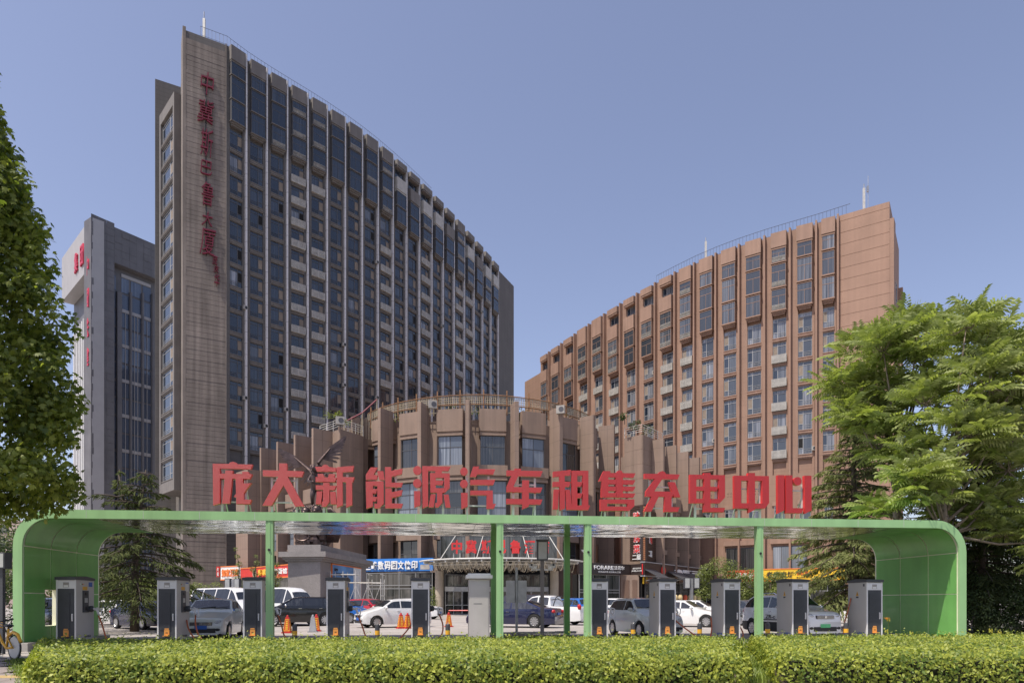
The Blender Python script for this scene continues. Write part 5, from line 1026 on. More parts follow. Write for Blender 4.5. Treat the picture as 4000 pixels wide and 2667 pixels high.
# bollards
def bollard(p, lab):
    t = thing('bollard', lab, 'bollard', p, group='black and yellow bollards behind the hedge')
    m = MB()
    for q in range(5): m.lathe([(.085,q*.15),(.085,q*.15+.1499)], mi=q%2, k=14)
    m.lathe([(.085,.75),(.08,.80),(.05,.83)], k=14); m.build('stripe_post', [M['lamph'], M['ylw']], t); MB().tube([(.03*math.cos(a),0,.855+.03*math.sin(a)) for a in np.linspace(0,6.28,10)], .007, 5).build('ring', M['steel'], t)
for px, lab in ((1151,'striped bollard beside the left canopy post'),(1474,'striped bollard right of the charger before the red car'),(1749,'striped bollard left of the grey cabinet'),(2473,'striped bollard in front of the pale grey hatchback'),(2733,'striped bollard where the long orange cable ends'),(2999,'striped bollard just right of the tall canopy post'),(3305,'striped bollard left of the rightmost charger')):
    bollard(cline(px, .7), lab)
# wheel stops
ws = MB()
for q in range(5): ws.prism([(-.55+q*.22,-.09),(-.33+q*.22,-.09),(-.33+q*.22,.09),(-.55+q*.22,.09)], 0, .11, q%2)
wsm = ws.mesh('wheel_stop', [M['black'], M['ylw']])
for i, (px, lab) in enumerate(((1180,'yellow and black wheel stop left of the second bollard'),(1560,'yellow and black wheel stop beside the slanting cable'),(1780,'yellow and black wheel stop behind the third bollard'),(2420,'yellow and black wheel stop in front of the pale hatchback'),(2690,'yellow and black wheel stop behind the long cable'),(3020,'yellow and black wheel stop in front of the white suv'))):
    p = cline(px, 2.0); tag(obj('wheel_stop', wsm, None, (p.x,p.y,gz(p.y)), TH), lab, 'wheel stop', 'wheel stops in the charging bays')
# cones
def cone(p, lab, m1='cone'):
    t = thing('traffic_cone', lab, 'traffic cone', p, random.uniform(0,.7), group='square traffic cones on the lot')
    def fr(a0,a1,z0,z1): m = MB(); m.v = [(x*a0,y*a0,z0) for x,y in ((-1,-1),(1,-1),(1,1),(-1,1))]+[(x*a1,y*a1,z1) for x,y in ((-1,-1),(1,-1),(1,1),(-1,1))]; m.f = [(3,2,1,0),(4,5,6,7)]+[(i,(i+1)%4,4+(i+1)%4,4+i) for i in range(4)]; m.m = [0]*6; return m
    MB().box(-.22,.22,-.22,.22,0,.05).build('foot', M[m1], t); fr(.165,.075,.052,.72).build('body', M[m1], t); MB().lathe([(.06,.722),(.045,.80),(.02,.82)], k=10).build('tip', M[m1], t)
    if m1 == 'cone':
        for s in (0,1,2,3):
            m = MB(Matrix.Rotation(s*math.pi/2, 4, 'Z'))
            def P(a, z): h = .165-.09*(z-.052)/.668; return (a*h, -h-.004, z)
            m.v = []; 
            for a0,a1,z0,z1 in ((-.92,.92,.10,.13),(-.92,.92,.60,.63),(-.92,-.82,.13,.60),(.82,.92,.13,.60)): m.add([P(a0,z0),P(a1,z0),P(a1,z1),P(a0,z1)], [(0,1,2,3)])
            for q in range(5): z = .17+q*.083; m.add([P(-.45,z),P(.45,z),P(.45,z+.055),P(-.45,z+.055)], [(0,1,2,3)])
            m.build('printed_band', M['ltr_yel'], t)
for px, py, lab, mm in ((1123,2468,'red and yellow cone in front of the black suv wheel','cone'),(1236,2462,'red and yellow cone behind the grey cone','cone'),(1222,2465,'plain grey cone in front of a red one','coneg'),(1566,2453,'left one of the pair of red cones beside the white hatchback','cone'),(1592,2453,'right one of the pair of red cones beside the white hatchback','cone'),(1753,2447,'lone red cone with barrier tape before the hotel entrance','cone')):
    D = 1.38*F/(py-HY); p = at(px,HY,D); cone((p.x,D,gz(D)), lab, mm)
p = at(1753,2383,37.5); q = at(1832,2380,37.2); tag(MB().tube([p,p.lerp(q,.5)-Vector((0,0,.02)),at(1912,2382,37)], .03, 6).build('barrier_tape', M['redside']), 'red barrier tape tied to the lone cone', 'tape')
# island with soil, flowers, lamp and sign
IS = [cw(cu_of(1950,1.0),1.0), cw(cu_of(2290,.6),.6)]
isl = [(-.6,1.1),(2.0,.9),(3.0,1.6),(3.3,3.0),(3.2,5.6),(-.7,5.6),(-.9,3)]; u0_ = cu_of(1960,1)
def ring(k, s): c = (1.2,3.2); return [(c[0]+(a-c[0])*s, c[1]+(b-c[1])*s) for a,b in k]
m = MB(CT); m.prism([(u0_+a,b) for a,b in isl], 0, .17); m.build('island_kerb', M['conc'], kind='structure')
m = MB(CT); m.prism([(u0_+a,b) for a,b in ring(isl,.9)], .172, .22); m.build('island_soil_ground', M['soil'], kind='structure')
slab = MB().box(-.45,.45,-.14,.14,0,.10).mesh('stone_slab', M['conc'])
for q in range(4): p = cw(u0_+.3+q*.93, 5.25); tag(obj('stone_slab', slab, None, (p.x,p.y,.22+.012*q), TH+random.uniform(-.05,.05)), ('first','second','third','fourth')[q]+' loose stone slab from the grey sign pole along the back of the planted island', 'stone slab', 'stone slabs edging the island')
# street lamp with two cameras
p = cw(cu_of(2118,2.5),2.5); t = thing('street_lamp', 'brown street lamp with a frosted lantern box and two surveillance cameras', 'street lamp', (p.x,p.y,.2))
MB().box(-.07,.07,-.07,.07,0,3.0).build('pole', M['pole'], t); m = MB(); m.box(-.21,.21,-.16,.16,3.0,3.75); m.box(-.24,.24,-.19,.19,3.752,3.80); ln_ = m.build('lantern', M['lamph'], t)
MB().box(-.15,.17,-.175,-.161,3.05,3.7).build('lantern_glass', M['lampg'], ln_); MB().box(.211,.225,-.12,.12,3.05,3.7).build('lantern_glass', M['lampg'], ln_)
MB().box(-.42,.42,-.03,.03,2.62,2.68).build('bracket', M['white'], t)
for s in (-1,1): c_ = MB(Matrix.Translation((s*.4,-.03,2.78)) @ Matrix.Rotation(-s*.5,4,'Z') @ Matrix.Rotation(R(12),4,'X')); c_.box(-.07,.07,-.26,.1,-.06,.06); c_.box(-.08,.08,-.3,.12,.061,.075); o = c_.build('surveillance_camera', M['white'], t); MB().lathe([(.045,-.3),(.045,-.262)], c=(s*.42,-.05,2.82), axis='y', k=10).build('lens', M['black'], o)
p = cw(cu_of(2018,4.9),4.9); t = thing('traffic_sign', 'grey back of a square traffic sign on a pole', 'traffic sign', (p.x,p.y,.2), TH)
MB().lathe([(.055,0),(.055,2.85)], k=12).build('pole', M['steel'], t); MB().plate([(-.44,1.4),(-.41,1.37),(.41,1.37),(.44,1.4),(.44,2.28),(.41,2.31),(-.41,2.31),(-.44,2.28)], 0, .02, (0,.08,0), (1,0,0), (0,0,1), (0,1,0)).build('sign_plate', M['steel'], t)
m = MB()
for z in (1.6,2.08): m.box(-.3,.3,.05,.078,z-.025,z+.025); m.lathe([(.065,z-.03),(.065,z+.03)], k=12)
m.build('clamp', M['steel'], t)
# low path lamps: pair of boxes on posts
def pathlamp(px, ytop, D, lab):
    p = at(px,HY,D); zt = at(px,ytop,D).z; g = gz(D); t = thing('path_lamp', lab, 'lamp post', (p.x,D,g), group='twin box lamps on posts'); h = zt-g
    MB().box(-.1,.1,-.1,.1,0,h-.05).build('pole', M['steel'], t)
    for s in (-1,1): m = MB(); m.box(s*.32-.19,s*.32+.19,-.18,.18,h-.75,h); o = m.build('lantern', M['lamph'], t); MB().box(s*.32-.15,s*.32+.15,-.195,-.181,h-.7,h-.05).build('lantern_glass', M['lampg'], o)
pathlamp(910,2258,47,'twin box lamp above the white vans'); pathlamp(2701,2255,47,'twin box lamp before the dark restaurant front')
p = at(8,2100,21); t = thing('path_lamp', 'single dark lamp box at the left picture edge', 'lamp post', (p.x,21,0)); MB().box(-.06,.06,-.06,.06,0,2.7).build('pole', M['lamph'], t); m = MB(); m.box(-.16,.19,-.16,.16,2.62,3.12); o = m.build('lantern', M['lamph'], t); MB().box(-.08,.16,-.175,-.161,2.66,3.08).build('lantern_glass', M['lampg'], o)
# ------------------------------------------------------------------ vehicles
def paint(name, col, metal=0): return mat(name, col, .22, metal=metal, var=.03, scale=1, coat=.8, spec=.5)
PT = {'silver': paint('paint_silver_green', (.66,.69,.67), .0), 'white': paint('paint_white', (.78,.78,.77)), 'black': paint('paint_black', (.006,.006,.007)), 'red': paint('paint_red', (.42,.01,.02)), 'blue': paint('paint_blue', (.02,.12,.42)), 'navy': paint('paint_navy', (.01,.013,.05)), 'beige': paint('paint_beige', (.38,.34,.29)), 'greyd': paint('paint_dark_grey', (.06,.06,.065))}
PROF = {  # (fraction along the car from the nose, height / roof height), glass stations: cowl, roof front, roof rear, deck
 'sedan': ([(0,.36),(.012,.44),(.05,.52),(.27,.66),(.33,.74),(.46,.985),(.56,1),(.68,.985),(.84,.76),(.88,.735),(.97,.71),(.99,.62),(1,.40)], (.29,.46,.68,.86), .645),
 'hatch': ([(0,.36),(.012,.46),(.06,.55),(.22,.67),(.27,.72),(.42,.975),(.55,1),(.80,.985),(.86,.94),(.95,.70),(.985,.60),(1,.38)], (.235,.42,.84,.955), .645),
 'suv':   ([(0,.40),(.012,.54),(.05,.60),(.24,.67),(.29,.72),(.42,.965),(.52,1),(.82,.985),(.88,.93),(.965,.68),(.99,.60),(1,.40)], (.255,.42,.86,.965), .655),
 'mpv':   ([(0,.38),(.015,.50),(.05,.56),(.16,.62),(.20,.66),(.34,.96),(.45,1),(.93,.985),(.96,.95),(.985,.62),(1,.38)], (.17,.34,.93,.975), .60),
 'van':   ([(0,.30),(.012,.40),(.03,.46),(.09,.54),(.12,.60),(.21,.86),(.27,.97),(.36,1),(.94,.985),(.975,.93),(.99,.60),(1,.30)], (.10,.225,.95,.985), .545),
 'pickup':([(0,.40),(.012,.54),(.05,.60),(.22,.66),(.26,.70),(.37,.965),(.44,1),(.585,.99),(.61,.95),(.635,.64),(.66,.625),(.985,.62),(.99,.6),(1,.42)], (.235,.37,.60,.64), .63)}
TY = {}
def wheelmesh(r):
    k = round(r,3)
    if k not in TY:
        w_ = .105; t = MB().lathe([(r*.62,-w_*.8),(r*.9,-w_),(r,-w_*.7),(r,w_*.7),(r*.9,w_),(r*.62,w_*.8)], axis='y', k=24, cap=False)
        rm = MB(); rm.lathe([(r*.60,-w_*.7),(r*.66,-w_*.95),(r*.66,w_*.95),(r*.60,w_*.7)], axis='y', k=24, cap=False); rm.lathe([(r*.14,-w_*.86),(r*.14,w_*.86)], axis='y', k=10)
        for s in (-1,1):
            for q in range(10):
                a = q*math.pi/5; c, sn_ = math.cos(a), math.sin(a); p = lambda R_, t_, y: (R_*c-t_*sn_, y, R_*sn_+t_*c)
                y0, y1 = s*w_*.62, s*w_*.84; rm.add([p(r*.12,-.03,y0),p(r*.12,.03,y0),p(r*.63,.04,y0),p(r*.63,-.04,y0),p(r*.12,-.03,y1),p(r*.12,.03,y1),p(r*.63,.04,y1),p(r*.63,-.04,y1)],[(0,1,2,3),(7,6,5,4),(0,4,5,1),(1,5,6,2),(2,6,7,3),(3,7,4,0)])
        d = MB().lathe([(r*.61,-w_*.3),(r*.61,w_*.3)], axis='y', k=20)
        TY[k] = (t.mesh('tyre', M['tyre'], 40), rm.mesh('rim', M['rim']), d.mesh('brake_disc', M['black']))
    return TY[k]
def car(name, label, cat, kind, col, x, y, head, Lc=4.5, W=1.78, H=1.5, wb=2.65, wr=.32, plate='plateb', rails=False, split=(.5,), trim='body', clad=False, grille='plast', scale=1.0, roofcol=None):
    t = thing(name, label, cat, (x,y,gz(y)), head, group='cars on the hotel forecourt'); t.scale = (scale,)*3
    prof, (sc, sf, sr, sd_), zbf = PROF[kind]; zb = zbf*H; cl = .19 if H < 1.65 else .23; xf = .82*Lc*.235; ax = [xf, xf+wb]; ar = wr+.055
    ztop = lambda s: H*float(np.interp(s,[p for p,_ in prof],[z for _,z in prof]))
    X = set(round(p*Lc,4) for p,_ in prof)
    for a in ax:
        for f_ in (-1.02,-.98,-.8,-.5,0,.5,.8,.98,1.02): X.add(round(a+f_*ar,4))
    X |= {round(Lc*q/14,4) for q in range(15)}; X = sorted(v for v in X if 0 <= v <= Lc); X = [v for i,v in enumerate(X) if i == 0 or v-X[i-1] > .012]
    hw = lambda s: W/2*(1-.17*abs((.5-s)/.5)**5-.03*abs((.5-s)/.5)**2)
    def zlow(v):
        z = cl+.05*max(0,(abs(v/Lc-.5)-.42)/.08)
        for a in ax:
            if abs(v-a) < ar: z = max(z, wr+math.sqrt(max(0,ar*ar-(v-a)**2)))
        return z
    def ring(v):
        s = v/Lc; h = hw(s); zt = ztop(s); zl = zlow(v); b = min(zb, zt-.05); zm = max(min(.36*H,b-.06), zl+.02); b = max(b, zm+.02); zt = max(zt, b+.03); k = max(0,zt-b-.06)
        hr = h-.02-k*.36; return [(0,cl),(h-.16,cl),(h-.035,zl),(h,zm),(h-.015,b),(hr,zt-.035),(hr-.13,zt+.0),(0,zt+.02)]
    R_ = [ring(v) for v in X]; m = MB(); n = len(R_[0])
    for v, r_ in zip(X, R_): m.v += [(Lc/2-v, a, z) for a, z in r_] + [(Lc/2-v, -a, z) for a, z in r_[1:-1]]
    N = 2*n-2; lab = {}
    order = list(range(n)) + list(range(2*n-3, n-1, -1))          # closed loop round the section
    for i in range(len(X)-1):
        for q in range(N):
            a, b = order[q], order[(q+1)%N]; m.f.append((i*N+a, i*N+b, (i+1)*N+b, (i+1)*N+a)); lo = (q in (0,1,N-1,N-2)); m.m.append(1 if lo or (clad and q in (2,N-3)) else 0)
    m.f += [tuple(order[::-1]), tuple((len(X)-1)*N+o for o in order)]; m.m += [0,0]
    for i, f_ in enumerate(m.f): m.f[i] = tuple(reversed(f_))
    m.build('body', [PT[col], M['plast']], t, smooth=32)
    def sec(s):                                                   # belt and roof-edge points of the greenhouse at fraction s
        r_ = ring(s*Lc); return r_[4], r_[5], r_[7]
    def side(s0, s1):
        for sg in (1,-1):
            g = MB(); ss = np.linspace(s0, s1, 7)
            for s in ss:
                (b0,b1),(t0,t1),_ = sec(s); q0, q1 = .07/max(.08,t1-b1), 1-.06/max(.08,t1-b1)
                if q1 < q0+.02: q1 = q0+.02
                for q in (q0,q1): g.v.append((Lc/2-s*Lc, sg*(b0+(t0-b0)*q+.007), b1+(t1-b1)*q))
            g.f = [((2*i,2*i+2,2*i+3,2*i+1) if sg > 0 else (2*i+1,2*i+3,2*i+2,2*i)) for i in range(6)]; g.m = [0]*6; g.build('side_window', M['carglass'], t)
    cuts = [sc+.045]+list(split)+[sd_-(.03 if kind != 'pickup' else .035)]
    for a, b in zip(cuts[:-1], cuts[1:]): side(a+.008, b-.008)
    def screen(s0, s1, nm, yf):
        g = MB(); k = 6
        for i in range(k+1):
            s = s0+(s1-s0)*i/k; r_ = ring(s*Lc); yw = r_[6][0] if False else r_[5][0]*yf; zt = r_[6][1]; zc = r_[7][1]
            for q in range(5): f_ = -1+q*.5; g.v.append((Lc/2-s*Lc+(.012 if nm == 'windscreen' else -.012), f_*yw, zc-(zc-zt+.012)*f_*f_+.014))
        g.f = [(i*5+q,i*5+q+1,(i+1)*5+q+1,(i+1)*5+q) for i in range(k) for q in range(4)]; g.m = [0]*len(g.f); g.build(nm, M['carglass'], t, smooth=True)
    e = .035; screen(sc+e*1.3, sf-e*.4, 'windscreen', .90); screen(sr+e*.5, sd_-e*.6, 'rear_window', .86)
    tm, rm, dm = wheelmesh(wr)
    for a in ax:
        for sg in (1,-1):
            w_ = obj('wheel', tm, t, (Lc/2-a, sg*(W/2-.125), wr)); obj('rim', rm, w_); obj('brake_disc', dm, w_)
    xn, hN = Lc/2, hw(.02)
    def lens(nm, mm, cx, cy, cz, d, rz=0, ry=0):
        b_ = MB(Matrix.Translation((cx,cy,cz)) @ Matrix.Rotation(rz,4,'Z') @ Matrix.Rotation(ry,4,'Y')); b_.ball((0,0,0), d, k=10, q=6); b_.build(nm, mm, t, smooth=True)
    zh = ztop(.03)-.07
    for sg in (1,-1):
        lens('headlight', M['lamp'], xn-.20, sg*(hN-.14), zh, (.23,.15,.085), sg*-.5, .12)
        lens('fog_lamp', M['plast'], xn-.05, sg*(hN-.17), cl+.20, (.08,.13,.07), sg*-.3)
        lens('tail_light', M['taill'], -xn+.10, sg*(hw(.98)-.08), min(zb-.02,.60*H), (.14,.10,.10 if kind != 'pickup' else .2))
        s = sc+.075; (b0,b1),_,_ = sec(s); mm = MB(); mm.ball((Lc/2-s*Lc, sg*(b0+.13), b1+.10), (.075,.115,.075)); mm.box(Lc/2-s*Lc-.03,Lc/2-s*Lc+.03,sg*(b0+.05)-.05,sg*(b0+.05)+.05,b1+.0,b1+.05); mm.build('wing_mirror', PT[col] if trim == 'body' else M['chrome'], t, smooth=True)
        for s in ((cuts[1]-.035,) + ((min(cuts[2]-.03,.78),) if len(cuts) > 2 else ())):
            r_ = ring(s*Lc); mm = MB(); mm.box(Lc/2-s*Lc-.09,Lc/2-s*Lc+.09,sg*(r_[4][0]+.002)-.018,sg*(r_[4][0]+.002)+.018,zb-.10,zb-.07); mm.build('door_handle', M['chrome'] if trim != 'body' else PT[col], t)
        if rails: mm = MB(); s0, s1 = sf+.05, sr-.02; mm.tube([(Lc/2-s*Lc, sg*(ring(s*Lc)[6][0]+.02), ring(s*Lc)[6][1]+(.07 if 0<q<6 else .0)) for q, s in enumerate(np.linspace(s0,s1,7))], .022, 6); mm.build('roof_rail', M['chrome'], t)
    g = MB(); g.box(xn-.12,xn+.012,-.40,.40,zh-.13,zh-.0); gr = g.build('grille', M[grille], t)
    for q in range(3): MB().box(xn+.013,xn+.024,-.38,.38,zh-.118+q*.042,zh-.104+q*.042).build('grille_bar', M['chrome'], gr)
    MB().lathe([(.055,0),(.05,.016)], c=(xn+.025,0,zh-.06), axis='x', k=12).build('badge', M['chrome'], gr)
    MB().box(xn-.12,xn+.014,-.52,.52,cl+.08,cl+.25).build('lower_intake', M['plast'], t)
    MB().box(xn+.015,xn+.03,-.22,.22,cl+.22,cl+.36).build('number_plate', M[plate], t); MB().box(-xn-.02,-xn-.002,-.22,.22,.47*H,.47*H+.14).build('number_plate', M[plate], t)
    mm = MB(); s = sc+.035
    for sg in (-.35,.15): mm.tube([(Lc/2-s*Lc+.02, sg, ring(s*Lc)[7][1]+.03),(Lc/2-(s+.02)*Lc, sg+.55, ring((s+.02)*Lc)[7][1]+.035)], .012, 5)
    mm.build('wiper', M['black'], t)
    return t
PI = math.pi
def gx(px, y): return (px-CX)/F*y
A_ = lambda dx, dy: math.atan2(dy, dx)
car('parked_car', 'silver green sedan with a blue plate charging between the second and third chargers', 'car', 'sedan', 'silver', gx(838,28), 28.0, A_(.20,-1), 4.5, 1.78, 1.56, split=(.53,))
car('parked_car', 'pale silver hatchback charging right of the canopy post on the island', 'car', 'hatch', 'silver', gx(2512,28.9), 28.9, A_(.30,-1), 4.1, 1.76, 1.60, wb=2.5, split=(.53,))
sv = car('parked_suv', 'white suv with black cladding and a green plate charging near the right end', 'suv', 'suv', 'white', gx(3080,28.4), 28.4, A_(.27,-1), 4.35, 1.84, 1.74, wb=2.58, wr=.35, plate='plateg', rails=True, split=(.53,.76), clad=True, trim='chrome')
m = MB(); m.box(-.62,.62,-.93,-.925,.70,.74); m.build('side_stripe', M['black'], sv); letters('lettering', 'ZR-c', (-.25,-.925,.76), (1,0,0), ZV, .62, .16, .006, M['black'], sv, n=(0,-1,0))
car('parked_suv', 'glossy black suv parked side on behind the left canopy post', 'suv', 'suv', 'black', gx(1168,39.6), 39.6, A_(-1,-.42), 4.82, 1.9, 1.68, wb=2.86, wr=.37, split=(.53,.76), trim='chrome')
car('parked_car', 'white compact hatchback facing left with two red cones beside its door', 'car', 'hatch', 'white', gx(1528,37.0), 37.6, A_(-1,-.62), 4.0, 1.70, 1.53, wb=2.53, wr=.31, split=(.53,))
car('parked_suv', 'red suv parked behind the charger right of the scaffold', 'suv', 'suv', 'red', gx(1448,50.6), 50.6, A_(1,-.55), 4.2, 1.78, 1.62, wb=2.55, wr=.35, split=(.53,.76))
car('parked_car', 'bright blue car half hidden behind the charger before the red suv', 'car', 'hatch', 'blue', gx(1345,45.6), 45.6, A_(1,-.5), 3.9, 1.72, 1.5, wb=2.4)
car('parked_suv', 'white suv facing right in front of the hotel entrance', 'suv', 'suv', 'white', gx(1612,55), 55.5, A_(1,-.25), 4.6, 1.82, 1.66, wb=2.7, wr=.36, split=(.53,.76))
for px, y, lab in ((885,42.5,'white high roof van, the left one of two parked side by side'),(1098,42.0,'white high roof van, the right one, behind the black suv')):
    car('parked_van', lab, 'van', 'van', 'white', gx(px,y), y, A_(1,-.55), 5.4, 1.9, 2.28, wb=3.1, wr=.34, split=(.29,.52,.74))
car('parked_suv', 'beige boxy suv behind the silver sedan, left of the white vans', 'suv', 'mpv', 'beige', gx(762,44), 44, A_(1,-.9), 4.3, 1.75, 1.85, wb=2.6, wr=.35, split=(.45,.7))
car('parked_car', 'dark grey car partly hidden behind the bonnet of the beige suv', 'car', 'sedan', 'greyd', gx(758,38.5), 38.5, A_(.8,-1), 4.5, 1.78, 1.45)
car('parked_car', 'dark blue saloon facing left behind the grey traffic sign pole', 'car', 'sedan', 'navy', gx(2010,37.2), 37.6, A_(-1,.42), 5.2, 1.9, 1.46, wb=3.1, wr=.36, split=(.53,), trim='chrome')
car('parked_van', 'tall black people carrier behind the dark blue saloon', 'van', 'mpv', 'black', gx(2025,49), 49.5, A_(-1,.3), 5.2, 1.9, 1.95, wb=3.0, wr=.35, split=(.42,.68), trim='chrome')
pk = car('parked_pickup', 'white double cab pickup truck behind the street lamp', 'pickup truck', 'pickup', 'white', gx(2140,41.5), 42.2, A_(-1,.60), 5.2, 1.84, 1.78, wb=3.1, wr=.38, split=(.46,))
MB().box(-2.5,-.72,-.72,.72,.80,1.125).build('load_bed', M['plast'], pk); m = MB()
for sg in (-1,1): m.tube([(-.75,sg*.7,1.08),(-.95,sg*.62,1.7),(-1.0,sg*.5,1.74),(-1.0,0,1.74)], .035, 6); m.tube([(-.97,sg*.62,1.66),(-1.9,sg*.74,1.12)], .03, 6)
m.build('roll_bar', M['black'], pk)
car('parked_suv', 'blue suv seen from behind, right of the white pickup', 'suv', 'suv', 'blue', gx(2240,47), 47.5, A_(-.55,1), 4.4, 1.83, 1.66, wb=2.6, wr=.35, split=(.53,.76))
car('parked_car', 'white car far behind the blue suv', 'car', 'hatch', 'white', gx(2300,52), 52.5, A_(-.6,1), 4.2, 1.75, 1.5)
car('parked_suv', 'white suv behind the pale silver hatchback', 'suv', 'suv', 'white', gx(2395,50), 50.5, A_(-.8,1), 4.4, 1.8, 1.66, split=(.53,.76))
car('parked_car', 'white sedan facing right between two chargers, nearer of the pair', 'car', 'sedan', 'white', gx(2680,38.2), 38.6, A_(1,-.55), 4.6, 1.8, 1.48, wr=.33)
car('parked_car', 'white sedan facing right, farther of the pair beyond the chargers', 'car', 'sedan', 'white', gx(2735,43.5), 44.0, A_(1,-.5), 4.6, 1.8, 1.50)
car('parked_car', 'dark grey car behind the white charging suv', 'car', 'hatch', 'greyd', gx(2900,41), 41.5, A_(-.3,1), 4.3, 1.77, 1.52)
car('parked_car', 'white car glimpsed through the cedar right of the charging suv', 'car', 'sedan', 'white', gx(3185,45), 45.5, A_(1,-.5), 4.6, 1.8, 1.46)
car('parked_car', 'black car seen through the window hole of the left green wall', 'car', 'suv', 'black', gx(190,29), 29.5, A_(1,-.9), 4.4, 1.8, 1.6)
car('parked_car', 'dark blue car in the shade behind the left cedar trunk', 'car', 'sedan', 'navy', gx(545,35), 35.5, A_(1,-.7), 4.5, 1.78, 1.46)
car('parked_car', 'white car behind the left cedar, beside the green end wall', 'car', 'hatch', 'white', gx(455,41), 41.5, A_(1,-.6), 4.2, 1.75, 1.5)
# ------------------------------------------------------------------ yellow share bike at the left edge
BK = thing('bicycle', 'yellow shared bicycle at the left picture edge with a black saddle', 'bicycle', (-13.78,18.55,.03), R(150))
def bikewheel(x):
    m = MB(); m.tube([(x+.33*math.cos(a),0,.35+.33*math.sin(a)) for a in np.linspace(0,2*PI,25)], .022, 6); o = m.build('wheel', M['tyre'], BK); d = MB().lathe([(.29,-.02),(.30,0),(.29,.02)], c=(x,0,.35), axis='y', k=22); d.build('disc_cover', M['lampg'], o)
bikewheel(-.52); bikewheel(.55)
m = MB(); m.tube([(-.52,0,.35),(-.1,0,.32),(.12,0,.45),(.42,0,.80)], .035, 7); m.tube([(-.1,0,.32),(-.2,0,.85)], .03, 7); m.tube([(.55,0,.35),(.42,0,.80),(.38,0,1.0)], .025, 7); m.tube([(-.52,.05,.35),(-.2,.03,.6)], .02, 6); m.tube([(-.86,0,.5),(-.7,0,.70),(-.45,0,.76),(-.2,0,.66)], .045, 6); m.build('frame', M['ylw'], BK, smooth=True)
m = MB(); m.ball((-.24,0,.93), (.15,.10,.045)); m.ball((-.08,0,.93), (.12,.04,.035)); m.tube([(-.2,0,.84),(-.22,0,.92)], .02, 6); m.build('saddle', M['black'], BK, smooth=True)
m = MB(); m.tube([(.38,-.28,1.08),(.38,0,1.02),(.38,.28,1.08)], .016, 6); m.tube([(.34,-.36,1.10),(.38,-.26,1.08)], .025, 6); m.tube([(.34,.36,1.10),(.38,.26,1.08)], .025, 6); m.build('handlebar', M['black'], BK)
m = MB()
for z in (.86,.93,1.0): m.tube([(.45,-.14,z),(.72,-.16,z+.03),(.72,.16,z+.03),(.45,.14,z)], .012, 5)
for q in range(5): m.tube([(.5+.05*q,-.15,.86),(.5+.05*q,.15,.86)], .01, 4)
m.build('basket', M['ylw'], BK)
# ------------------------------------------------------------------ vegetation
def frames(n, up, spread):                      # random leaf orientations around given normals
    d = rng.normal(size=(n,3)); d /= np.linalg.norm(d,axis=1)[:,None]; nn = up + d*spread; nn /= np.linalg.norm(nn,axis=1)[:,None]
    t = rng.normal(size=(n,3)); t -= nn*(t*nn).sum(1)[:,None]; t /= np.linalg.norm(t,axis=1)[:,None]; return t, np.cross(nn,t), nn
def leafcloud(P, T, B, Nn, size, tmpl, faces):  # tmpl (k,3): along t, b, n
    k = len(tmpl); tm = np.array(tmpl, float); n = len(P); sz = (size if hasattr(size,'__len__') else np.full(n,size))[:,None,None]
    V = P[:,None,:] + sz*(T[:,None,:]*tm[None,:,0:1] + B[:,None,:]*tm[None,:,1:2] + Nn[:,None,:]*tm[None,:,2:3])
    Fq = (np.array(faces)[None,:,:] + (np.arange(n)*k)[:,None,None]).reshape(-1, len(faces[0])); return V.reshape(-1,3), Fq
OVAL = ([(0,0,0),(.45,.28,.07),(1,0,-.04),(.45,-.28,.07)], [(0,3,2,1)])
MAPLE = ([(0,0,0),(.18,.42,.02),(.42,.58,-.05),(.46,.26,.03),(.86,.40,-.06),(.72,.16,.02),(1.05,0,-.10),(.72,-.16,.02),(.86,-.40,-.06),(.46,-.26,.03),(.42,-.58,-.05),(.18,-.42,.02)], [(0,3,2,1),(0,5,4,3),(0,7,6,5),(0,9,8,7),(0,11,10,9)])
def cloudmesh(name, P, size, tm, m, up=(0,0,1), spread=.8, parent=None, kind='stuff'):
    P = np.asarray(P, float); t, b, nn = frames(len(P), np.array(up) if np.ndim(up) == 1 else up, spread); V, Fq = leafcloud(P, t, b, nn, size, *tm); return obj(name, npmesh(name, V, Fq, m), parent, kind=kind)
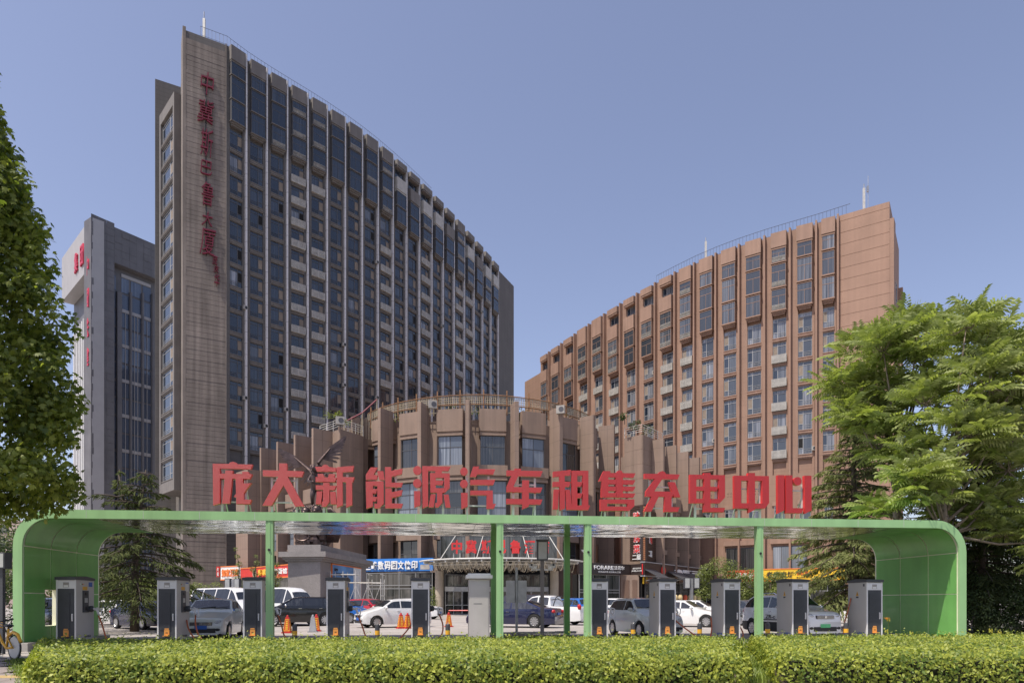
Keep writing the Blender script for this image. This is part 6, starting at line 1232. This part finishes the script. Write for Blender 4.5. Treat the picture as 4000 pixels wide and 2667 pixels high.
# hedges --------------------------------------------------------------
def inpoly(P, poly):
    x, y = P[:,0], P[:,1]; c = np.zeros(len(P), bool); n = len(poly)
    for i in range(n):
        (x0,y0),(x1,y1) = poly[i], poly[(i+1)%n]; k = ((y0>y)!=(y1>y)); c ^= k & (x < (x1-x0)*(y-y0)/((y1-y0) if y1!=y0 else 1e-9)+x0)
    return c
def hedge(label, poly, h, nt, nf):
    cx, cy = np.mean([p[0] for p in poly]), np.mean([p[1] for p in poly]); t = thing('clipped_hedge', label, 'hedge', (cx,cy,0), group='clipped hedges along the pavement')
    sh = []
    for x, y in poly:
        d = Vector((cx-x,cy-y,0)); d.normalize(); sh.append((x-cx+d.x*.35, y-cy+d.y*.22))
    MB().prism(sh, 0, h-.12).build('dark_core', M['hedgein'], t)  # solid inner box, coloured as the dark gaps behind the leaves
    lo, hi = np.min(poly,0), np.max(poly,0); P = np.zeros((0,2))
    while len(P) < nt:
        q = rng.uniform(lo,hi,(nt*2,2)); q = q[inpoly(q, poly)]; P = np.vstack([P,q])
    P = P[:nt]; bumps = .05*np.sin(P[:,0]*2.1+P[:,1])*np.sin(P[:,1]*3.1)+.035*np.sin(P[:,0]*6.3+1.3)*np.sin(P[:,1]*5.7)
    near = np.clip(1.6-.06*(P[:,1]-12),.4,1)
    bumps += .03*np.sin(P[:,0]*13+2*np.sin(P[:,1]*5))*np.sin(P[:,1]*11); Z = h-.03+bumps-np.abs(rng.normal(0,.06,nt))+(rng.random(nt)<.07)*rng.random(nt)*.22; top = np.column_stack([P,Z])
    n = len(poly); E = [(np.array(poly[i]),np.array(poly[(i+1)%n])) for i in range(n)]; Ls = np.array([np.linalg.norm(b-a) for a,b in E]); side = []; nrm = []
    for (a,b), l in zip(E, Ls):
        k = int(nf*l/Ls.sum()); f_ = rng.random(k)[:,None]; d = (b-a)/l; o = np.array([d[1],-d[0]])
        if np.dot(o, (a+b)/2-np.array([cx,cy])) < 0: o = -o
        z = rng.random(k)**.8*(h-.02)+.02; inn = np.abs(rng.normal(0,.07,k))+.05*np.sin(7*f_[:,0]*l)*.6; bulge = .10*np.sin(np.pi*np.clip(z/h,0,1)); q = a+(b-a)*f_-o*(inn-bulge)[:,None]; side.append(np.column_stack([q,z])); nrm.append(np.tile([o[0],o[1],.35],(k,1)))
    side = np.vstack(side); nrm = np.vstack(nrm); allp = np.vstack([top,side]); up = np.vstack([np.tile([0,-.35,1.],(len(top),1)), nrm]); off = np.array([cx,cy,0])
    tt, bb, nn = frames(len(allp), up, .75); sz = rng.uniform(.045,.088,len(allp))*np.clip(1.25-.03*(allp[:,1]-12),.8,1.25); V, Fq = leafcloud(allp-off, tt, bb, nn, sz, *OVAL); obj('leaves', npmesh('leaves', V, Fq, M['hedge']), t, kind='stuff')
    m = MB()
    for q in range(int(Ls.max()*2.2)):
        f_ = random.random(); i = int(np.argmax(Ls)); a, b = E[i]; p = a+(b-a)*f_; m.tube([(p[0]-cx,p[1]-cy+.02,.0),(p[0]-cx+random.uniform(-.1,.1),p[1]-cy-.05,.3),(p[0]-cx+random.uniform(-.15,.15),p[1]-cy-.0,.52)], .006, 4, cap=False)
    m.build('twig', M['barkl'], t, kind='stuff')
hy = lambda x, k: k+.0979*x
hedge('long clipped hedge running from the tiled pavement to the grassy gap', [(-8.7,12.3),(4.45,12.9),(6.75,hy(6.75,20.2)),(-13.2,hy(-13.2,20.4))], .56, 56000, 32000)
hedge('right clipped hedge between the grassy gap and the picture edge', [(5.0,12.95),(14.5,12.9),(21,hy(21,20.2)),(7.3,hy(7.3,20.2))], .58, 38000, 20000)
def blades(name, label, P, h, m, lean=.5, w_=.010, cat='grass'):
    P = np.asarray(P, float); n = len(P); a = rng.uniform(0,2*np.pi,n); hh = h*rng.uniform(.5,1.2,n); d = np.column_stack([np.cos(a),np.sin(a)]); l = lean*hh*rng.uniform(.3,1.3,n); s = np.column_stack([-d[:,1],d[:,0]])*w_; V = np.zeros((n,5,3))
    V[:,0,:2] = P[:,:2]-s; V[:,1,:2] = P[:,:2]+s; V[:,2,:2] = P[:,:2]+d*(l*.4)[:,None]+s*.8; V[:,3,:2] = P[:,:2]+d*(l*.4)[:,None]-s*.8; V[:,4,:2] = P[:,:2]+d*l[:,None]; V[:,:2,2] = P[:,2:3]; V[:,2:4,2] = (P[:,2]+hh*.65)[:,None]; V[:,4,2] = P[:,2]+hh*(.95-.35*min(1,lean))
    k = (np.arange(n)*5)[:,None]; Fq = np.vstack([k+np.array([[0,1,2,3]]), k+np.array([[3,2,4,4]])])
    F3 = np.vstack([k+np.array([[0,1,2]]),k+np.array([[0,2,3]]),k+np.array([[3,2,4]])]); o = obj(name, npmesh(name, V.reshape(-1,3), F3, m), None, kind='stuff'); return tag(o, label, cat)
f_ = rng.random(2600)[:,None]; P = np.hstack([np.array([4.72,13.1])+(np.array([7.0,20.8])-np.array([4.72,13.1]))*f_+rng.normal(0,.16,(2600,2)), np.full((2600,1),.03)]); blades('grass', 'green grass in the gap between the two hedges', P, .24, M['grass'])
f_ = rng.random(3600)[:,None]; P = np.hstack([np.array([-8.6,12.6])+(np.array([-13.0,18.2])-np.array([-8.6,12.6]))*f_+rng.normal(0,.14,(3600,2))*[1,.6]+np.array([-.1,0]), np.full((3600,1),.03)]); blades('grass', 'grass tufts along the left hedge end', P, .13, M['grass'], .8)
xx = rng.uniform(6.5,20,9000); P = np.column_stack([xx, 20.6+.0979*xx+np.abs(rng.normal(0,.5,9000)), np.full(9000,.03)]); keep = rng.random(9000) < .35+.5*np.sin(xx*1.7)**2; blades('grass', 'long arching daylily leaves and grass behind the right hedge', P[keep], .55, M['grass'], .75, .014)
# daylilies: stems, buds, one orange flower
LL = [(3462,2470,1),(3470,2455,2),(3490,2500,1),(3532,2490,1),(3560,2480,2),(3590,2490,1),(3610,2487,1),(3660,2500,1),(3800,2487,1),(3850,2492,1),(3870,2470,2),(3905,2478,2),(3915,2490,1),(3270,2520,1),(3550,2505,1)]
LL.sort(); ORD = 'first second third fourth fifth sixth seventh eighth ninth tenth eleventh twelfth thirteenth fourteenth fifteenth'.split(); FL = LL.index((3470,2455,2))
for i, (px, py, k) in enumerate(LL):
    D = 22.4+.3*(i%3); p = at(px,py,D); t = thing('daylily', ORD[i]+' budding daylily stem from the rightmost charger, behind the right hedge' if i != FL else 'daylily with an open orange flower in front of the green wall', 'flower', (p.x,D,.03), group='daylilies behind the right hedge' if i != FL else None); z = p.z-.03+(.25 if i == FL else 0)
    MB().tube([(0,0,0),(.02,0,z*.6),(.0,0,z)], .010, 5).build('stem', M['grass'], t); m = MB()
    for q in range(3+k): a = q*2.1; m.ball((.045*math.cos(a),.03*math.sin(a),z+.02+.02*q), (.018,.018,.045), k=6, q=4)
    m.build('bud', M['bud'], t, kind='stuff')
    if i == FL:
        m = MB()
        for q in range(6): a = q*math.pi/3; c_, s_ = math.cos(a), math.sin(a); m.add([(-.06,0,z+.06),(-.06+.07*c_-.03*s_,.07*s_+.03*c_,z+.13),(-.06+.17*c_,.17*s_,z+.12),(-.06+.07*c_+.03*s_,.07*s_-.03*c_,z+.13)],[(0,1,2,3)])
        m.build('petal', M['petal'], t)
P = np.array([tuple(cw(cu_of(2120,1.9)+rng.normal(0,.62), 1.75+rng.normal(0,.28), .2)) for q in range(1500)]); blades('ground_cover', 'low green clover patch at the foot of the street lamp', P, .16, M['grass'], .9, .018, 'ground cover')
P = P[:260].copy(); P[:,2] += rng.uniform(.14,.30,260); o = cloudmesh('blossoms', P, .035, OVAL, M['clover'], spread=1.5); tag(o, 'small white clover blossoms around the street lamp foot', 'blossoms')
# broadleaf crowns -----------------------------------------------------
def blobpts(blobs, n, shell=.55):
    w_ = np.array([b[3]**2 for b in blobs]); idx = rng.choice(len(blobs), n, p=w_/w_.sum()); d = rng.normal(size=(n,3)); d /= np.linalg.norm(d,axis=1)[:,None]; r_ = shell+(1-shell)*rng.random(n)**.6; B = np.array([b[:3] for b in blobs]); S_ = np.array([b[3] for b in blobs]); return B[idx]+d*(S_[idx]*r_)[:,None]*np.array([1,1,.85]), d
def limbs(m, base, top, ends, r0, seg=.5):
    b, t = Vector(base), Vector(top); m.tube([b, b.lerp(t,.3)+Vector((.04,.03,0)), b.lerp(t,.65)-Vector((.05,0,0)), t], [r0,r0*.8,r0*.6,r0*.3], 10)
    for e in ends:
        e = Vector(e); h = max(.25,min(.9,(e.z-b.z)/(t.z-b.z)*.75)); s = b.lerp(t, h); mid = s.lerp(e,.5)+Vector((0,0,.25)); m.tube([s, mid, e], [r0*.35,r0*.2,r0*.07], 6)
# big leafy tree at the left edge
PTR = thing('plane_tree', 'large leafy tree with lobed leaves filling the left picture edge', 'tree', (-14.3,17.2,0))
bl = []; rr = random.Random(21)
for q in range(420):
    z = rr.uniform(4.0,17.2); Rr = float(np.interp(z,[3.2,4,6,8.4,10.3,12,14.5,17.5],[2.2,2.6,2.72,2.5,2.15,1.6,.75,.1])); a = rr.uniform(0,2*PI); d = Rr*math.sqrt(rr.uniform(.42,1)); bl.append((d*math.cos(a)*1.0, d*math.sin(a)*.9, z, rr.uniform(.45,.8)))
P, d = blobpts(bl, 62000, .3); P[:,2] = np.maximum(P[:,2], np.interp(P[:,0],[1.7,2.0,3.2,3.6],[3.5,4.2,4.5,4.9])+.45*rng.random(len(P))); tt, bb, nn = frames(len(P), d*.5+np.array([-.25,-.3,.75]), .55); tt = tt*.6+np.array([0,0,-.5]); tt /= np.linalg.norm(tt,axis=1)[:,None]; bb = np.cross(nn,tt); bb /= np.linalg.norm(bb,axis=1)[:,None]
V, Fq = leafcloud(P, tt, bb, nn, rng.uniform(.10,.185,len(P)), *MAPLE); obj('crown', npmesh('crown', V, Fq, M['plane']), PTR, kind='stuff')
m = MB(); limbs(m, (0,0,0), (.3,0,15.5), [b[:3] for b in bl[::14]], .2); m.build('trunk', M['bark'], PTR, smooth=True)
# cedars ---------------------------------------------------------------
def cedar(label, x, y, h, rad, seed, nb, mt, z0=1.0, tips=1, dens=1.0, lean=0):
    rr = random.Random(seed); t = thing('cedar_tree', label, 'conifer tree', (x,y,gz(y))); tr = MB(); tr.tube([(0,0,0),(.05,0,h*.4),(lean*.5,0,h*.75),(lean,0,h)], [.22*h/8,.16*h/8,.09*h/8,.02], 10)
    if tips > 1: tr.tube([(0,0,h*.68),(-.55,0,h*.82),(-.75,0,h*.97)], [.08,.06,.02], 7)
    Ps = []; Ds = []; Ss = []
    for q in range(nb):
        f_ = (q+rr.random())/nb; z = z0+(h-z0)*f_**.92; L_ = rad*(1-f_)**.85*1.12*rr.uniform(.6,1.1)+.3*(1-f_)+.12; a = q*2.4+rr.uniform(-.5,.5); c_, s_ = math.cos(a), math.sin(a); bx = (lean*f_ if tips == 1 or rr.random() < .6 or f_ < .7 else -.75)
        rise = .30*(f_-.35)*L_; droop = .22*L_*(1-.5*f_); pts = [Vector((bx+c_*L_*k, s_*L_*k, z+rise*k*1.3-droop*k*k)) for k in np.linspace(0,1,6)]; tr.tube(pts, [.045*h/8*(1-.85*k)+.006 for k in np.linspace(0,1,6)], 4, cap=False)
        n = int(62*dens*L_); k = np.sqrt(rng.random(n)); wsp = .30*L_*(1-.55*k)*rng.uniform(-1,1,n)*np.minimum(1,k*2.5)
        px_ = bx+c_*L_*k-s_*wsp; py_ = s_*L_*k+c_*wsp; pz_ = z+rise*k*1.3-droop*k*k-.12*np.abs(wsp)-.05*rng.random(n); Ps.append(np.column_stack([px_,py_,pz_])); dd = np.column_stack([c_*.7-s_*np.sign(wsp)*.6, s_*.7+c_*np.sign(wsp)*.6, -.55-.35*rng.random(n)]); Ds.append(dd)
    P = np.vstack(Ps); D_ = np.vstack(Ds)+rng.normal(0,.28,(len(P),3)); D_ /= np.linalg.norm(D_,axis=1)[:,None]; up = np.tile([0,0,1.],(len(P),1))+rng.normal(0,.5,(len(P),3)); B_ = np.cross(up,D_); B_ /= np.linalg.norm(B_,axis=1)[:,None]; N_ = np.cross(D_,B_)
    SPR = ([(0,0,0),(.35,.10,.0),(.30,.02,.02),(.70,.09,-.05),(.66,.015,-.03),(1,0,-.12),(.66,-.015,-.03),(.70,-.09,-.05),(.30,-.02,.02),(.35,-.10,0)], [(0,2,1,1),(2,4,3,3),(4,6,5,5),(6,8,7,7),(0,9,8,8),(0,8,2,2),(2,8,6,4)])
    F3 = [(0,2,1),(2,4,3),(4,6,5),(6,8,7),(0,9,8),(0,8,2),(2,8,6),(2,6,4)]; V, Fq = leafcloud(P, D_, B_, N_, rng.uniform(.26,.50,len(P)), SPR[0], F3); obj('crown', npmesh('crown', V, Fq, mt), t, kind='stuff'); tr.build('trunk', M['bark'], t, smooth=True); return t
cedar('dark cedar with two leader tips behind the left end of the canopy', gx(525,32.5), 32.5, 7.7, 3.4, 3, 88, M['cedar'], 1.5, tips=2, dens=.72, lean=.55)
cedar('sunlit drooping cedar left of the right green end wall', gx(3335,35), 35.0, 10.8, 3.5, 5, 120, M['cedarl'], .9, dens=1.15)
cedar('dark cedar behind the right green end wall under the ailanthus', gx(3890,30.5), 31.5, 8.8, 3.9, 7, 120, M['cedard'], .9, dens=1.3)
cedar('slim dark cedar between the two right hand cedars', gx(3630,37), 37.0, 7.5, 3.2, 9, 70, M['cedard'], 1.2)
# ailanthus trees with pinnate leaves ----------------------------------
def pinnate(P, D, size):
    n = len(P); up = np.tile([0,0,1.],(n,1))+rng.normal(0,.25,(n,3)); B = np.cross(up,D); B /= np.linalg.norm(B,axis=1)[:,None]; N = np.cross(D,B); tm = []; fs = []
    for q in range(8):
        f_ = .10+.115*q; l = .34*(1-.4*abs(f_-.45)/.55); zc = -.35*f_*f_
        for s in (-1,1):
            k = len(tm); tm += [(f_-.03,s*.01,zc),(f_+.09,s*l*.5,zc-.03),(f_+.10,s*l,zc-.16),(f_-.005,s*l*.5,zc-.05)]; fs += [(k,k+1,k+2,k+3) if s > 0 else (k+3,k+2,k+1,k)]
    return leafcloud(P, D, B, N, size, tm, fs)
def ailanthus(label, x, y, base_r, blobs, seed, nper=6):
    rr = random.Random(seed); t = thing('ailanthus_tree', label, 'tree', (x,y,gz(y))); cen = Vector((0,0,max(b[2] for b in blobs)*.62)); Ps = []; Ds = []; tips = []
    for b in blobs:
        k = int(13*b[3]**2)+5
        for q in range(k):
            v = Vector((rr.gauss(0,1),rr.gauss(0,1),rr.gauss(.45,.9))).normalized(); p = Vector(b[:3])+Vector((v.x,v.y,v.z*.8))*b[3]*rr.uniform(.6,1.08); tips.append((p, b))
            for j in range(nper):
                a = j*2*PI/nper+rr.random(); o = (v*.55+Vector((math.cos(a),math.sin(a),.25+.5*rr.random()))).normalized(); Ps.append(p); Ds.append(o)
    P = np.array([tuple(p) for p in Ps]); D = np.array([tuple(o) for o in Ds]); V, Fq = pinnate(P, D, rng.uniform(.7,1.2,len(P))); obj('crown', npmesh('crown', V, Fq, M['ail']), t, kind='stuff')
    m = MB(); top = Vector((.2,0,cen.z)); m.tube([(0,0,0),(.08,0,cen.z*.35),(.0,.05,cen.z*.7),top], [base_r,base_r*.85,base_r*.7,base_r*.45], 10)
    for b in blobs:
        c_ = Vector(b[:3]); s = Vector((0,0,0)).lerp(top, min(.97,max(.55,(c_.z-b[3])/cen.z*.72))); mid = s.lerp(c_,.5)+Vector((0,0,-.25)); m.tube([s,mid,c_], [base_r*.42,base_r*.28,base_r*.14], 7)
        for p, bb in tips:
            if bb is b: m.tube([c_, c_.lerp(p,.55)-Vector((0,0,.12)), p], [.03,.02,.008], 4, cap=False)
    m.build('trunk', M['barkl'], t, smooth=True)
def bpx(px, py, y, x0, r): p = at(px,py,y); return (p.x-x0, 0, p.z-.15, r)
def spread_blobs(x0, yc, pts, seed):
    rr = random.Random(seed); out = []
    for px, py, r in pts: b = bpx(px,py,yc,x0,r); out.append((b[0], rr.uniform(-1.6,1.6), b[2], r))
    return out
XA = gx(3500,31); ailanthus('tall ailanthus tree with feathery leaves overlapping the brown tower', XA, 31.0, .17, spread_blobs(XA, 31, [(3590,1250,.85),(3440,1330,.85),(3510,1390,1.0),(3390,1420,.85),(3360,1540,.9),(3320,1480,.65),(3440,1520,1.0),(3570,1460,1.0),(3650,1300,.85),(3400,1640,.9),(3480,1640,1.1),(3600,1600,1.1),(3340,1640,.65),(3440,1740,.8),(3560,1780,.8)], 2), 4)
XB = gx(3690,27.5); ailanthus('ailanthus tree with pale feathery leaves above the right end of the canopy', XB, 27.5, .16, spread_blobs(XB, 27.5, [(3720,1310,.7),(3840,1330,.8),(3790,1440,.85),(3930,1390,.8),(4020,1420,1.0),(3900,1500,1.0),(3760,1560,.9),(3980,1600,1.0),(3850,1700,.9),(3700,1720,.8),(4040,1760,1.0),(3930,1840,.9),(3760,1860,.8),(3640,1900,.7),(3880,1980,.8),(3560,1960,.6),(3460,1990,.5),(4040,1960,.9),(4100,1380,.9),(4120,1600,1.1),(3650,1560,.8),(3560,1860,.7),(3780,2010,.6),(3950,2080,.7),(4060,2120,.9),(3480,1900,.55),(3640,1760,.8)], 3), 6)
# small round trees, shrubs and background greenery ---------------------
def bush(name, label, cat, x, y, h, blobs, n, m, size=.1, trunk=True, group=None, shell=.5):
    t = thing(name, label, cat, (x,y,gz(y)), group=group); P, d = blobpts(blobs, n, shell); P[:,2] = np.maximum(P[:,2],.05); tt, bb, nn = frames(n, d*.7+np.array([0,-.1,.6]), .6); V, Fq = leafcloud(P, tt, bb, nn, rng.uniform(.7,1.3,n)*size, *OVAL); obj('crown', npmesh('crown', V, Fq, m), t, kind='stuff')
    if trunk: k = MB(); limbs(k, (0,0,0), (0,0,h*.75), [b[:3] for b in blobs], .07*max(1,h/4)); k.build('trunk', M['bark'], t, smooth=True)
def rb(seed, n, w_, h0, h1, r0, r1, dpt=None):
    rr = random.Random(seed); return [(rr.uniform(-w_,w_), rr.uniform(-(dpt or w_),(dpt or w_)), rr.uniform(h0,h1), rr.uniform(r0,r1)) for q in range(n)]
for i, (px, y, w_, h0, h1, lab) in enumerate(((2800,48,1.0,1.8,4.0,'round topped small tree left of the red shop sign'),(2895,46,.9,1.6,3.6,'round topped small tree under the red shop sign'),(3010,46,.9,1.5,3.2,'round topped small tree under the yellow sign'))): bush('small_tree', lab, 'tree', gx(px,y), y, 3.5, rb(i+40,16,w_,h0,h1,.45,.75), 5200, M['shrub'], .12, group='small round trees before the shops')
for i, (px, y, h, lab) in enumerate(((780,50,3.0,'leafy shrub left of the white vans'),(840,52,3.4,'leafy shrub behind the left white van'),(690,47,2.8,'leafy shrub right of the dark cedar'),(600,52,3.6,'leafy shrub behind the dark cedar'),(470,52,3.8,'leafy shrub behind the green left wall'))): bush('shrub', lab, 'shrub', gx(px,y), y, h, rb(i+60,12,1.3,.6,h-.5,.5,.8), 3800, M['shrub'], .12, False, group='leafy shrubs on the left of the forecourt')
for i, (px, y, h, lab) in enumerate(((935,52,5.6,'thin spire tree before the red noodle sign'),(995,51,5.0,'thin spire tree left of the canopy post'),(1075,50,4.8,'thin spire tree right of the canopy post'))): bush('spire_tree', lab, 'tree', gx(px,y), y, h, [(random.uniform(-.25,.25),random.uniform(-.2,.2),z,.16+.5*(1-z/h)) for z in np.linspace(.8,h-.2,9)], 2200, M['shrub'], .10, group='thin spire trees before the noodle shop')
bush('potted_conifer', 'small yellow green conifer by the left entrance column', 'tree', gx(1692,62), 62, 2.6, [(0,0,z,.12+.62*(1-z/2.9)) for z in np.linspace(.4,2.6,8)], 1800, M['shrub'], .10)
bush('potted_palm', 'spiky plant by the right entrance column', 'plant', gx(2195,62), 62, 1.8, rb(77,5,.6,.6,1.4,.35,.55), 900, M['shrub'], .22, False)
for i, (px, y, w_, h, mt_, lab) in enumerate(((20,27,1.6,5.2,'dshrub','dark leafy shrub mass at the left picture edge'),(-60,34,2.5,7,'shrub','sunlit shrub behind the left edge lamp box'),(150,40,2.2,5.5,'dshrub','dark shrub behind the left green wall'),(330,38,1.8,4.0,'dshrub','dark shrub between the green wall and the cedar'))): bush('shrub', lab, 'shrub', gx(px,y), y, h, rb(i+80,22,w_,.5,h-.6,.6,1.0), 6500, M[mt_], .13, False)
for i, (px, y, w_, h, lab) in enumerate(((3830,30,1.5,2.6,'dark clipped shrub beside the right green wall'),(3960,30.5,1.8,3.0,'dark shrub at the right picture edge'),(3560,36,2.0,2.8,'dark shrub behind the right green wall'),(4080,36,2.4,5.5,'tall dark shrub beyond the right picture edge'))): bush('shrub', lab, 'shrub', gx(px,y), y, h, rb(i+90,20,w_,.3,h-.5,.5,.8), 6500, M['dshrub'], .10, False)
for i, (px, y, w_, h, lab) in enumerate(((3800,62,4.5,9,'background tree behind the right cedars'),(4050,58,4.5,10,'background tree at the far right edge'),(3560,66,3.5,6.5,'background tree behind the brown tower corner'))): bush('background_tree', lab, 'tree', gx(px,y), y, h, rb(i+120,30,w_,1.5,h-1,1.0,1.6), 9000, M['dshrub'], .22)
# roof garden plants
def roofplant(px, py, D, s, n, lab, spiky=False):
    p = at(px,py,D); t = thing('roof_plant', lab, 'plant', (p.x,p.y,p.z)); bl = rb(int(px),6,s*.5,.2,s,.2*s,.4*s); P, d = blobpts(bl, n, .3); tt, bb, nn = frames(n, d*.6+np.array([0,0,.6]), .7); V, Fq = leafcloud(P, tt, bb, nn, rng.uniform(.12,.24,n)*(1.6 if spiky else 1), *OVAL); obj('foliage', npmesh('foliage', V, Fq, M['shrub'] if not spiky else M['dshrub']), t, kind='stuff'); MB().tube([(0,0,-.2),(0,0,s*.7)], .04, 6).build('stem', M['bark'], t)
roofplant(1305,1645,75.5,1.5,240,'small green potted tree on the left corner terrace'); roofplant(1340,1660,76,1.1,200,'leafy plant next to the potted tree on the left corner terrace'); roofplant(2490,1690,78.5,1.3,130,'spiky dark plant on the right corner terrace',True); roofplant(2530,1695,79.5,1.2,110,'second spiky dark plant on the right corner terrace',True); roofplant(2440,1650,78,1.0,90,'spiky plant beside the roof trellis end',True)
for k in range(-30, 31, 2):
    if random.random() < .45:
        p = ppt(k*R(1.55)+R(4), PRAD-2.35); roofplant(0,0,1,.1,1,'x') if False else None
P = []
for k in range(330): a = random.choice([-28,-24,-9,-8,-2,8,9,12,22,24])*R(1.55)+R(4)+random.gauss(0,.02); q = ppt(a, PRAD-2.3+random.uniform(-.2,.3)); P.append((q.x,q.y,21.9+random.random()**1.6*1.1))
o = cloudmesh('vine_leaves', P, .24, OVAL, M['shrub'], spread=1.2); tag(o, 'green creeper leaves growing through the roof trellis', 'creeper')
